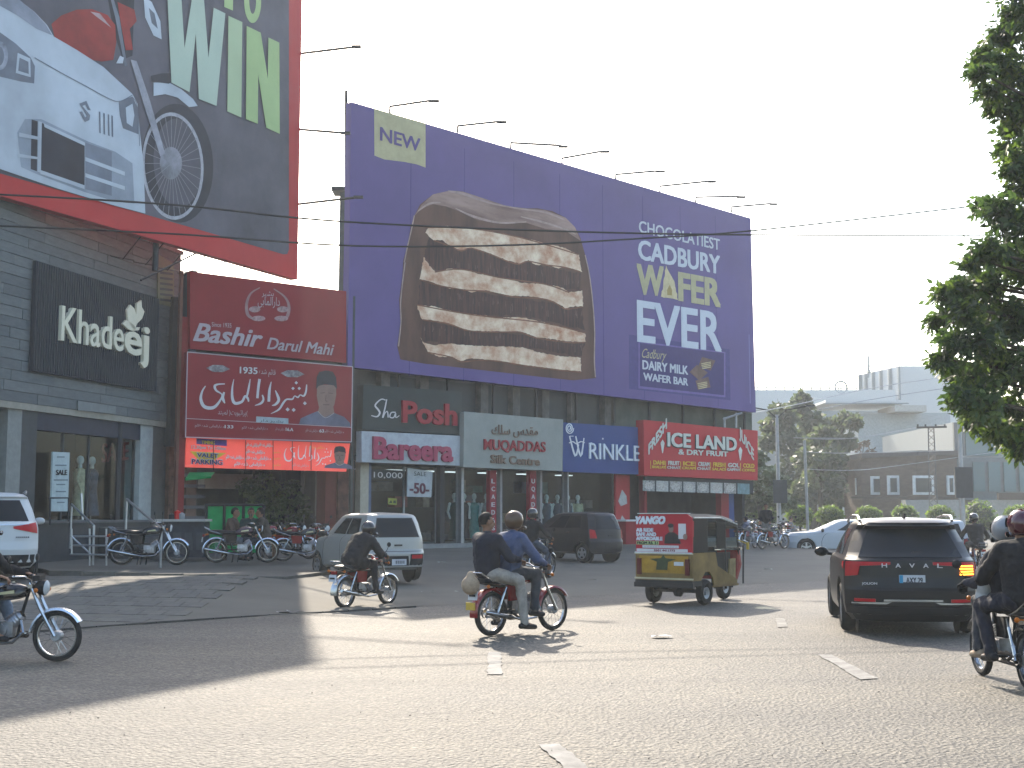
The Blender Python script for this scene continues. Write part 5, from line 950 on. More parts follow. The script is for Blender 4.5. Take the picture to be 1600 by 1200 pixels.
def make_bike(name, label, tank=None, fend=None, r=.285, side=None, group=None, basket=False, stand=True, seatc=None):
    t = thing(name, label, 'motorcycle', (0, 0, 0), 0, group); tank = tank or redt; fend = fend or chrome; side = side or tank; ss = seatc or blackp
    bp = mat('bike_red', (.22, .01, .012), .2, 0, .1, 3, coat=.8)
    yr, yf = -.6, .62; wheel(t, yr, r, .036); wheel(t, yf, r, .034)
    # fenders
    b = B(); b.torus((0, yf, r), (1, 0, 0), r + .035, .01, 16, 6, 0, 2.4, u=(0, -cos(-.2), sin(.2) * 0 - .2), rz=.055); 
    b = B(); 
    def fen(yc, a0, a1, R_, w_):
        n = 16; vs = []
        for i in range(n + 1):
            a = a0 + (a1 - a0) * i / n
            for x, dr in ((-w_, -.025), (-w_ * .8, 0), (0, .008), (w_ * .8, 0), (w_, -.025)): vs.append((x, yc + (R_ + dr) * cos(a), r + (R_ + dr) * sin(a)))
        return vs, [(i * 5 + j, i * 5 + j + 1, (i + 1) * 5 + j + 1, (i + 1) * 5 + j) for i in range(n) for j in range(4)]
    b.add(*fen(yf, .55, 3.0, r + .03, .06)); b.build('front_fender', fend, t, smooth=True)
    b = B(); b.add(*fen(yr, .9, 3.25, r + .045, .07)); b.build('rear_fender', fend if fend is not chrome else chrome, t, smooth=True)
    # fork
    hd = Vector((0, .30, .90)); 
    b = B()
    for s in (-.075, .075): b.tube([(s, yf, r), (s, .44, .60), (s, .31, .88)], [.022, .022, .016], 8)
    b.box((0, .33, .84), (.2, .05, .04)); b.build('fork', chrome, t, smooth=True)
    b = B(); b.lathe((0, .36, .83), (0, 1, -.08), [(0, .001), (0, .055), (.05, .085), (.10, .09), (.115, .085)], 16); h = b.build('headlight', blackp, t, smooth=True)
    b = B(); b.lathe((0, .475, .822), (0, 1, -.08), [(0, .083), (.02, .06), (.028, .001)], 16); b.build('lens', mat('lamp_clear', (.5, .52, .52), .1, 0, .1), h, smooth=True)
    b = B(); b.box((0, .38, .93), (.16, .09, .06)); b.build('instruments', blackp, t)
    b = B(); b.tube([(-.34, .14, .93), (-.26, .2, .955), (-.12, .27, .95), (-.05, .31, .90), (.05, .31, .90), (.12, .27, .95), (.26, .2, .955), (.34, .14, .93)], .011, 8); b.build('handlebar', chrome, t, smooth=True)
    for s in (-1, 1):
        b = B(); b.tube([(s * .37, .115, .925), (s * .27, .19, .95)], .018, 8); b.build('grip', blackp, t, smooth=True)
        b = B(); b.tube([(s * .24, .215, .955), (s * .33, .2, 1.06), (s * .36, .2, 1.12)], .006, 5); m = b.build('mirror', blackp, t)
        b = B(); b.ball((s * .37, .2, 1.15), (.05, .015, .045), 10, 6); b.build('mirror_head', blackp, m, smooth=True)
        b = B(); b.tube([(s * .10, .42, .80), (s * .16, .43, .80)], .006, 5); b.ball((s * .18, .43, .80), .026, 8, 6); b.build('indicator', mat('amber_plain', (.45, .12, .01), .3, 0, .1, 9), t, smooth=True)
    # tank: lofted
    b = B(); secs = [(-.16, .05, .72, .02), (-.13, .085, .73, .07), (-.03, .115, .75, .10), (.08, .13, .765, .115), (.18, .12, .77, .10), (.25, .08, .775, .07), (.275, .03, .775, .02)]
    n = 14; vs = []
    for y, hw, zc, hh_ in secs:
        for j in range(n): a = 2 * pi * j / n; vs.append((hw * cos(a) * (1 if sin(a) < 0 else .9), y, zc + hh_ * sin(a) * (1 if sin(a) > 0 else .75)))
    b.add(vs, [(i * n + j, i * n + (j + 1) % n, (i + 1) * n + (j + 1) % n, (i + 1) * n + j) for i in range(len(secs) - 1) for j in range(n)] + [tuple(range(n))[::-1], tuple(range((len(secs) - 1) * n, len(secs) * n))]); tk = b.build('fuel_tank', tank, t, smooth=True)
    b = B(); b.lathe((0, .1, .875), (0, 0, 1), [(0, .03), (.018, .03), (.018, .001)], 10); b.build('filler_cap', chrome, tk)
    for s in (-1, 1): b = B(); b.add([(s * .131, -.02, .745), (s * .134, .17, .765), (s * .126, .16, .80), (s * .129, 0, .775)], [(0, 1, 2, 3)]); b.build('tank_stripe', gold, tk)
    # seat
    b = B(); secs = [(-.80, .09, .745, .03), (-.76, .12, .75, .045), (-.5, .13, .745, .05), (-.3, .12, .73, .045), (-.14, .08, .735, .04)]; vs = []
    for y, hw, zc, hh_ in secs:
        for j in range(10): a = 2 * pi * j / 10; c_, s_ = cos(a), sin(a); vs.append((hw * math.copysign(abs(c_) ** .6, c_), y, zc + hh_ * math.copysign(abs(s_) ** .6, s_)))
    b.add(vs, [(i * 10 + j, i * 10 + (j + 1) % 10, (i + 1) * 10 + (j + 1) % 10, (i + 1) * 10 + j) for i in range(4) for j in range(10)] + [tuple(range(10))[::-1], tuple(range(40, 50))]); b.build('seat', ss, t, smooth=True)
    for s in (-1, 1):
        b = B(); b.prism([(s * .09, -.36, .47), (s * .09, -.14, .47), (s * .09, -.12, .66), (s * .09, -.40, .68)], (s * .035, 0, 0)); b.build('side_panel', side, t)
        b = B(); b.tube([(s * .13, -.60, r), (s * .125, -.42, .66)], .012, 6); b.torus((s * .128, -.55, .42), (0, -.42, .9), .02, .006, 8, 4); b.lathe((s * .13, -.59, .33), (0, .43, .9), [(0, .017), (.28, .017)], 8); b.build('shock', chrome, t)
        b = B(); b.tube([(s * .09, -.02, .28), (s * .24, -.02, .28)], .014, 6); b.tube([(s * .1, -.34, .30), (s * .24, -.34, .30)], .012, 6); b.build('footpeg', blackp, t)
        b = B(); b.tube([(s * .11, -.82, .68), (s * .17, -.83, .68)], .006, 5); b.ball((s * .19, -.83, .68), .026, 8, 6); b.build('indicator', MC['amber_plain'], t, smooth=True)
    # frame
    b = B(); b.tube([(0, .30, .86), (0, .22, .58), (0, .16, .28), (0, -.05, .22), (0, -.22, .30), (0, -.30, .62)], .018, 6); b.tube([(0, .28, .82), (0, -.1, .68), (0, -.45, .66), (0, -.80, .72)], .016, 6)
    for s in (-.06, .06): b.tube([(s, -.2, .33), (s * 1.3, -.6, r)], .014, 6)
    b.build('frame', blackp, t)
    b = B(); b.box((0, .02, .36), (.17, .24, .17)); b.lathe((0, .08, .42), (0, .75, .6), [(0, .07), (.01, .085), (.03, .07), (.04, .085), (.06, .07), (.07, .085), (.09, .07), (.10, .085), (.12, .07), (.14, .075), (.17, .05)], 10)
    for s in (-1, 1): b.lathe((s * .08, 0, .35), (s, 0, 0), [(0, .085), (.035, .08), (.045, .001)], 14)
    b.build('engine', mat('engine_alloy', (.24, .24, .25), .4, .8, .3, 9), t, smooth=True, ang=30)
    b = B(); b.tube([(.05, .22, .46), (.10, .27, .33), (.12, .16, .22), (.13, -.1, .20), (.135, -.3, .235)], .016, 7); b.tube([(.135, -.28, .23), (.14, -.36, .245), (.15, -.86, .34)], [.02, .036, .032], 9); b.build('exhaust', chrome, t, smooth=True)
    b = B(); b.tube([(-.1, -.1, .31), (-.1, -.6, r + .045)], .02, 6); b.tube([(-.1, -.1, .24), (-.1, -.6, r - .045)], .02, 6); b.lathe((-.12, yr, r), (1, 0, 0), [(0, .07), (.03, .07)], 12); b.build('chain_case', blackp, t)
    b = B(); b.tube([(-.08, .05, .28), (-.13, .13, .30), (-.15, .2, .30)], .008, 5); b.tube([(.09, -.05, .30), (.14, -.2, .42), (.16, -.24, .44)], .009, 5); b.build('levers', chrome, t)
    # tail
    b = B(); b.box((0, -.90, .66), (.11, .05, .06)); b.build('tail_light', mat('tail_red', (.22, .01, .012), .3), t); b = B(); b.prism([(-.085, -.95, .50), (.085, -.95, .50), (.085, -.935, .62), (-.085, -.935, .62)], (0, .01, 0)); pl_ = b.build('number_plate', plate, t)
    b = B(); b.box((0, -.952, .56), (.12, .004, .03)); b.build('plate_text', ink, pl_)
    b = B(); b.tube([(-.13, -.5, .70), (-.14, -.72, .76), (-.11, -.88, .86), (.11, -.88, .86), (.14, -.72, .76), (.13, -.5, .70)], .011, 7); b.build('grab_rail', chrome, t, smooth=True)
    if stand: b = B(); b.tube([(-.1, -.06, .25), (-.17, -.10, .01)], .012, 6); b.tube([(-.12, -.18, .27), (-.14, -.22, .01)], .013, 6); b.tube([(.12, -.18, .27), (.14, -.22, .01)], .013, 6); b.build('stand', blackp, t)
    return t
redbike = mat('bike_red_paint', (.20, .008, .010), .22, 0, .1, 3, coat=.6); blkbike = mat('bike_black_paint', (.012, .012, .014), .2, 0, .1, 3, coat=.6); silv = mat('fender_silver', (.50, .53, .56), .25, .8, .05)
def put(o, x, y, az, z=None, s=1.0, lean=0, steer=0):
    o.location = (x, y, (gz(x, y) + .013) if z is None else z); o.rotation_euler = (0, lean, -az); o.scale = (s, s, s); WL[o] = Vector(o.location); return o
def gp(px, py, z=0): p = G(px, py, z); return p.x, p.y
bkA = make_bike('motorcycle', 'nearly black moving motorcycle with silver front fender cut by the left edge', blkbike, silv, side=redbike, stand=False)
p = G(88, 1033); put(bkA, p.x - .60, p.y - .02, R(93), 0)
bk1 = make_bike('motorcycle', 'maroon motorcycle ridden away by the lone rider in black beside the grey hatchback', redbike, chrome, stand=False); pr, pf_ = G(545, 951), G(598, 945); put(bk1, (pr.x + pf_.x) / 2, (pr.y + pf_.y) / 2, R(34), 0, .96)
bk2 = make_bike('motorcycle', 'red motorcycle with red front fender carrying the two riders in the middle of the road', redbike, redbike, r=.30, stand=False); pr = G(767, 994); put(bk2, pr.x + .6 * sin(R(45)), pr.y + .6 * cos(R(45)), R(45), 0, 1.0)
bk3 = make_bike('motorcycle', 'dark motorcycle with narrow wheels carrying two riders at the right edge', blkbike, chrome, stand=False, side=blkbike); pr = G(1583, 1082); put(bk3, pr.x + .17, pr.y + .62, R(0), 0, 1.0)
bk4 = make_bike('motorcycle', 'dark motorcycle ridden by the helmeted man beside the dark parked hatchback', blkbike, chrome, stand=False); pr = G(842, 905, .1); put(bk4, pr.x - .05, pr.y + .45, R(32), None, 1.0)
gq = 'motorcycles parked outside the shops'
pA = make_bike('motorcycle', 'black parked motorcycle with silver fenders in front of the entrance steps', blkbike, silv, group=gq); x, y = gp(232, 884, .5); put(pA, x, y, R(88), .51, 1.0, R(0))
pB = make_bike('motorcycle', 'parked motorcycle with chrome exhaust and dark tank in front of the green windbreak', mat('tank_plum', (.05, .02, .03), .25, 0, .1, coat=.6), silv, group=gq, side=blkbike); x, y = gp(377, 880, .5); put(pB, x, y, R(82), .51, .97)
def pz(x): return .5 if x < -6 else .5 - .14 * min(1, (x + 6) / 2.8)
for px, py, az, lb, tk in ((418, 872, 60, 'red tanked motorcycle parked just behind the chrome exhaust one', redbike), (452, 876, 115, 'red motorcycle parked low beside the yard plants', redbike), (478, 878, 75, 'black motorcycle parked left of the grey hatchback', blkbike), (494, 872, 130, 'red and chrome motorcycle parked tight against the nose of the grey hatchback', redbike), (160, 872, 70, 'black motorcycle standing beside the steps, behind the silver fendered one', blkbike)):
    x, y = gp(px, py, .45); o = dup({redbike: bk1, blkbike: bkA}[tk], rz=0, label=lb, group=gq); put(o, x, y, R(az), .51 if px < 200 else (.50 if x < -6 else pz(x) + .01), .95)
for px, py, az, lb, tk in ((1178, 858, 25, 'leftmost of the three dark motorcycles parked beyond the rickshaw', blkbike), (1192, 862, 15, 'middle of the three motorcycles parked beyond the rickshaw', blkbike), (1220, 866, 30, 'right hand one of the three motorcycles parked beyond the rickshaw', redbike)):
    x, y = gp(px, py, 0); o = dup({redbike: bk1, blkbike: bkA}[tk], rz=0, label=lb, group='motorcycles parked beyond the rickshaw'); put(o, x, y, R(az), None, 1.0)
bk5 = dup(bk1, rz=0, label='small distant motorcycle ridden away beside the right side of the black suv'); x, y = gp(1521, 900, 0); put(bk5, V(1521, 803, 36).x, 36, R(5), 0, 1.0)
bk6 = dup(bkA, rz=0, label='dark motorcycle parked behind the two riders close to the first red upright sign', group=gq); x, y = gp(826, 872, .25); put(bk6, x, y, R(60))
# ---------------- cars: stacked horizontal slices (y forward, x right)
def interp(keys, z):
    if z <= keys[0][0]: return keys[0][1:]
    for i in range(len(keys) - 1):
        a, c = keys[i], keys[i + 1]
        if z <= c[0]:
            t = (z - a[0]) / max(c[0] - a[0], 1e-6); return tuple(a[k] + (c[k] - a[k]) * t for k in range(1, len(a)))
    return keys[-1][1:]
class Car:
    """keys: (z, half width, y rear, y front, rear corner, front corner)"""
    def __init__(s, name, label, keys, paint, wheels, wr, group=None, roofcap=.02, zs=None):
        s.k = keys; s.t = thing(name, label, 'car', (0, 0, 0), 0, group); z0, z1 = keys[0][0], keys[-1][0]
        zs = sorted(set([round(z0 + (z1 - z0) * i / 30, 4) for i in range(31)] + [k[0] for k in keys])); NS = (12, 26, 12, 26); n = sum(NS); vs = []; ts = []
        for q in range(4): ts += [q + i / NS[q] for i in range(NS[q])]
        for z in zs: vs += [s.S(t, z) for t in ts]
        fs = [(i * n + j, i * n + (j + 1) % n, (i + 1) * n + (j + 1) % n, (i + 1) * n + j) for i in range(len(zs) - 1) for j in range(n)]
        b = B(); b.add(vs, fs); k = len(b.v); top = (len(zs) - 1) * n
        # caps as strips joining left and right sides so that the roof can curve
        hw, yr, yf, cr, cf = interp(keys, z1); mid = len(b.v); b.v.append((0, (yr + yf) / 2, z1 + roofcap)); b.v.append((0, (keys[0][2] + keys[0][3]) / 2, z0))
        for j in range(n): b.f.append((top + j, top + (j + 1) % n, mid)); b.f.append(((j + 1) % n, j, mid + 1)); b.mi += [0, 0]
        s.body = b.build('body', paint, s.t, smooth=True, ang=28)
        # wheel arches cut out with a boolean
        cb = B(); hwm = max(k[1] for k in keys)
        for y in wheels:
            for sg in (-1, 1): cb.lathe((sg * (hwm - .26), y, wr + .01), (sg, 0, 0), [(0, .001), (0, wr + .055), (.5, wr + .055), (.5, .001)], 28)
        me = bpy.data.meshes.new('c'); me.from_pydata(cb.v, [], cb.f); co = bpy.data.objects.new('c', me); COL.objects.link(co)
        md = s.body.modifiers.new('b', 'BOOLEAN'); md.object = co; md.operation = 'DIFFERENCE'; md.solver = 'EXACT'; md.use_self = False
        bpy.context.view_layer.update(); dg = bpy.context.evaluated_depsgraph_get(); nm = bpy.data.meshes.new_from_object(s.body.evaluated_get(dg)); s.body.modifiers.clear()
        if len(nm.polygons) > 200:
            nm.polygons.foreach_set('use_smooth', [True] * len(nm.polygons))
            try: nm.set_sharp_from_angle(angle=R(28))
            except Exception: pass
            s.body.data = nm
        bpy.data.objects.remove(co)
        al = mat('alloy_rim', (.35, .36, .37), .3, .8, .1)
        for y in wheels:
            for sg in (-1, 1):
                x = sg * (hwm - .12); b = B(); b.torus((x, y, wr), (1, 0, 0), wr - .065, .065, 30, 8, rz=.1); w = b.build('wheel', rubber, s.t, smooth=True)
                b = B(); b.lathe((x - sg * .02, y, wr), (sg, 0, 0), [(0, wr - .11), (.085, wr - .10), (.095, wr - .12), (.05, wr - .125), (.05, .001)], 24); b.build('rim', blackp, w, smooth=True)
                b = B()
                for k in range(5):
                    a = 2 * pi * k / 5 + .3; u = Vector((0, cos(a), sin(a))); v = Vector((0, -sin(a), cos(a))); c = Vector((x + sg * .062, y, wr)); L = wr - .115
                    b.prism([c + u * .03 - v * .035, c + u * L - v * .03, c + u * L + v * .03, c + u * .03 + v * .035], (sg * .014, 0, 0))
                b.lathe((x + sg * .062, y, wr), (sg, 0, 0), [(0, .05), (.02, .045), (.02, .001)], 12); b.torus((x + sg * .07, y, wr), (1, 0, 0), wr - .118, .012, 24, 5); b.build('rim_spokes', al, w, smooth=True, ang=30)
                b = B(); b.lathe((sg * (hwm - .245), y, wr + .01), (sg, 0, 0), [(0, .001), (0, wr + .05)], 20); b.build('wheel_well', blackp, s.t)
    def S(s, t, z, off=0):
        hw, yr, yf, cr, cf = interp(s.k, z); t = t % 4
        tr = .10 if cr > .02 else .02; q = int(t); f = t - q
        wr_, wf = hw * (1 - tr * .5), hw * (1 - .10)
        def sw(v): return hw * (1 - .05 * (1 - v) ** 6 - .10 * v ** 5)
        if q == 0: u = -1 + 2 * f; p = (hw * .95 * u, yr + cr * abs(u) ** 5 * 1.0)
        elif q == 1: v = f; p = (sw(v), yr + cr + (yf - cf - yr - cr) * v)
        elif q == 2: u = 1 - 2 * f; p = (hw * .90 * u, yf - cf * abs(u) ** 3)
        else: v = 1 - f; p = (-sw(v), yr + cr + (yf - cf - yr - cr) * v)
        if off:
            e = 1e-3; a = Vector(s.S(t + e, z)) - Vector(s.S(t - e, z)); c = Vector(s.S(t, z + .01)) - Vector(s.S(t, z - .01))
            nn = a.cross(c)
            if nn.length > 0:
                nn.normalize(); return tuple(Vector((*p, z)) + nn * off)
        return (*p, z)
    def patch(s, name, m, pts, off=.008, nu=10, nv=6, parent=None, thick=0):
        """pts: four (t, z) corners: lower a, lower b, upper b, upper a"""
        (a, b_, c, d) = pts
        def fn(u, v):
            lo = (a[0] + (b_[0] - a[0]) * u, a[1] + (b_[1] - a[1]) * u); hi = (d[0] + (c[0] - d[0]) * u, d[1] + (c[1] - d[1]) * u)
            return s.S(lo[0] + (hi[0] - lo[0]) * v, lo[1] + (hi[1] - lo[1]) * v, off)
        b = B(); b.grid(fn, nu, nv)
        # edge skirt down to the body so that the piece has thickness
        def fl(u, v): 
            lo = (a[0] + (b_[0] - a[0]) * u, a[1] + (b_[1] - a[1]) * u); hi = (d[0] + (c[0] - d[0]) * u, d[1] + (c[1] - d[1]) * u)
            return s.S(lo[0] + (hi[0] - lo[0]) * v, lo[1] + (hi[1] - lo[1]) * v, -.002)
        loop = [(i / nu, 0) for i in range(nu)] + [(1, j / nv) for j in range(nv)] + [(1 - i / nu, 1) for i in range(nu)] + [(0, 1 - j / nv) for j in range(nv)]
        L = len(loop); vs = [fn(*q) for q in loop] + [fl(*q) for q in loop]; b.add(vs, [(i, L + i, L + (i + 1) % L, (i + 1) % L) for i in range(L)])
        return b.build(name, m, parent or s.t, smooth=True, ang=30)
    def put(s, x, y, az, z=None): put(s.t, x, y, az, z); return s.t
def paint(name, c, met=.3): return mat(name, c, .32, met, .03, .6, coat=.03, spec=.16)
def mirrors(c, y, z, hw, m):
    for sg in (-1, 1):
        b = B(); b.ball((sg * (hw + .13), y, z), (.11, .06, .075), 12, 8); b.tube([(sg * (hw - .06), y + .02, z - .05), (sg * (hw + .08), y, z - .02)], .025, 6); b.build('door_mirror', m, c.t, smooth=True)
def carplate(c, y, z, s, w=.36, h=.12, hwid=0, small=None):
    b = B(); b.box((0, y, z), (w, .012, h)); pl_ = b.build('number_plate', plate, c.t)
    if not s: b = B(); [b.box((-w * .22 + k * .045, y - .008, z), (.026, .004, h * .5)) for k in range(5)]; b.build('plate_marks', mat('plate_marks', (.12, .12, .13), .5), pl_); return
    vs, fs, w_ = text_mesh(s, 0, 0, 0); b = B(); W_, H_ = w * .62, h * .55
    for dx in (-.004, .004): b.add([(-W_ / 2 + W_ * u + dx + w * .08, y - .008 - dx * .1, z - H_ / 2 + v * H_ / .7) for u, v, *_ in vs], fs)
    b.build('plate_text', ink, pl_); b = B(); b.box((-w * .42, y - .007, z), (w * .14, .003, h * .96)); b.build('plate_strip', mat('plate_blue', (.04, .25, .42), .5), pl_)
def seg_text(c, s, y, z, w, h, m, name='badge_lettering', x=0, ext=.006):
    vs, fs, w_ = text_mesh(s, 0, .02, .01); b = B(); b.add([(x - w / 2 + w * u, y - .004 - q * .3, z + v * h / .7) for u, v, q, i in vs], fs); b.build(name, m, c.t)
# --- black suv
pk = paint('suv_black', (.007, .0075, .009), 0)
# keys: z, half width, y rear, y front, rear corner, front corner
hk = [(.20, .80, -2.05, 2.12, .30, .35), (.30, .89, -2.19, 2.19, .34, .4), (.42, .915, -2.235, 2.235, .36, .42), (.62, .92, -2.235, 2.24, .36, .42), (.66, .92, -2.20, 2.22, .34, .42), (.80, .92, -2.17, 2.18, .32, .42), (.95, .915, -2.16, 2.05, .32, .42), (1.02, .90, -2.15, 1.70, .32, .42), (1.06, .875, -2.11, 1.10, .34, .25), (1.12, .85, -2.03, .95, .32, .22), (1.28, .79, -1.88, .60, .28, .2), (1.44, .71, -1.76, .25, .24, .2), (1.50, .68, -1.86, .12, .2, .2), (1.53, .65, -1.85, 0, .2, .2), (1.565, .60, -1.76, -.12, .2, .2), (1.585, .48, -1.55, -.35, .2, .2)]
c = Car('suv', 'black suv with a red lamp bar and shining roof seen from behind on the right', hk, pk, (-1.33, 1.37), .355)
c.patch('rear_window', carglass, ((.09, 1.06), (.91, 1.06), (.88, 1.455), (.12, 1.455)), .006, 14, 6)
for a, b_ in ((0.0, 1), (1, -1)):
    g = lambda t: t if b_ == 1 else 4 + 1 - t  # mirrored side
for sg in (1, -1):
    T = (lambda t: t) if sg == 1 else (lambda t: 5 - t)     # side parameter 1..2 right, mirrored 3..4 left
    c.patch('side_window', carglass, ((T(1.16), 1.085), (T(1.46), 1.075), (T(1.46), 1.44), (T(1.14), 1.44)), .006, 8, 5)
    c.patch('side_window', carglass, ((T(1.49), 1.075), (T(1.86), 1.07), (T(1.80), 1.44), (T(1.49), 1.44)), .006, 8, 5)
    Q = (lambda t: t) if sg == 1 else (lambda t: 1 - t)
    tl = c.patch('tail_light', lampred, ((Q(.985), .80), (Q(.90), .82), (Q(.88), 1.0), (Q(.985), 1.0)), .012, 6, 4)
    c.patch('tail_light_side', lampred, ((T(1.005), .90), (T(1.035), .94), (T(1.035), .99), (T(1.005), 1.0)), .012, 4, 3, tl)
    c.patch('lamp_bar', lampred, ((Q(.885), .945), (Q(.66), .965), (Q(.66), 1.0), (Q(.885), 1.0)), .012, 6, 2, tl)
    c.patch('reflector', lampred, ((Q(.93), .47), (Q(.78), .47), (Q(.78), .51), (Q(.93), .51)), .012, 4, 2)
    c.patch('bumper_gloss', chrome, ((Q(.95), .44), (Q(.70), .44), (Q(.66), .468), (Q(.95), .455)), .012, 6, 2)
    b = B(); b.tube([(sg * .62, -1.62, 1.555), (sg * .63, -1.45, 1.62), (sg * .64, -.7, 1.625), (sg * .645, .0, 1.59), (sg * .645, .2, 1.53)], .02, 8); b.build('roof_rail', chrome, c.t, smooth=True)
c.patch('bumper_strip', chrome, ((.28, .478), (.72, .478), (.72, .505), (.28, .505)), .014, 8, 2); c.patch('lower_bumper', blackp, ((.04, .22), (.96, .22), (.96, .40), (.04, .40)), .010, 12, 3)
c.patch('windscreen', carglass, ((2.1, 1.1), (2.9, 1.1), (2.86, 1.48), (2.14, 1.48)), .006, 10, 6)
c.patch('spoiler', blackp, ((.06, 1.47), (.94, 1.47), (.92, 1.50), (.08, 1.50)), .03, 10, 2)
for k in range(4): c.patch('turn_signal', amber, ((.86, .83 + k * .036), (.965, .83 + k * .036), (.965, .848 + k * .036), (.86, .848 + k * .036)), .017, 3, 1)
b = B(); b.prism([(-.012, -1.5, 1.585), (-.012, -1.3, 1.59), (-.006, -1.5, 1.655)], (.024, 0, 0)); b.build('roof_fin', blackp, c.t); carplate(c, -2.178, .76, 'AXY 29', .34, .14)
for i, ch in enumerate('HAVAL'): seg_text(c, ch, -2.20, .93, .07, .055, palew, 'badge_letter', -.36 + i * .18)
seg_text(c, 'JOLION', -2.19, .70, .2, .03, palew, 'badge_lettering', -.56); b = B(); b.tube([(.0, -2.05, 1.10), (.05, -2.02, 1.14), (.33, -2.0, 1.13)], .009, 5); b.build('rear_wiper', blackp, c.t)
mirrors(c, .75, 1.06, .90, pk); p = G(1335, 980); c.put(4.78 + .78 * cos(R(10.5)) + 1.33 * sin(R(10.5)), 18.4 - .78 * sin(R(10.5)) + 1.33 * cos(R(10.5)), R(10.5), 0)
# --- small grey hatchback
pg = paint('hatch_grey', (.34, .34, .32), .3)
ak = [(.26, .62, -1.60, 1.55, .2, .25), (.32, .715, -1.68, 1.66, .22, .3), (.45, .735, -1.70, 1.70, .22, .3), (.62, .737, -1.695, 1.70, .2, .3), (.70, .737, -1.655, 1.66, .2, .3), (.86, .735, -1.64, 1.60, .2, .3), (.95, .725, -1.63, 1.35, .2, .3), (1.00, .71, -1.62, .95, .2, .25), (1.05, .70, -1.60, .86, .2, .2), (1.25, .655, -1.54, .55, .18, .18), (1.40, .61, -1.46, .28, .16, .16), (1.44, .58, -1.42, .16, .16, .16), (1.47, .50, -1.30, 0, .16, .16), (1.48, .38, -1.1, -.2, .16, .16)]
def small_hatch(name, label, paint_, keys=ak, plate_s='', glassrear=((.12, .98), (.88, .98), (.84, 1.36), (.16, 1.36)), lamps='low', wr=.28):
    c = Car(name, label, keys, paint_, (-1.15, 1.22), wr)
    c.patch('rear_window', carglass, glassrear, .006, 12, 6); zr = keys[-1][0]
    for sg in (1, -1):
        T = (lambda t: t) if sg == 1 else (lambda t: 5 - t); Q = (lambda t: t) if sg == 1 else (lambda t: 1 - t)
        c.patch('side_window', carglass, ((T(1.14), 1.03), (T(1.44), 1.02), (T(1.44), 1.37), (T(1.16), 1.37)), .006, 8, 5); c.patch('side_window', carglass, ((T(1.47), 1.02), (T(1.80), 1.03), (T(1.72), 1.37), (T(1.47), 1.37)), .006, 8, 5)
        if lamps == 'low': c.patch('tail_light', lampred, ((Q(.93), .50), (Q(.72), .50), (Q(.72), .58), (Q(.93), .58)), .01, 5, 2); c.patch('bumper_pocket', blackp, ((Q(.97), .30), (Q(.68), .30), (Q(.70), .60), (Q(.97), .60)), .004, 6, 4)
        else: c.patch('tail_light', lampred, ((Q(.985), .72), (Q(.87), .72), (Q(.90), .95), (Q(.985), .98)), .01, 4, 5)
        for z in (.62,): c.patch('door_handle', chrome if lamps != 'low' else paint_, ((T(1.28), .88), (T(1.34), .88), (T(1.34), .905), (T(1.28), .905)), .02, 3, 1)
        for tt in (1.14, 1.45, 1.80): c.patch('door_gap', blackp, ((T(tt), .33), (T(tt + .004), .33), (T(tt + .004), 1.0), (T(tt), 1.0)), .0035, 1, 10)
    c.patch('bumper_recess', blackp, ((.30, .30), (.68, .30), (.66, .56), (.32, .56)), .004, 6, 4); c.patch('window_surround', blackp, ((glassrear[0][0] - .02, glassrear[0][1] - .02), (glassrear[1][0] + .02, glassrear[1][1] - .02), (glassrear[2][0] + .02, glassrear[2][1] + .015), (glassrear[3][0] - .02, glassrear[3][1] + .015)), .003, 10, 4)
    c.patch('hatch_seam', blackp, ((.08, .655), (.92, .655), (.92, .663), (.08, .663)), .004, 10, 1); c.patch('windscreen', carglass, ((2.1, 1.04), (2.9, 1.04), (2.84, 1.39), (2.16, 1.39)), .006, 10, 6)
    b = B(); b.box((0, keys[5][2] - .015, .79), (.18, .02, .035)); b.build('hatch_handle', blackp, c.t); carplate(c, keys[3][2] - .012 if lamps == 'low' else keys[5][2] - .01, .43 if lamps == 'low' else .62, plate_s, .34, .13)
    mirrors(c, .60, 1.02, .70, blackp); return c
c = small_hatch('hatchback', 'pale grey small hatchback pulling away beside the lone rider', pg); x, y = gp(612, 913, .13); H = R(-31); c.put(x + 1.35 * sin(H), y + 1.4 * cos(H), H)
dk = [(z, w * 1.0, yr, yf, cr, cf) for z, w, yr, yf, cr, cf in ak]; c = small_hatch('hatchback', 'dark charcoal hatchback parked nose in under the blue sign', paint('hatch_charcoal', (.022, .022, .026), .3), [(z, w, yr + (.0 if z < .9 else .06 * (z - .9)), yf, cr, cf) for z, w, yr, yf, cr, cf in dk], '', lamps='high')
H = R(-42); x, y = gp(948, 880, .2); c.put(x + 1.5 * sin(H), y + 1.5 * cos(H), H, gz(x, y) + .02)
# --- white suv at the left edge
wk = [(.24, .80, -2.10, 2.2, .3, .35), (.36, .90, -2.27, 2.28, .34, .4), (.60, .925, -2.30, 2.32, .36, .42), (.75, .927, -2.24, 2.28, .34, .42), (.98, .92, -2.20, 2.2, .32, .42), (1.08, .90, -2.18, 1.75, .32, .42), (1.13, .87, -2.12, 1.1, .32, .25), (1.35, .80, -1.98, .72, .28, .22), (1.56, .71, -1.84, .3, .24, .2), (1.60, .69, -1.88, .2, .2, .2), (1.65, .62, -1.76, 0, .2, .2), (1.68, .48, -1.5, -.3, .2, .2)]
pw = paint('suv_white', (.50, .51, .50), 0); c = Car('suv', 'white suv with a large red tail lamp cut by the left edge of the view', wk, pw, (-1.35, 1.4), .37)
c.patch('rear_window', carglass, ((.08, 1.13), (.92, 1.13), (.88, 1.53), (.12, 1.53)), .006, 12, 5)
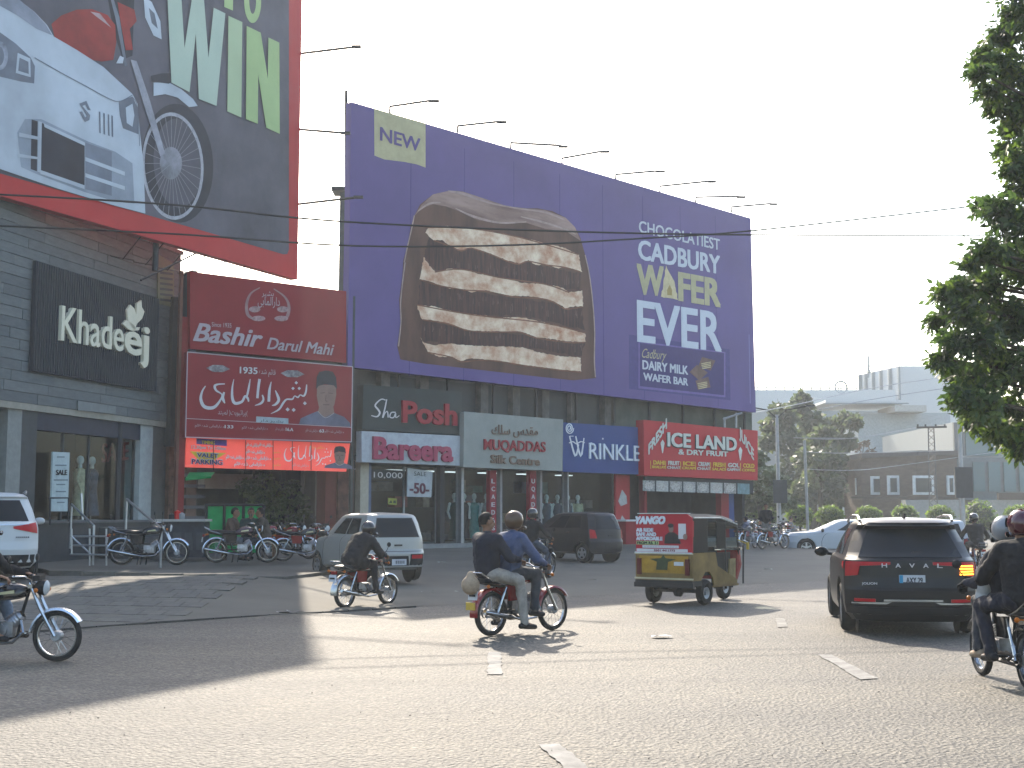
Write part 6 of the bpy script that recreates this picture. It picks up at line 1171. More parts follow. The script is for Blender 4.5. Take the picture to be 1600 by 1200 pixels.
for sg in (1, -1):
    T = (lambda t: t) if sg == 1 else (lambda t: 5 - t); Q = (lambda t: t) if sg == 1 else (lambda t: 1 - t)
    c.patch('tail_light', lampred, ((Q(.985), .90), (Q(.74), .99), (Q(.74), 1.03), (Q(.985), 1.10)), .012, 6, 4); c.patch('side_window', carglass, ((T(1.14), 1.15), (T(1.46), 1.14), (T(1.46), 1.53), (T(1.16), 1.53)), .006, 8, 5); c.patch('side_window', carglass, ((T(1.49), 1.14), (T(1.82), 1.13), (T(1.76), 1.53), (T(1.49), 1.53)), .006, 8, 5)
    b = B(); b.tube([(sg * .64, -1.6, 1.66), (sg * .65, -1.4, 1.71), (sg * .66, 0, 1.70), (sg * .66, .2, 1.62)], .02, 7); b.build('roof_rail', steel, c.t, smooth=True)
c.patch('tailgate_strip', chrome, ((.1, 1.05), (.90, 1.05), (.90, 1.075), (.1, 1.075)), .012, 10, 1); c.patch('lower_bumper', blackp, ((.03, .28), (.97, .28), (.97, .50), (.03, .50)), .01, 10, 3); b = B(); [b.box((.48 + k * .035, -2.262, .83), (.02, .006, .03)) for k in range(7)]; b.build('badge', blackp, c.t)
c.patch('windscreen', carglass, ((2.1, 1.14), (2.9, 1.14), (2.84, 1.55), (2.16, 1.55)), .006, 10, 5); mirrors(c, .8, 1.12, .9, pw); carplate(c, -2.25, .95, '')
H = R(-23); v = V(64, 803, 24.6); c.put(v.x - .90 * cos(H) + 2.2 * sin(H), 24.6 + .90 * sin(H) + 2.2 * cos(H), H, .38)
# --- white sedan beyond the rickshaw
sk = [(.18, .75, -2.15, 2.12, .3, .4), (.30, .86, -2.27, 2.27, .34, .5), (.55, .88, -2.30, 2.30, .34, .5), (.78, .885, -2.30, 2.2, .3, .5), (.90, .88, -2.24, 1.95, .3, .5), (.95, .87, -2.0, 1.35, .3, .4), (.99, .84, -1.8, 1.1, .28, .3), (1.2, .76, -1.3, .62, .22, .25), (1.36, .66, -.95, .25, .2, .2), (1.40, .60, -.85, .1, .2, .2), (1.42, .48, -.7, -.05, .2, .2)]
c = Car('sedan', 'white sedan facing left beyond the black suv, below the clipped shrubs', sk, paint('sedan_white', (.46, .49, .52), 0), (-1.35, 1.38), .32)
for sg in (1, -1):
    T = (lambda t: t) if sg == 1 else (lambda t: 5 - t); c.patch('side_window', carglass, ((T(1.22), 1.0), (T(1.48), .99), (T(1.48), 1.33), (T(1.38), 1.33)), .006, 8, 5); c.patch('side_window', carglass, ((T(1.50), .99), (T(1.74), 1.0), (T(1.56), 1.33), (T(1.50), 1.33)), .006, 8, 5)
    c.patch('head_light', mat('lamp_clear_white', (.5, .52, .54), .1), ((T(1.90), .68), (T(1.99), .66), (T(1.99), .78), (T(1.90), .80)), .01, 4, 3); c.patch('sill', blackp, ((T(1.2), .2), (T(1.75), .2), (T(1.75), .27), (T(1.2), .27)), .01, 6, 2)
    for tt in (1.30, 1.49, 1.73): c.patch('door_gap', blackp, ((T(tt), .33), (T(tt + .004), .33), (T(tt + .004), .95), (T(tt), .95)), .0035, 1, 8)
c.patch('windscreen', carglass, ((2.08, 1.0), (2.92, 1.0), (2.84, 1.36), (2.16, 1.36)), .006, 10, 5); mirrors(c, .75, 1.0, .84, blackp)
x, y = V(1266, 803, 51).x, 51; H = R(-82); c.put(x - 1.38 * sin(H) , y + .9, H, 0)
c = small_hatch('hatchback', 'white hatchback partly hidden behind the right shoulder of the black suv', paint('hatch_white', (.46, .48, .50), 0), plate_s='', lamps='high'); c.put(V(1503, 803, 36).x, 38, R(14), 0)
c = small_hatch('hatchback', 'white car nose just showing beyond the front of the rickshaw', MC['hatch_white'], plate_s='', lamps='high'); c.put(V(1160, 803, 66).x, 66, R(100), 0)
# ---------------- auto rickshaw (y forward)
def rickshaw():
    t = thing('auto_rickshaw', 'yellow three wheeled auto rickshaw with a red printed advert hood at the back', 'rickshaw'); ym = mat('rickshaw_yellow', (.19, .12, .035), .5, 0, .35, 2.5); bl = mat('hood_black', (.008, .009, .01), .6, 0, .2, 4)
    redh = mat('advert_red', (.42, .015, .03), .4, 0, .05, 2)
    b = B(); b.prism([(-.62, -1.05, .46), (-.62, -1.05, .98), (-.62, -.22, .98), (-.62, -.14, .72), (-.62, .62, .44), (-.62, .62, .36), (-.62, -.28, .36), (-.62, -.34, .52), (-.62, -.46, .62), (-.62, -.62, .62), (-.62, -.74, .52), (-.62, -.78, .46)][::-1], (.03, 0, 0)); b.build('side_panel', ym, t)
    b = B(); b.prism([(.59, -1.05, .46), (.59, -1.05, .98), (.59, -.22, .98), (.59, -.14, .72), (.59, .62, .44), (.59, .62, .36), (.59, -.28, .36), (.59, -.34, .52), (.59, -.46, .62), (.59, -.62, .62), (.59, -.74, .52), (.59, -.78, .46)][::-1], (.03, 0, 0)); b.build('side_panel', ym, t)
    b = B(); b.box((0, -1.06, .72), (1.24, .04, .52)); b.build('rear_panel', ym, t); b = B(); b.box((0, -1.09, .50), (1.26, .03, .03)); b.box((0, -1.09, .965), (1.26, .03, .03)); b.build('trim_strip', mat('trim_cream', (.5, .45, .3), .5), t)
    b = B(); b.box((0, -1.083, .76), (1.06, .012, .32)); b.build('rear_door', mat('rickshaw_orange', (.36, .20, .02), .5, 0, .3, 4), t)
    b = B(); b.prism([(-.30, -1.092, .86), (-.05, -1.092, .88), (.0, -1.092, .94), (.05, -1.092, .88), (.28, -1.092, .86), (.1, -1.092, .81), (.08, -1.092, .66), (-.16, -1.092, .66), (-.14, -1.092, .81)][::-1], (0, -.004, 0)); b.build('painted_bird', mat('paint_dark_green', (.03, .05, .02), .6, 0, .5, 8), t)
    b = B(); b.box((.33, -1.093, .78), (.2, .006, .07)); b.build('sticker', white, t)
    for s in (-.52, .52): b = B(); b.box((s, -1.11, .72), (.08, .04, .3)); b.build('tail_light', mat('lamp_dim_red', (.10, .01, .012), .3), t)
    b = B(); b.box((0, -.92, .42), (1.24, .36, .1)); b.box((0, -1.08, .38), (1.28, .06, .09)); b.box((0, -.3, .37), (1.1, 1.0, .06)); b.build('bumper', blackp, t)
    b = B(); b.tube([(-.5, -.55, .26), (.5, -.55, .26)], .04, 8); b.lathe((-.08, -.55, .27), (1, 0, 0), [(0, .05), (.03, .13), (.12, .13), (.16, .05)], 14); b.tube([(-.3, -.9, .32), (-.25, -.5, .28)], .05, 8); b.build('axle', darksteel, t, smooth=True)
    # hood: red advert box at the rear
    hood = [(-.61, .985), (-.62, 1.56), (-.59, 1.64), (-.50, 1.70), (.50, 1.70), (.59, 1.64), (.62, 1.56), (.61, .985)]
    b = B(); b.prism([(x, -1.08 + (0 if z < 1.5 else .02), z) for x, z in hood][::-1], (0, .05, 0)); hd = b.build('rear_hood', redh, t)
    P_ = Plane(0, -1.085, R(90)); P_.n = Vector((0, -1, 0)); P_.p = Vector((0, -1.082, 0))
    def tx(s, x0, x1, z, h, m, fat=.0, shear=0, dy=0):
        vs, fs, w_ = text_mesh(s, shear, 0, 0, 3); b = B(); k = 0
        for dx in ((0,) if not fat else (-fat, fat)):
            for dz in ((0,) if not fat else (-fat, fat)): b.add([(x0 + (x1 - x0) * u + dx, -1.088 - dy - k * .001 - i * .0002, z + v * h / .7 + dz) for u, v, q, i in vs], fs); k += 1
        b.build('lettering', m, hd)
    def bxp(x0, x1, z0, z1, m, nm, dy=0): b = B(); b.box(((x0 + x1) / 2, -1.087 - dy, (z0 + z1) / 2), (x1 - x0, .004, z1 - z0)); return b.build(nm, m, hd)
    tx('YANGO', -.60, .04, 1.52, .13, wh, .012, .25); tx('AB RIDE', -.59, -.22, 1.37, .06, wh, .007); tx('SAFE AND', -.59, -.16, 1.29, .06, wh, .007); tx('AFFORDABLE', -.59, -.02, 1.21, .06, wh, .007)
    bxp(-.59, -.10, 1.125, 1.19, lime, 'price_patch'); tx('FROM RS. 51', -.57, -.12, 1.135, .045, ink, .004, 0, .004)
    b = B(); b.prism([(x, -1.088, z) for x, z in ((.02, 1.15), (.04, 1.30), (.12, 1.36), (.24, 1.36), (.33, 1.30), (.38, 1.15))][::-1], (0, -.002, 0)); b.build('printed_jacket', ink, hd)
    b = B(); b.ball((.17, -1.088, 1.43), (.055, .003, .075), 14, 8); b.build('printed_face', skind, hd); b = B(); b.ball((.165, -1.0905, 1.485), (.065, .003, .04), 12, 6); b.build('printed_hair', ink, hd)
    bxp(.33, .49, 1.24, 1.52, palew, 'printed_phone', .002); b = B(); b.ball((.47, -1.09, 1.28), (.05, .003, .06), 10, 6); b.build('printed_hand', skind, hd)
    bxp(-.46, .33, 1.065, 1.115, palew, 'white_strip'); bxp(-.59, .52, .995, 1.05, palew, 'white_strip'); tx('0301 4411773', -.2, .25, 1.005, .035, mat('print_maroon', (.2, .01, .03), .5), .003, 0, .004); tx('-' * 12, -.42, .3, 1.075, .03, ink, 0, 0, .004)
    b = B(); b.box((0, -1.10, .98), (1.24, .02, .02)); b.box((0, -1.07, 1.71), (1.14, .03, .015)); b.build('hood_edge', white, t)
    # roof and side curtains
    b = B(); secs = [(-1.03, 1.705), (-.3, 1.70), (.3, 1.66), (.62, 1.60), (.70, 1.56)]; vs = []
    for y, z in secs: vs += [(-.615, y, z - .15), (-.585, y, z - .06), (-.50, y, z), (.50, y, z), (.585, y, z - .06), (.615, y, z - .15)]
    b.add(vs, [(i * 6 + j, i * 6 + (j + 1) % 6, (i + 1) * 6 + (j + 1) % 6, (i + 1) * 6 + j) for i in range(4) for j in range(6)] + [(0, 1, 2, 3, 4, 5)[::-1], tuple(range(24, 30))]); b.build('roof', bl, t); 
    b = B(); 
    for s in (-1, 1): b.tube([(s * .615, -1.0, 1.63), (s * .615, 0, 1.625), (s * .6, .70, 1.50)], .014, 6)
    b.build('roof_piping', mat('piping_pale', (.5, .5, .48), .5), t)
    for s in (-1, 1):
        b = B(); b.box((s * .605, -.78, 1.30), (.02, .52, .62)); b.build('side_curtain', bl, t); b = B(); b.box((s * .60, .02, 1.32), (.02, .34, .56)); b.box((s * .60, -.4, .99), (.025, .5, .04)); b.build('door_curtain', bl, t)
        b = B(); b.tube([(s * .6, -.5, 1.0), (s * .6, -.5, 1.62)], .015, 6); b.tube([(s * .6, .2, .4), (s * .6, .2, 1.6)], .015, 6); b.tube([(s * .58, .70, 1.55), (s * .50, .90, 1.1), (s * .46, .98, .72)], .02, 6); b.build('pillar', darksteel, t)
    b = B(); b.box((0, -.75, .70), (1.1, .1, .5)); b.box((0, -.5, .62), (1.1, .5, .14)); b.box((0, .05, .68), (.5, .32, .12)); b.box((0, -.14, .9), (1.1, .04, .36)); b.build('seats', blackp, t)
    b = B(); b.box((0, .25, .34), (1.16, 1.0, .04)); b.build('floor_pan', ym, t)
    b = B(); b.prism([(.585, .28, .40), (.585, .56, .40), (.585, .58, .84), (.585, .36, .84)][::-1], (.03, 0, 0)); b.build('footwell_panel_'.strip('_'), mat('panel_tan', (.24, .18, .08), .6, 0, .4, 4), t)
    b = B(); b.box((.555, .1, .66), (.02, .72, .62)); b.build('cabin_lining', blackp, t); b = B(); b.box((-.555, .1, .66), (.02, .72, .62)); b.build('cabin_lining', blackp, t)
    fr = mat('front_red', (.25, .02, .02), .4, 0, .2)
    b = B(); b.prism([(-.5, .78, .42), (.5, .78, .42), (.52, .92, .72), (.48, .92, 1.0), (-.48, .92, 1.0), (-.52, .92, .72)][::-1], (0, .08, 0)); b.build('front_panel', fr, t)
    b = B(); b.box((0, .94, 1.02), (1.1, .1, .06)); b.build('dashboard', chrome, t)
    b = B(); b.prism([(-.5, .90, 1.04), (.5, .90, 1.04), (.56, .70, 1.52), (-.56, .70, 1.52)], (0, .012, 0)); b.build('windscreen', glass_mat('rickshaw_glass', (.8, .85, .82), .02), t)
    b = B(); b.tube([(-.3, .55, 1.0), (0, .66, .98), (.3, .55, 1.0)], .014, 6); b.tube([(0, .66, .98), (0, .8, .5)], .02, 6); b.build('handlebar', chrome, t)
    for s in (-1, 1): b = B(); b.tube([(s * .55, .8, 1.2), (s * .72, .85, 1.12)], .01, 5); b.box((s * .74, .85, 1.08), (.05, .02, .14)); b.build('side_mirror', mat('mirror_yellow', (.5, .35, .05), .4), t)
    b = B(); b.tube([(.62, .86, .35), (.64, .86, 1.1)], .018, 6); b.build('side_bar', darksteel, t)
    for (x, y, nm) in ((-.55, -.55, 'wheel'), (.55, -.55, 'wheel'), (0, 1.25 - .05, 'wheel')):
        b = B(); b.torus((x, y, .245), (1, 0, 0), .245 - .07, .07, 26, 8, rz=.08); w = b.build(nm, rubber, t, smooth=True); b = B(); b.lathe((x - .05, y, .225), (1, 0, 0), [(0, .001), (0, .12), (.02, .10), (.08, .10), (.1, .12), (.1, .10), (.06, .04), (.1, .03), (.1, .001)], 18); b.build('rim', steel, w, smooth=True)
    b = B(); b.tube([(.06, 1.2, .22), (.06, 1.05, .6), (0, .95, .7)], .025, 6); b.torus((0, 1.2, .225), (1, 0, 0), .26, .012, 12, 5, 0, pi, u=(0, 1, 0), rz=.08); b.build('front_fork', darksteel, t); return t
rk = rickshaw(); rk.scale = (.97, .97, .97); H = R(38); p = G(1060, 944)
rk.location = (p.x + .55 * sin(H), p.y + .55 * cos(H), 0); rk.rotation_euler.z = -H; WL[rk] = Vector(rk.location)
# ---------------- people: limbs as tapered volumes fused into one surface
ftex = bpy.data.textures.new('folds', 'CLOUDS'); ftex.noise_scale = .11; ftex.noise_depth = 2
def fuse(b, name, m, parent, vox=.014, smooth_it=3):
    me = bpy.data.meshes.new('f'); me.from_pydata(b.v, [], b.f); o = bpy.data.objects.new('f', me); COL.objects.link(o)
    md = o.modifiers.new('r', 'REMESH'); md.mode = 'VOXEL'; md.voxel_size = vox; md.use_smooth_shade = True
    sm = o.modifiers.new('s', 'SMOOTH'); sm.iterations = smooth_it; sm.factor = .5
    if name in ('jacket', 'trousers'): dm = o.modifiers.new('d', 'DISPLACE'); dm.texture = ftex; dm.texture_coords = 'LOCAL'; dm.strength = .036; dm.mid_level = .5
    bpy.context.view_layer.update(); nm = bpy.data.meshes.new_from_object(o.evaluated_get(bpy.context.evaluated_depsgraph_get())); bpy.data.objects.remove(o)
    nm.materials.clear(); nm.materials.append(m); nm.name = name
    nm.polygons.foreach_set('use_smooth', [True] * len(nm.polygons)); q = bpy.data.objects.new(name, nm); COL.objects.link(q); q.parent = parent; return q
def hand(b, wrist, d, up, s=1.0, curl=.9):
    """palm and five bent fingers, d = direction of the palm, up = back of the hand"""
    d = Vector(d).normalized(); up = Vector(up); up = (up - d * up.dot(d)).normalized(); sd_ = d.cross(up); w = Vector(wrist); pc = w + d * .045 * s
    b.box(pc, (.001, .001, .001)); 
    for k in range(4): b.cap(w + sd_ * (k - 1.5) * .012 * s, w + d * .085 * s + sd_ * (k - 1.5) * .02 * s, .014 * s, .011 * s, 6)
    for k, L in enumerate((.036, .042, .04, .03)):
        p = w + d * .085 * s + sd_ * (k - 1.5) * .02 * s; a = curl; q = p + (d * cos(a * .6) - up * sin(a * .6)) * L * s; r = q + (d * cos(a * 1.7) - up * sin(a * 1.7)) * L * .8 * s; b.cap(p, q, .0095 * s, .009 * s, 6); b.cap(q, r, .009 * s, .0075 * s, 6)
    p = w + d * .025 * s - sd_ * .022 * s; q = p + (d * .7 - sd_ * .7 - up * .2).normalized() * .035 * s; b.cap(p, q, .012 * s, .010 * s, 6); b.cap(q, q + (d - up * .5).normalized() * .028 * s, .010 * s, .008 * s, 6)
def person(label, J, top, bottom, shoes, loc, az, headgear=None, hair=(.012, .01, .01), look=0, sc_=1.0, sleeve=None, vox=.016, coat=False, tilt=0, sk=None, glove=None, wide=1.0):
    t = thing('person', label, 'person', loc, 0); t.rotation_euler.z = -az; t.scale = (sc_,) * 3; sk = sk or skin
    V3 = {k: Vector(v) for k, v in J.items()}; g = V3.get
    pel, ch, nk, hd = g('pelvis'), g('chest'), g('neck'), g('head')
    b = B()
    hr = Matrix.Rotation(-look, 3, 'Z') @ Matrix.Rotation(tilt, 3, 'X')
    def H(x, y, z): return hd + hr @ Vector((x, y, z))
    b.cap(nk - Vector((0, 0, .05)), hd - Vector((0, 0, .04)), .058, .055); b.ball(H(0, -.01, .025), (.078, .096, .098), 14, 10, hr); b.ball(H(0, .025, -.045), (.058, .068, .07), 12, 8, hr); b.ball(H(0, .045, -.085), (.03, .03, .025), 8, 6, hr)
    b.cap(H(0, .088, .015), H(0, .112, -.022), .012, .017, 8); b.ball(H(0, .088, -.052), (.026, .016, .012), 8, 6, hr)
    for s in (-1, 1): b.ball(H(s * .080, -.005, 0), (.014, .026, .036), 8, 6, hr); b.ball(H(s * .032, .078, .028), (.022, .018, .010), 8, 6, hr)
    b.cap(pel, ch, .08, .09); 
    for s in ('l', 'r'):
        b.cap(g('sh' + s), g('el' + s), .042, .036); b.cap(g('el' + s), g('ha' + s), .034, .022); b.cap(g('hip' + s), g('kn' + s), .07, .05); b.cap(g('kn' + s), g('an' + s), .046, .034); b.cap(g('an' + s), g('toe' + s), .035, .03)
        if not glove: d = (g('ha' + s) - g('el' + s)); hand(b, g('ha' + s), g('hd' + s) if 'hd' + s in J else d, (0, 0, 1) if abs(d.normalized().z) < .8 else (1 if s == 'r' else -1, 0, 0), 1.08)
    b.cap(ch + Vector((-.12, 0, .06)), ch + Vector((.12, 0, .06)), .045, .045)
    fuse(b, 'body', sk, t, vox * .75, 2)
    if glove:
        b = B()
        for s in ('l', 'r'): d = (g('ha' + s) - g('el' + s)); hand(b, g('ha' + s), g('hd' + s) if 'hd' + s in J else d, (0, 0, 1), 1.25)
        fuse(b, 'gloves', glove, t, .009, 1)
    # upper clothing
    b = B(); W = wide
    b.cap(pel + Vector((0, 0, .02)), ch, .15 * W, .165 * W, 14); b.cap(pel + Vector((-.07, 0, .03)), ch + Vector((-.09, 0, .02)), .115 * W, .13 * W, 12); b.cap(pel + Vector((.07, 0, .03)), ch + Vector((.09, 0, .02)), .115 * W, .13 * W, 12)
    b.cap(g('shl') * .95 + ch * .05, g('shr') * .95 + ch * .05, .078 * W, .078 * W, 12); b.cap(ch, nk - Vector((0, 0, .02)), .13, .07, 12)
    for s in ('l', 'r'):
        b.cap(g('sh' + s), g('el' + s), .072 * W, .062 * W, 12); b.cap(g('el' + s), g('el' + s).lerp(g('ha' + s), .90), .062 * W, .042 * W, 12)
        b.ball(g('el' + s), .066 * W, 10, 7)
        if coat: b.cap(g('hip' + s) + Vector((0, -.02, .04)), g('hip' + s).lerp(g('kn' + s), .45), .125, .12, 12)
    r_ = random.Random(hash(label) % 999)
    fuse(b, 'jacket', top, t, vox, 3)
    b = B()
    for s in ('l', 'r'):
        b.cap(g('hip' + s), g('kn' + s), .108, .078, 12); b.cap(g('kn' + s), g('an' + s).lerp(g('kn' + s), .06), .076, .062, 12); b.ball(g('kn' + s), .080, 10, 7)
    b.cap(g('hipl'), g('hipr'), .12, .12, 12); b.cap(pel, pel + Vector((0, 0, .06)), .145, .14, 12)
    fuse(b, 'trousers', bottom, t, vox, 3)
    for s in ('l', 'r'):
        b = B(); an, to = g('an' + s), g('toe' + s); d = (to - an); d.z *= .4; d.normalize(); b.cap(an - d * .06 + Vector((0, 0, -.035)), an + d * .03 + Vector((0, 0, -.02)), .042, .048, 10); b.cap(an + Vector((0, 0, -.03)), to, .046, .036, 10); b.cap(an + Vector((0, 0, -.02)), an + Vector((0, 0, .03)), .046, .044, 10); fuse(b, 'shoe', shoes, t, .012, 2)
    # hair or helmet
    if headgear:
        hm_, trim = headgear; b = B(); n, m_ = 24, 14
        vs = []; C = H(0, -.005, .03); fs = []
        for i in range(m_ + 1):
            a = pi * .80 * i / m_
            for j in range(n):
                p = 2 * pi * j / n; x, y, z = sin(a) * sin(p) * .125, sin(a) * cos(p) * .150, cos(a) * .138
                vs.append(C + hr @ Vector((x, y, z)))
        for i in range(m_):
            for j in range(n):
                p = 2 * pi * (j + .5) / n; a = pi * .80 * (i + .5) / m_; front = cos(p) > .55
                if front and 1.15 < a: continue
                fs.append((i * n + j, (i + 1) * n + j, (i + 1) * n + (j + 1) % n, i * n + (j + 1) % n))
        b.add(vs, fs); h = b.build('helmet', hm_, t, smooth=True)
        md = h.modifiers.new('s', 'SOLIDIFY'); md.thickness = .018; md.offset = 1
        b = B(); b.torus(H(0, .095, -.075), hr @ Vector((0, 0, 1)), .085, .022, 14, 6, -1.3 + pi / 2 - .27, 1.3 + pi / 2 - .27 + .5, u=hr @ Vector((1, 0, 0)), rz=.03); b.build('chin_guard', hm_, h, smooth=True)
        if trim:
            b = B(); b.grid(lambda u, v: C + hr @ Vector((sin(1.2 + .6 * v) * sin((u - .5) * 2) * .138, sin(1.2 + .6 * v) * cos((u - .5) * 2) * .163, cos(1.2 + .6 * v) * .15)), 12, 5); b.build('visor', carglass, h, smooth=True)
    else:
        b = B(); n, m_ = 20, 10; C = H(0, -.012, .03); vs = []; fs = []; rr = random.Random(len(label))
        for i in range(m_ + 1):
            a = pi * .66 * i / m_
            for j in range(n): p = 2 * pi * j / n; k = 1 + rr.uniform(-.03, .05); vs.append(C + hr @ Vector((sin(a) * sin(p) * .087 * k, sin(a) * cos(p) * .106 * k, cos(a) * .115 * k)))
        for i in range(m_):
            for j in range(n):
                p = 2 * pi * (j + .5) / n; a = pi * .66 * (i + .5) / m_
                if cos(p) > .35 and a > .95: continue
                if cos(p) > -.1 and a > 1.5: continue
                fs.append((i * n + j, (i + 1) * n + j, (i + 1) * n + (j + 1) % n, i * n + (j + 1) % n))
        b.add(vs, fs); h = b.build('hair', mat('hair_%d' % (hair[0] * 1000), hair, .7, 0, .3, 30), t, smooth=True); md = h.modifiers.new('s', 'SOLIDIFY'); md.thickness = .014; md.offset = 1
        b = B()
        for s in (-1, 1): b.cap(H(s * .018, .094, .043), H(s * .05, .082, .046), .005, .004, 6); b.ball(H(s * .033, .087, .018), (.012, .006, .006), 8, 5, hr)
        b.build('brows_and_eyes', ink, t)
    return t
def rider(y0=-.28, seat=.78, lean=.16, grip=(.36, .13, .94), foot=(.24, .0, .26), hunch=0, knee=None, headz=0, spread=.17):
    """pose in the frame of the motorcycle"""
    pel = (0, y0, seat + .07); ch = (0, y0 + lean, seat + .44 - hunch * .5); nk = (0, y0 + lean * 1.35, seat + .60 - hunch); hd = (0, y0 + lean * 1.7, seat + .73 - hunch + headz); J = dict(pelvis=pel, chest=ch, neck=nk, head=hd)
    for s, g in (('l', -1), ('r', 1)):
        sh = Vector((g * .185, y0 + lean * 1.15, seat + .52 - hunch * .85)); ha = Vector((g * grip[0], grip[1] - .04, grip[2] + .03)); mid = sh.lerp(ha, .5) + Vector((g * .10, -.02, -.12)); J['sh' + s] = sh; J['el' + s] = mid; J['ha' + s] = ha; J['hd' + s] = Vector((-g * .15, 1, -.35))
        J['hip' + s] = Vector((g * .10, y0 + .02, seat + .05)); k = Vector((g * spread, y0 + .42, seat + .02)) if knee is None else Vector((g * knee[0], knee[1], knee[2])); J['kn' + s] = k; a = Vector((g * foot[0], foot[1], foot[2] + .06)); J['an' + s] = a; J['toe' + s] = a + Vector((g * .02, .15, -.05))
    return J
def cloth(n, c, v=.25, sc__=9): return mat(n, c, .85, 0, v, sc__, .5, 14, spec=.2)
navy = cloth('cloth_navy', (.012, .014, .024)); blk = cloth('cloth_black', (.010, .010, .012)); blue = cloth('shirt_blue', (.055, .075, .14)); beige = cloth('trousers_beige', (.30, .27, .235)); dgrey = cloth('trousers_slate', (.035, .038, .045)); jean = cloth('jeans_blue', (.13, .18, .25)); shoe = mat('shoe_dark', (.015, .015, .017), .5); brown = cloth('cloth_brown', (.075, .045, .032)); shw = cloth('cloth_grey', (.16, .16, .16)); tan = mat('sandal_tan', (.25, .19, .13), .6)
helb = mat('helmet_black', (.012, .012, .014), .15, 0, .1, coat=.8); helbr = mat('helmet_brown', (.09, .05, .028), .3, 0, .15, coat=.3); helm = mat('helmet_maroon', (.06, .006, .012), .15, 0, .1, coat=.9); helw = mat('helmet_grey', (.22, .23, .24), .2, coat=.5)
def on(bk, J, **k): return k
def seat_on(bike, label, J, *a, **k):
    az = -bike.rotation_euler.z; s = bike.scale[0]
    return person(label, J, *a, tuple(bike.location), az, sc_=s * k.pop('rel', 1.0), **k)
seat_on(bk1, 'lone rider in black jacket and black helmet hunched on the maroon motorcycle', rider(y0=-.42, lean=.28, hunch=.09), blk, blk, shoe, headgear=(helb, False), coat=True, wide=1.3)
seat_on(bk2, 'front rider in blue shirt and brown helmet driving the red motorcycle', rider(y0=-.30, lean=.09, seat=.80), blue, dgrey, shoe, headgear=(helbr, False), coat=False, wide=1.15)
J = rider(y0=-.68, lean=.0, seat=.80, grip=(.2, .02, 1.0), foot=(.25, -.26, .12), knee=(.24, -.28, .74)); J['hal'] = Vector((-.2, -.30, 1.02)); J['har'] = Vector((.22, -.26, 1.02)); J['elr'] = Vector((.31, -.54, 1.06)); J['ell'] = Vector((-.31, -.54, 1.06)); J['anr'] = Vector((.27, -.22, .16)); J['toer'] = J['anr'] + Vector((.03, .17, -.05)); J['hdr'] = Vector((-.3, 1, -.2))
seat_on(bk2, 'bearded back passenger in navy jacket and beige trousers on the red motorcycle', J, navy, beige, shoe, look=.5, hair=(.012, .01, .01), wide=1.06)
# beard and cloth bag at the tail
p = bk2.location
t = thing('cloth_bag', 'light brown bag tied behind the seat of the red motorcycle', 'bag', tuple(p)); b = B(); az = R(45); 
def loc2(bk, x, y, z): a = bk.rotation_euler.z; return Vector((bk.location.x + x * cos(a) - y * sin(a), bk.location.y + x * sin(a) + y * cos(a), z))
c = loc2(bk2, .02, -1.0, .70); b.ball(c, (.13, .12, .13), 12, 8); b.ball(c + Vector((0, 0, .13)), (.06, .05, .06), 8, 6); fuse(b, 'bag_body', mat('bag_tan', (.34, .25, .17), .8, 0, .25, 9), None, .02, 3).parent = t; t.children[0].location = -p
b = B(); c = loc2(bk2, .02, -1.0, .42); b.box(c, (.16, .02, .1), bk2.rotation_euler.z); tag(b.build('mud_flap', mat('flap_yellow', (.5, .33, .05), .5)), 'yellow mud flap hanging below the bag at the rear of the red motorcycle', 'mud flap')
seat_on(bkA, 'rider in black jacket and pale blue jeans cut off by the left edge', rider(y0=-.60, lean=.20, seat=.80, hunch=.02, knee=(.2, -.14, .78)), blk, jean, shoe, headgear=(helb, False), wide=1.05, vox=.013)
JD = rider(y0=-.24, lean=.07, seat=.76, hunch=.02, grip=(.33, .13, .94)); JD['ell'] = Vector((-.24, -.02, .98)); JD['shl'] = Vector((-.16, -.16, 1.24))
seat_on(bk3, 'driver in dark jacket and maroon helmet on the motorcycle at the right edge', JD, navy, dgrey, tan, headgear=(helw, True), glove=blk, vox=.012, look=0)
J = rider(y0=-.60, lean=.04, seat=.80, grip=(.16, .05, 1.0), foot=(.24, -.3, .26), knee=(.26, -.12, .76)); J['hal'] = Vector((-.20, -.08, 1.0)); J['har'] = Vector((.2, -.08, 1.0)); J['ell'] = Vector((-.32, -.34, 1.04)); J['elr'] = Vector((.32, -.34, 1.04))
seat_on(bk3, 'passenger in puffy black jacket and glossy maroon helmet on the right edge motorcycle', J, blk, navy, shoe, headgear=(helm, True), wide=1.18, vox=.012, look=-.1, glove=blk)
b = B(); c = loc2(bk3, -.17, -.02, .98); b.ball(c, (.11, .14, .14), 14, 10); b.ball(c + Vector((.0, .03, -.14)), (.09, .11, .12), 14, 10); o = fuse(b, 'carrier_bag', mat('bag_white', (.40, .42, .43), .5, 0, .1, 6), None, .015, 3); tag(o, 'white bag held at the side between the two riders on the right', 'bag')
seat_on(bk4, 'man in black jacket and helmet with jeans sitting on the motorcycle by the dark hatchback', rider(lean=.06, foot=(.34, -.12, .02), knee=(.30, .06, .60)), blk, cloth('jeans_dark', (.04, .055, .08)), shoe, headgear=(helb, False))
seat_on(bk5, 'small distant rider in dark clothes beside the right side of the black suv', rider(), blk, dgrey, shoe, headgear=(helb, False), vox=.025)
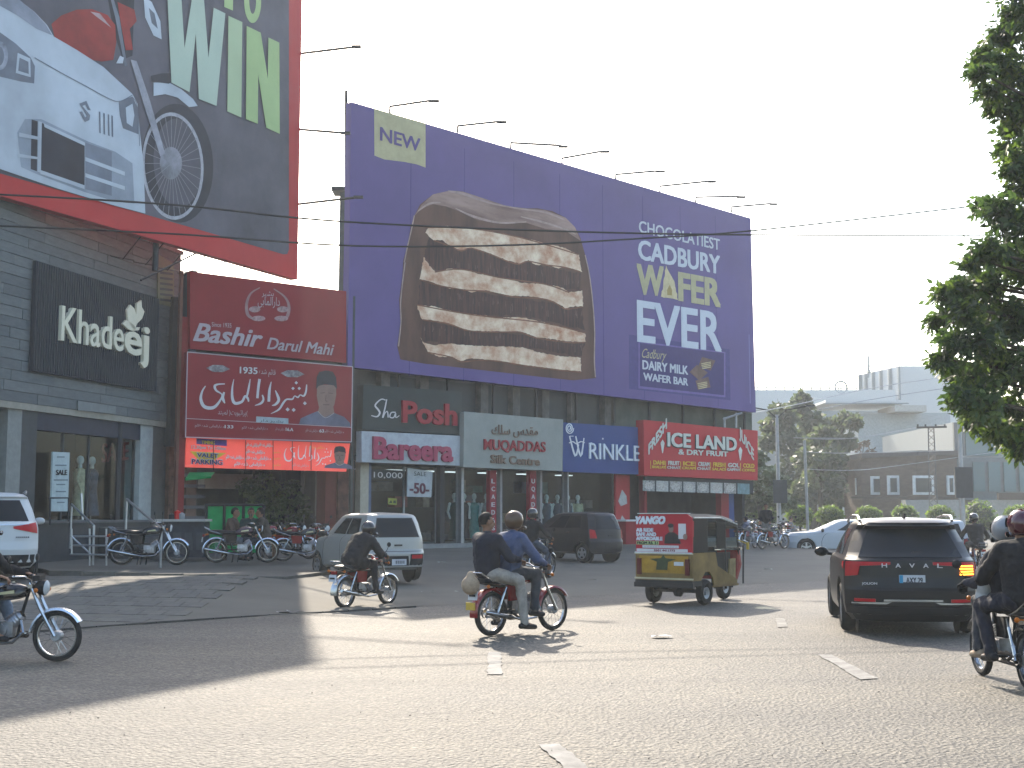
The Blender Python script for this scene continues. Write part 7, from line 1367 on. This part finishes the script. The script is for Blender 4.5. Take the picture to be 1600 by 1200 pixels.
# standing and sitting
def stand_pose(arm=.0, w=.19): 
    J = dict(pelvis=(0, 0, .96), chest=(0, .01, 1.32), neck=(0, .01, 1.48), head=(0, .03, 1.62))
    for s, g in (('l', -1), ('r', 1)): J.update({'sh' + s: (g * .185, .01, 1.42), 'el' + s: (g * .24, -.02 + arm, 1.16), 'ha' + s: (g * .2, .10 + arm * 2, .95 + arm), 'hip' + s: (g * .10, 0, .93), 'kn' + s: (g * .11, .02, .50), 'an' + s: (g * .12, -.02, .09), 'toe' + s: (g * .14, .13, .04)})
    return J
def sit_pose(h=.42, lean=.1):
    J = dict(pelvis=(0, 0, h + .08), chest=(0, lean, h + .44), neck=(0, lean * 1.4, h + .60), head=(0, lean * 1.7, h + .73))
    for s, g in (('l', -1), ('r', 1)): J.update({'sh' + s: (g * .185, lean, h + .54), 'el' + s: (g * .26, .12 + lean, h + .28), 'ha' + s: (g * .12, .36, h + .22), 'hip' + s: (g * .10, 0, h + .05), 'kn' + s: (g * .16, .42, h + .06), 'an' + s: (g * .15, .40, .09), 'toe' + s: (g * .16, .55, .04)})
    return J
x = V(1197, 803, 54).x; person('man in black standing among the motorcycles beyond the rickshaw', stand_pose(.05), blk, shw, shoe, (x, 54, .33), R(-160), vox=.025)
bench = thing('wooden_bench', 'low wooden bench under the men sitting before the green windbreak', 'bench', (V(388, 803, 32).x, 32, .5)); p0 = V(345, 803, 32).x; p1 = V(436, 803, 32).x
b = B(); b.box(((p0 + p1) / 2, 32, .5 + .40), (p1 - p0, .34, .05)); b.build('seat', woodm, bench, world=True)
for q in (p0 + .1, p1 - .1, (p0 + p1) / 2): b = B(); b.box((q, 32, .5 + .19), (.06, .3, .37)); b.build('leg', woodm, bench, world=True)
for px, az, lb, tp in ((358, 100, 'man in brown jacket sitting at the left before the green windbreak', brown), (389, 150, 'dark haired man in dark shirt sitting in the middle before the green windbreak', cloth('cloth_dkgreen', (.02, .03, .025))), (417, -100, 'man with pale collar sitting at the right end of the green windbreak', cloth('cloth_umber', (.05, .04, .03)))):
    person(lb, sit_pose(.44), tp, shw if px == 358 else dgrey, shoe, (V(px, 803, 32).x, 32, .5), R(az), vox=.022, sc_=1.0)
x, y = gp(505, 862, .45)
for px, Y, az, lb, tk in ((1168, 50, 35, 'foremost of the motorcycles parked beyond the rickshaw, beside its front wheel', blkbike), (1230, 56, 10, 'red motorcycle parked farthest right beyond the rickshaw, by the white sedan', redbike), (1207, 50, 55, 'black motorcycle parked below the standing man beyond the rickshaw', blkbike)):
    o = dup({redbike: bk1, blkbike: bkA}[tk], rz=0, label=lb, group='motorcycles parked beyond the rickshaw'); put(o, V(px, 803, Y).x, Y, R(az))
for px, Y, az, lb, tp, bt in ((1232, 60, 120, 'man in grey standing by the red motorcycle left of the white sedan', shw, dgrey), (1168, 58, -60, 'man in blue shirt standing at the left of the far motorcycles', blue, blk)):
    person(lb, sit_pose(.62, .06), tp, bt, shoe, (V(px, 803, Y).x, Y, .05), R(az), vox=.03)
hm = bpy.data.materials.new('haze_air'); hm.use_nodes = True; n = hm.node_tree.nodes; n.remove(n['Principled BSDF'])
pv_ = n.new('ShaderNodeVolumePrincipled'); pv_.inputs['Color'].default_value = (.88, .93, .95, 1); pv_.inputs['Density'].default_value = .00066; pv_.inputs['Anisotropy'].default_value = .25
hm.node_tree.links.new(pv_.outputs[0], n['Material Output'].inputs['Volume']); hzo.data.materials.clear(); hzo.data.materials.append(hm)
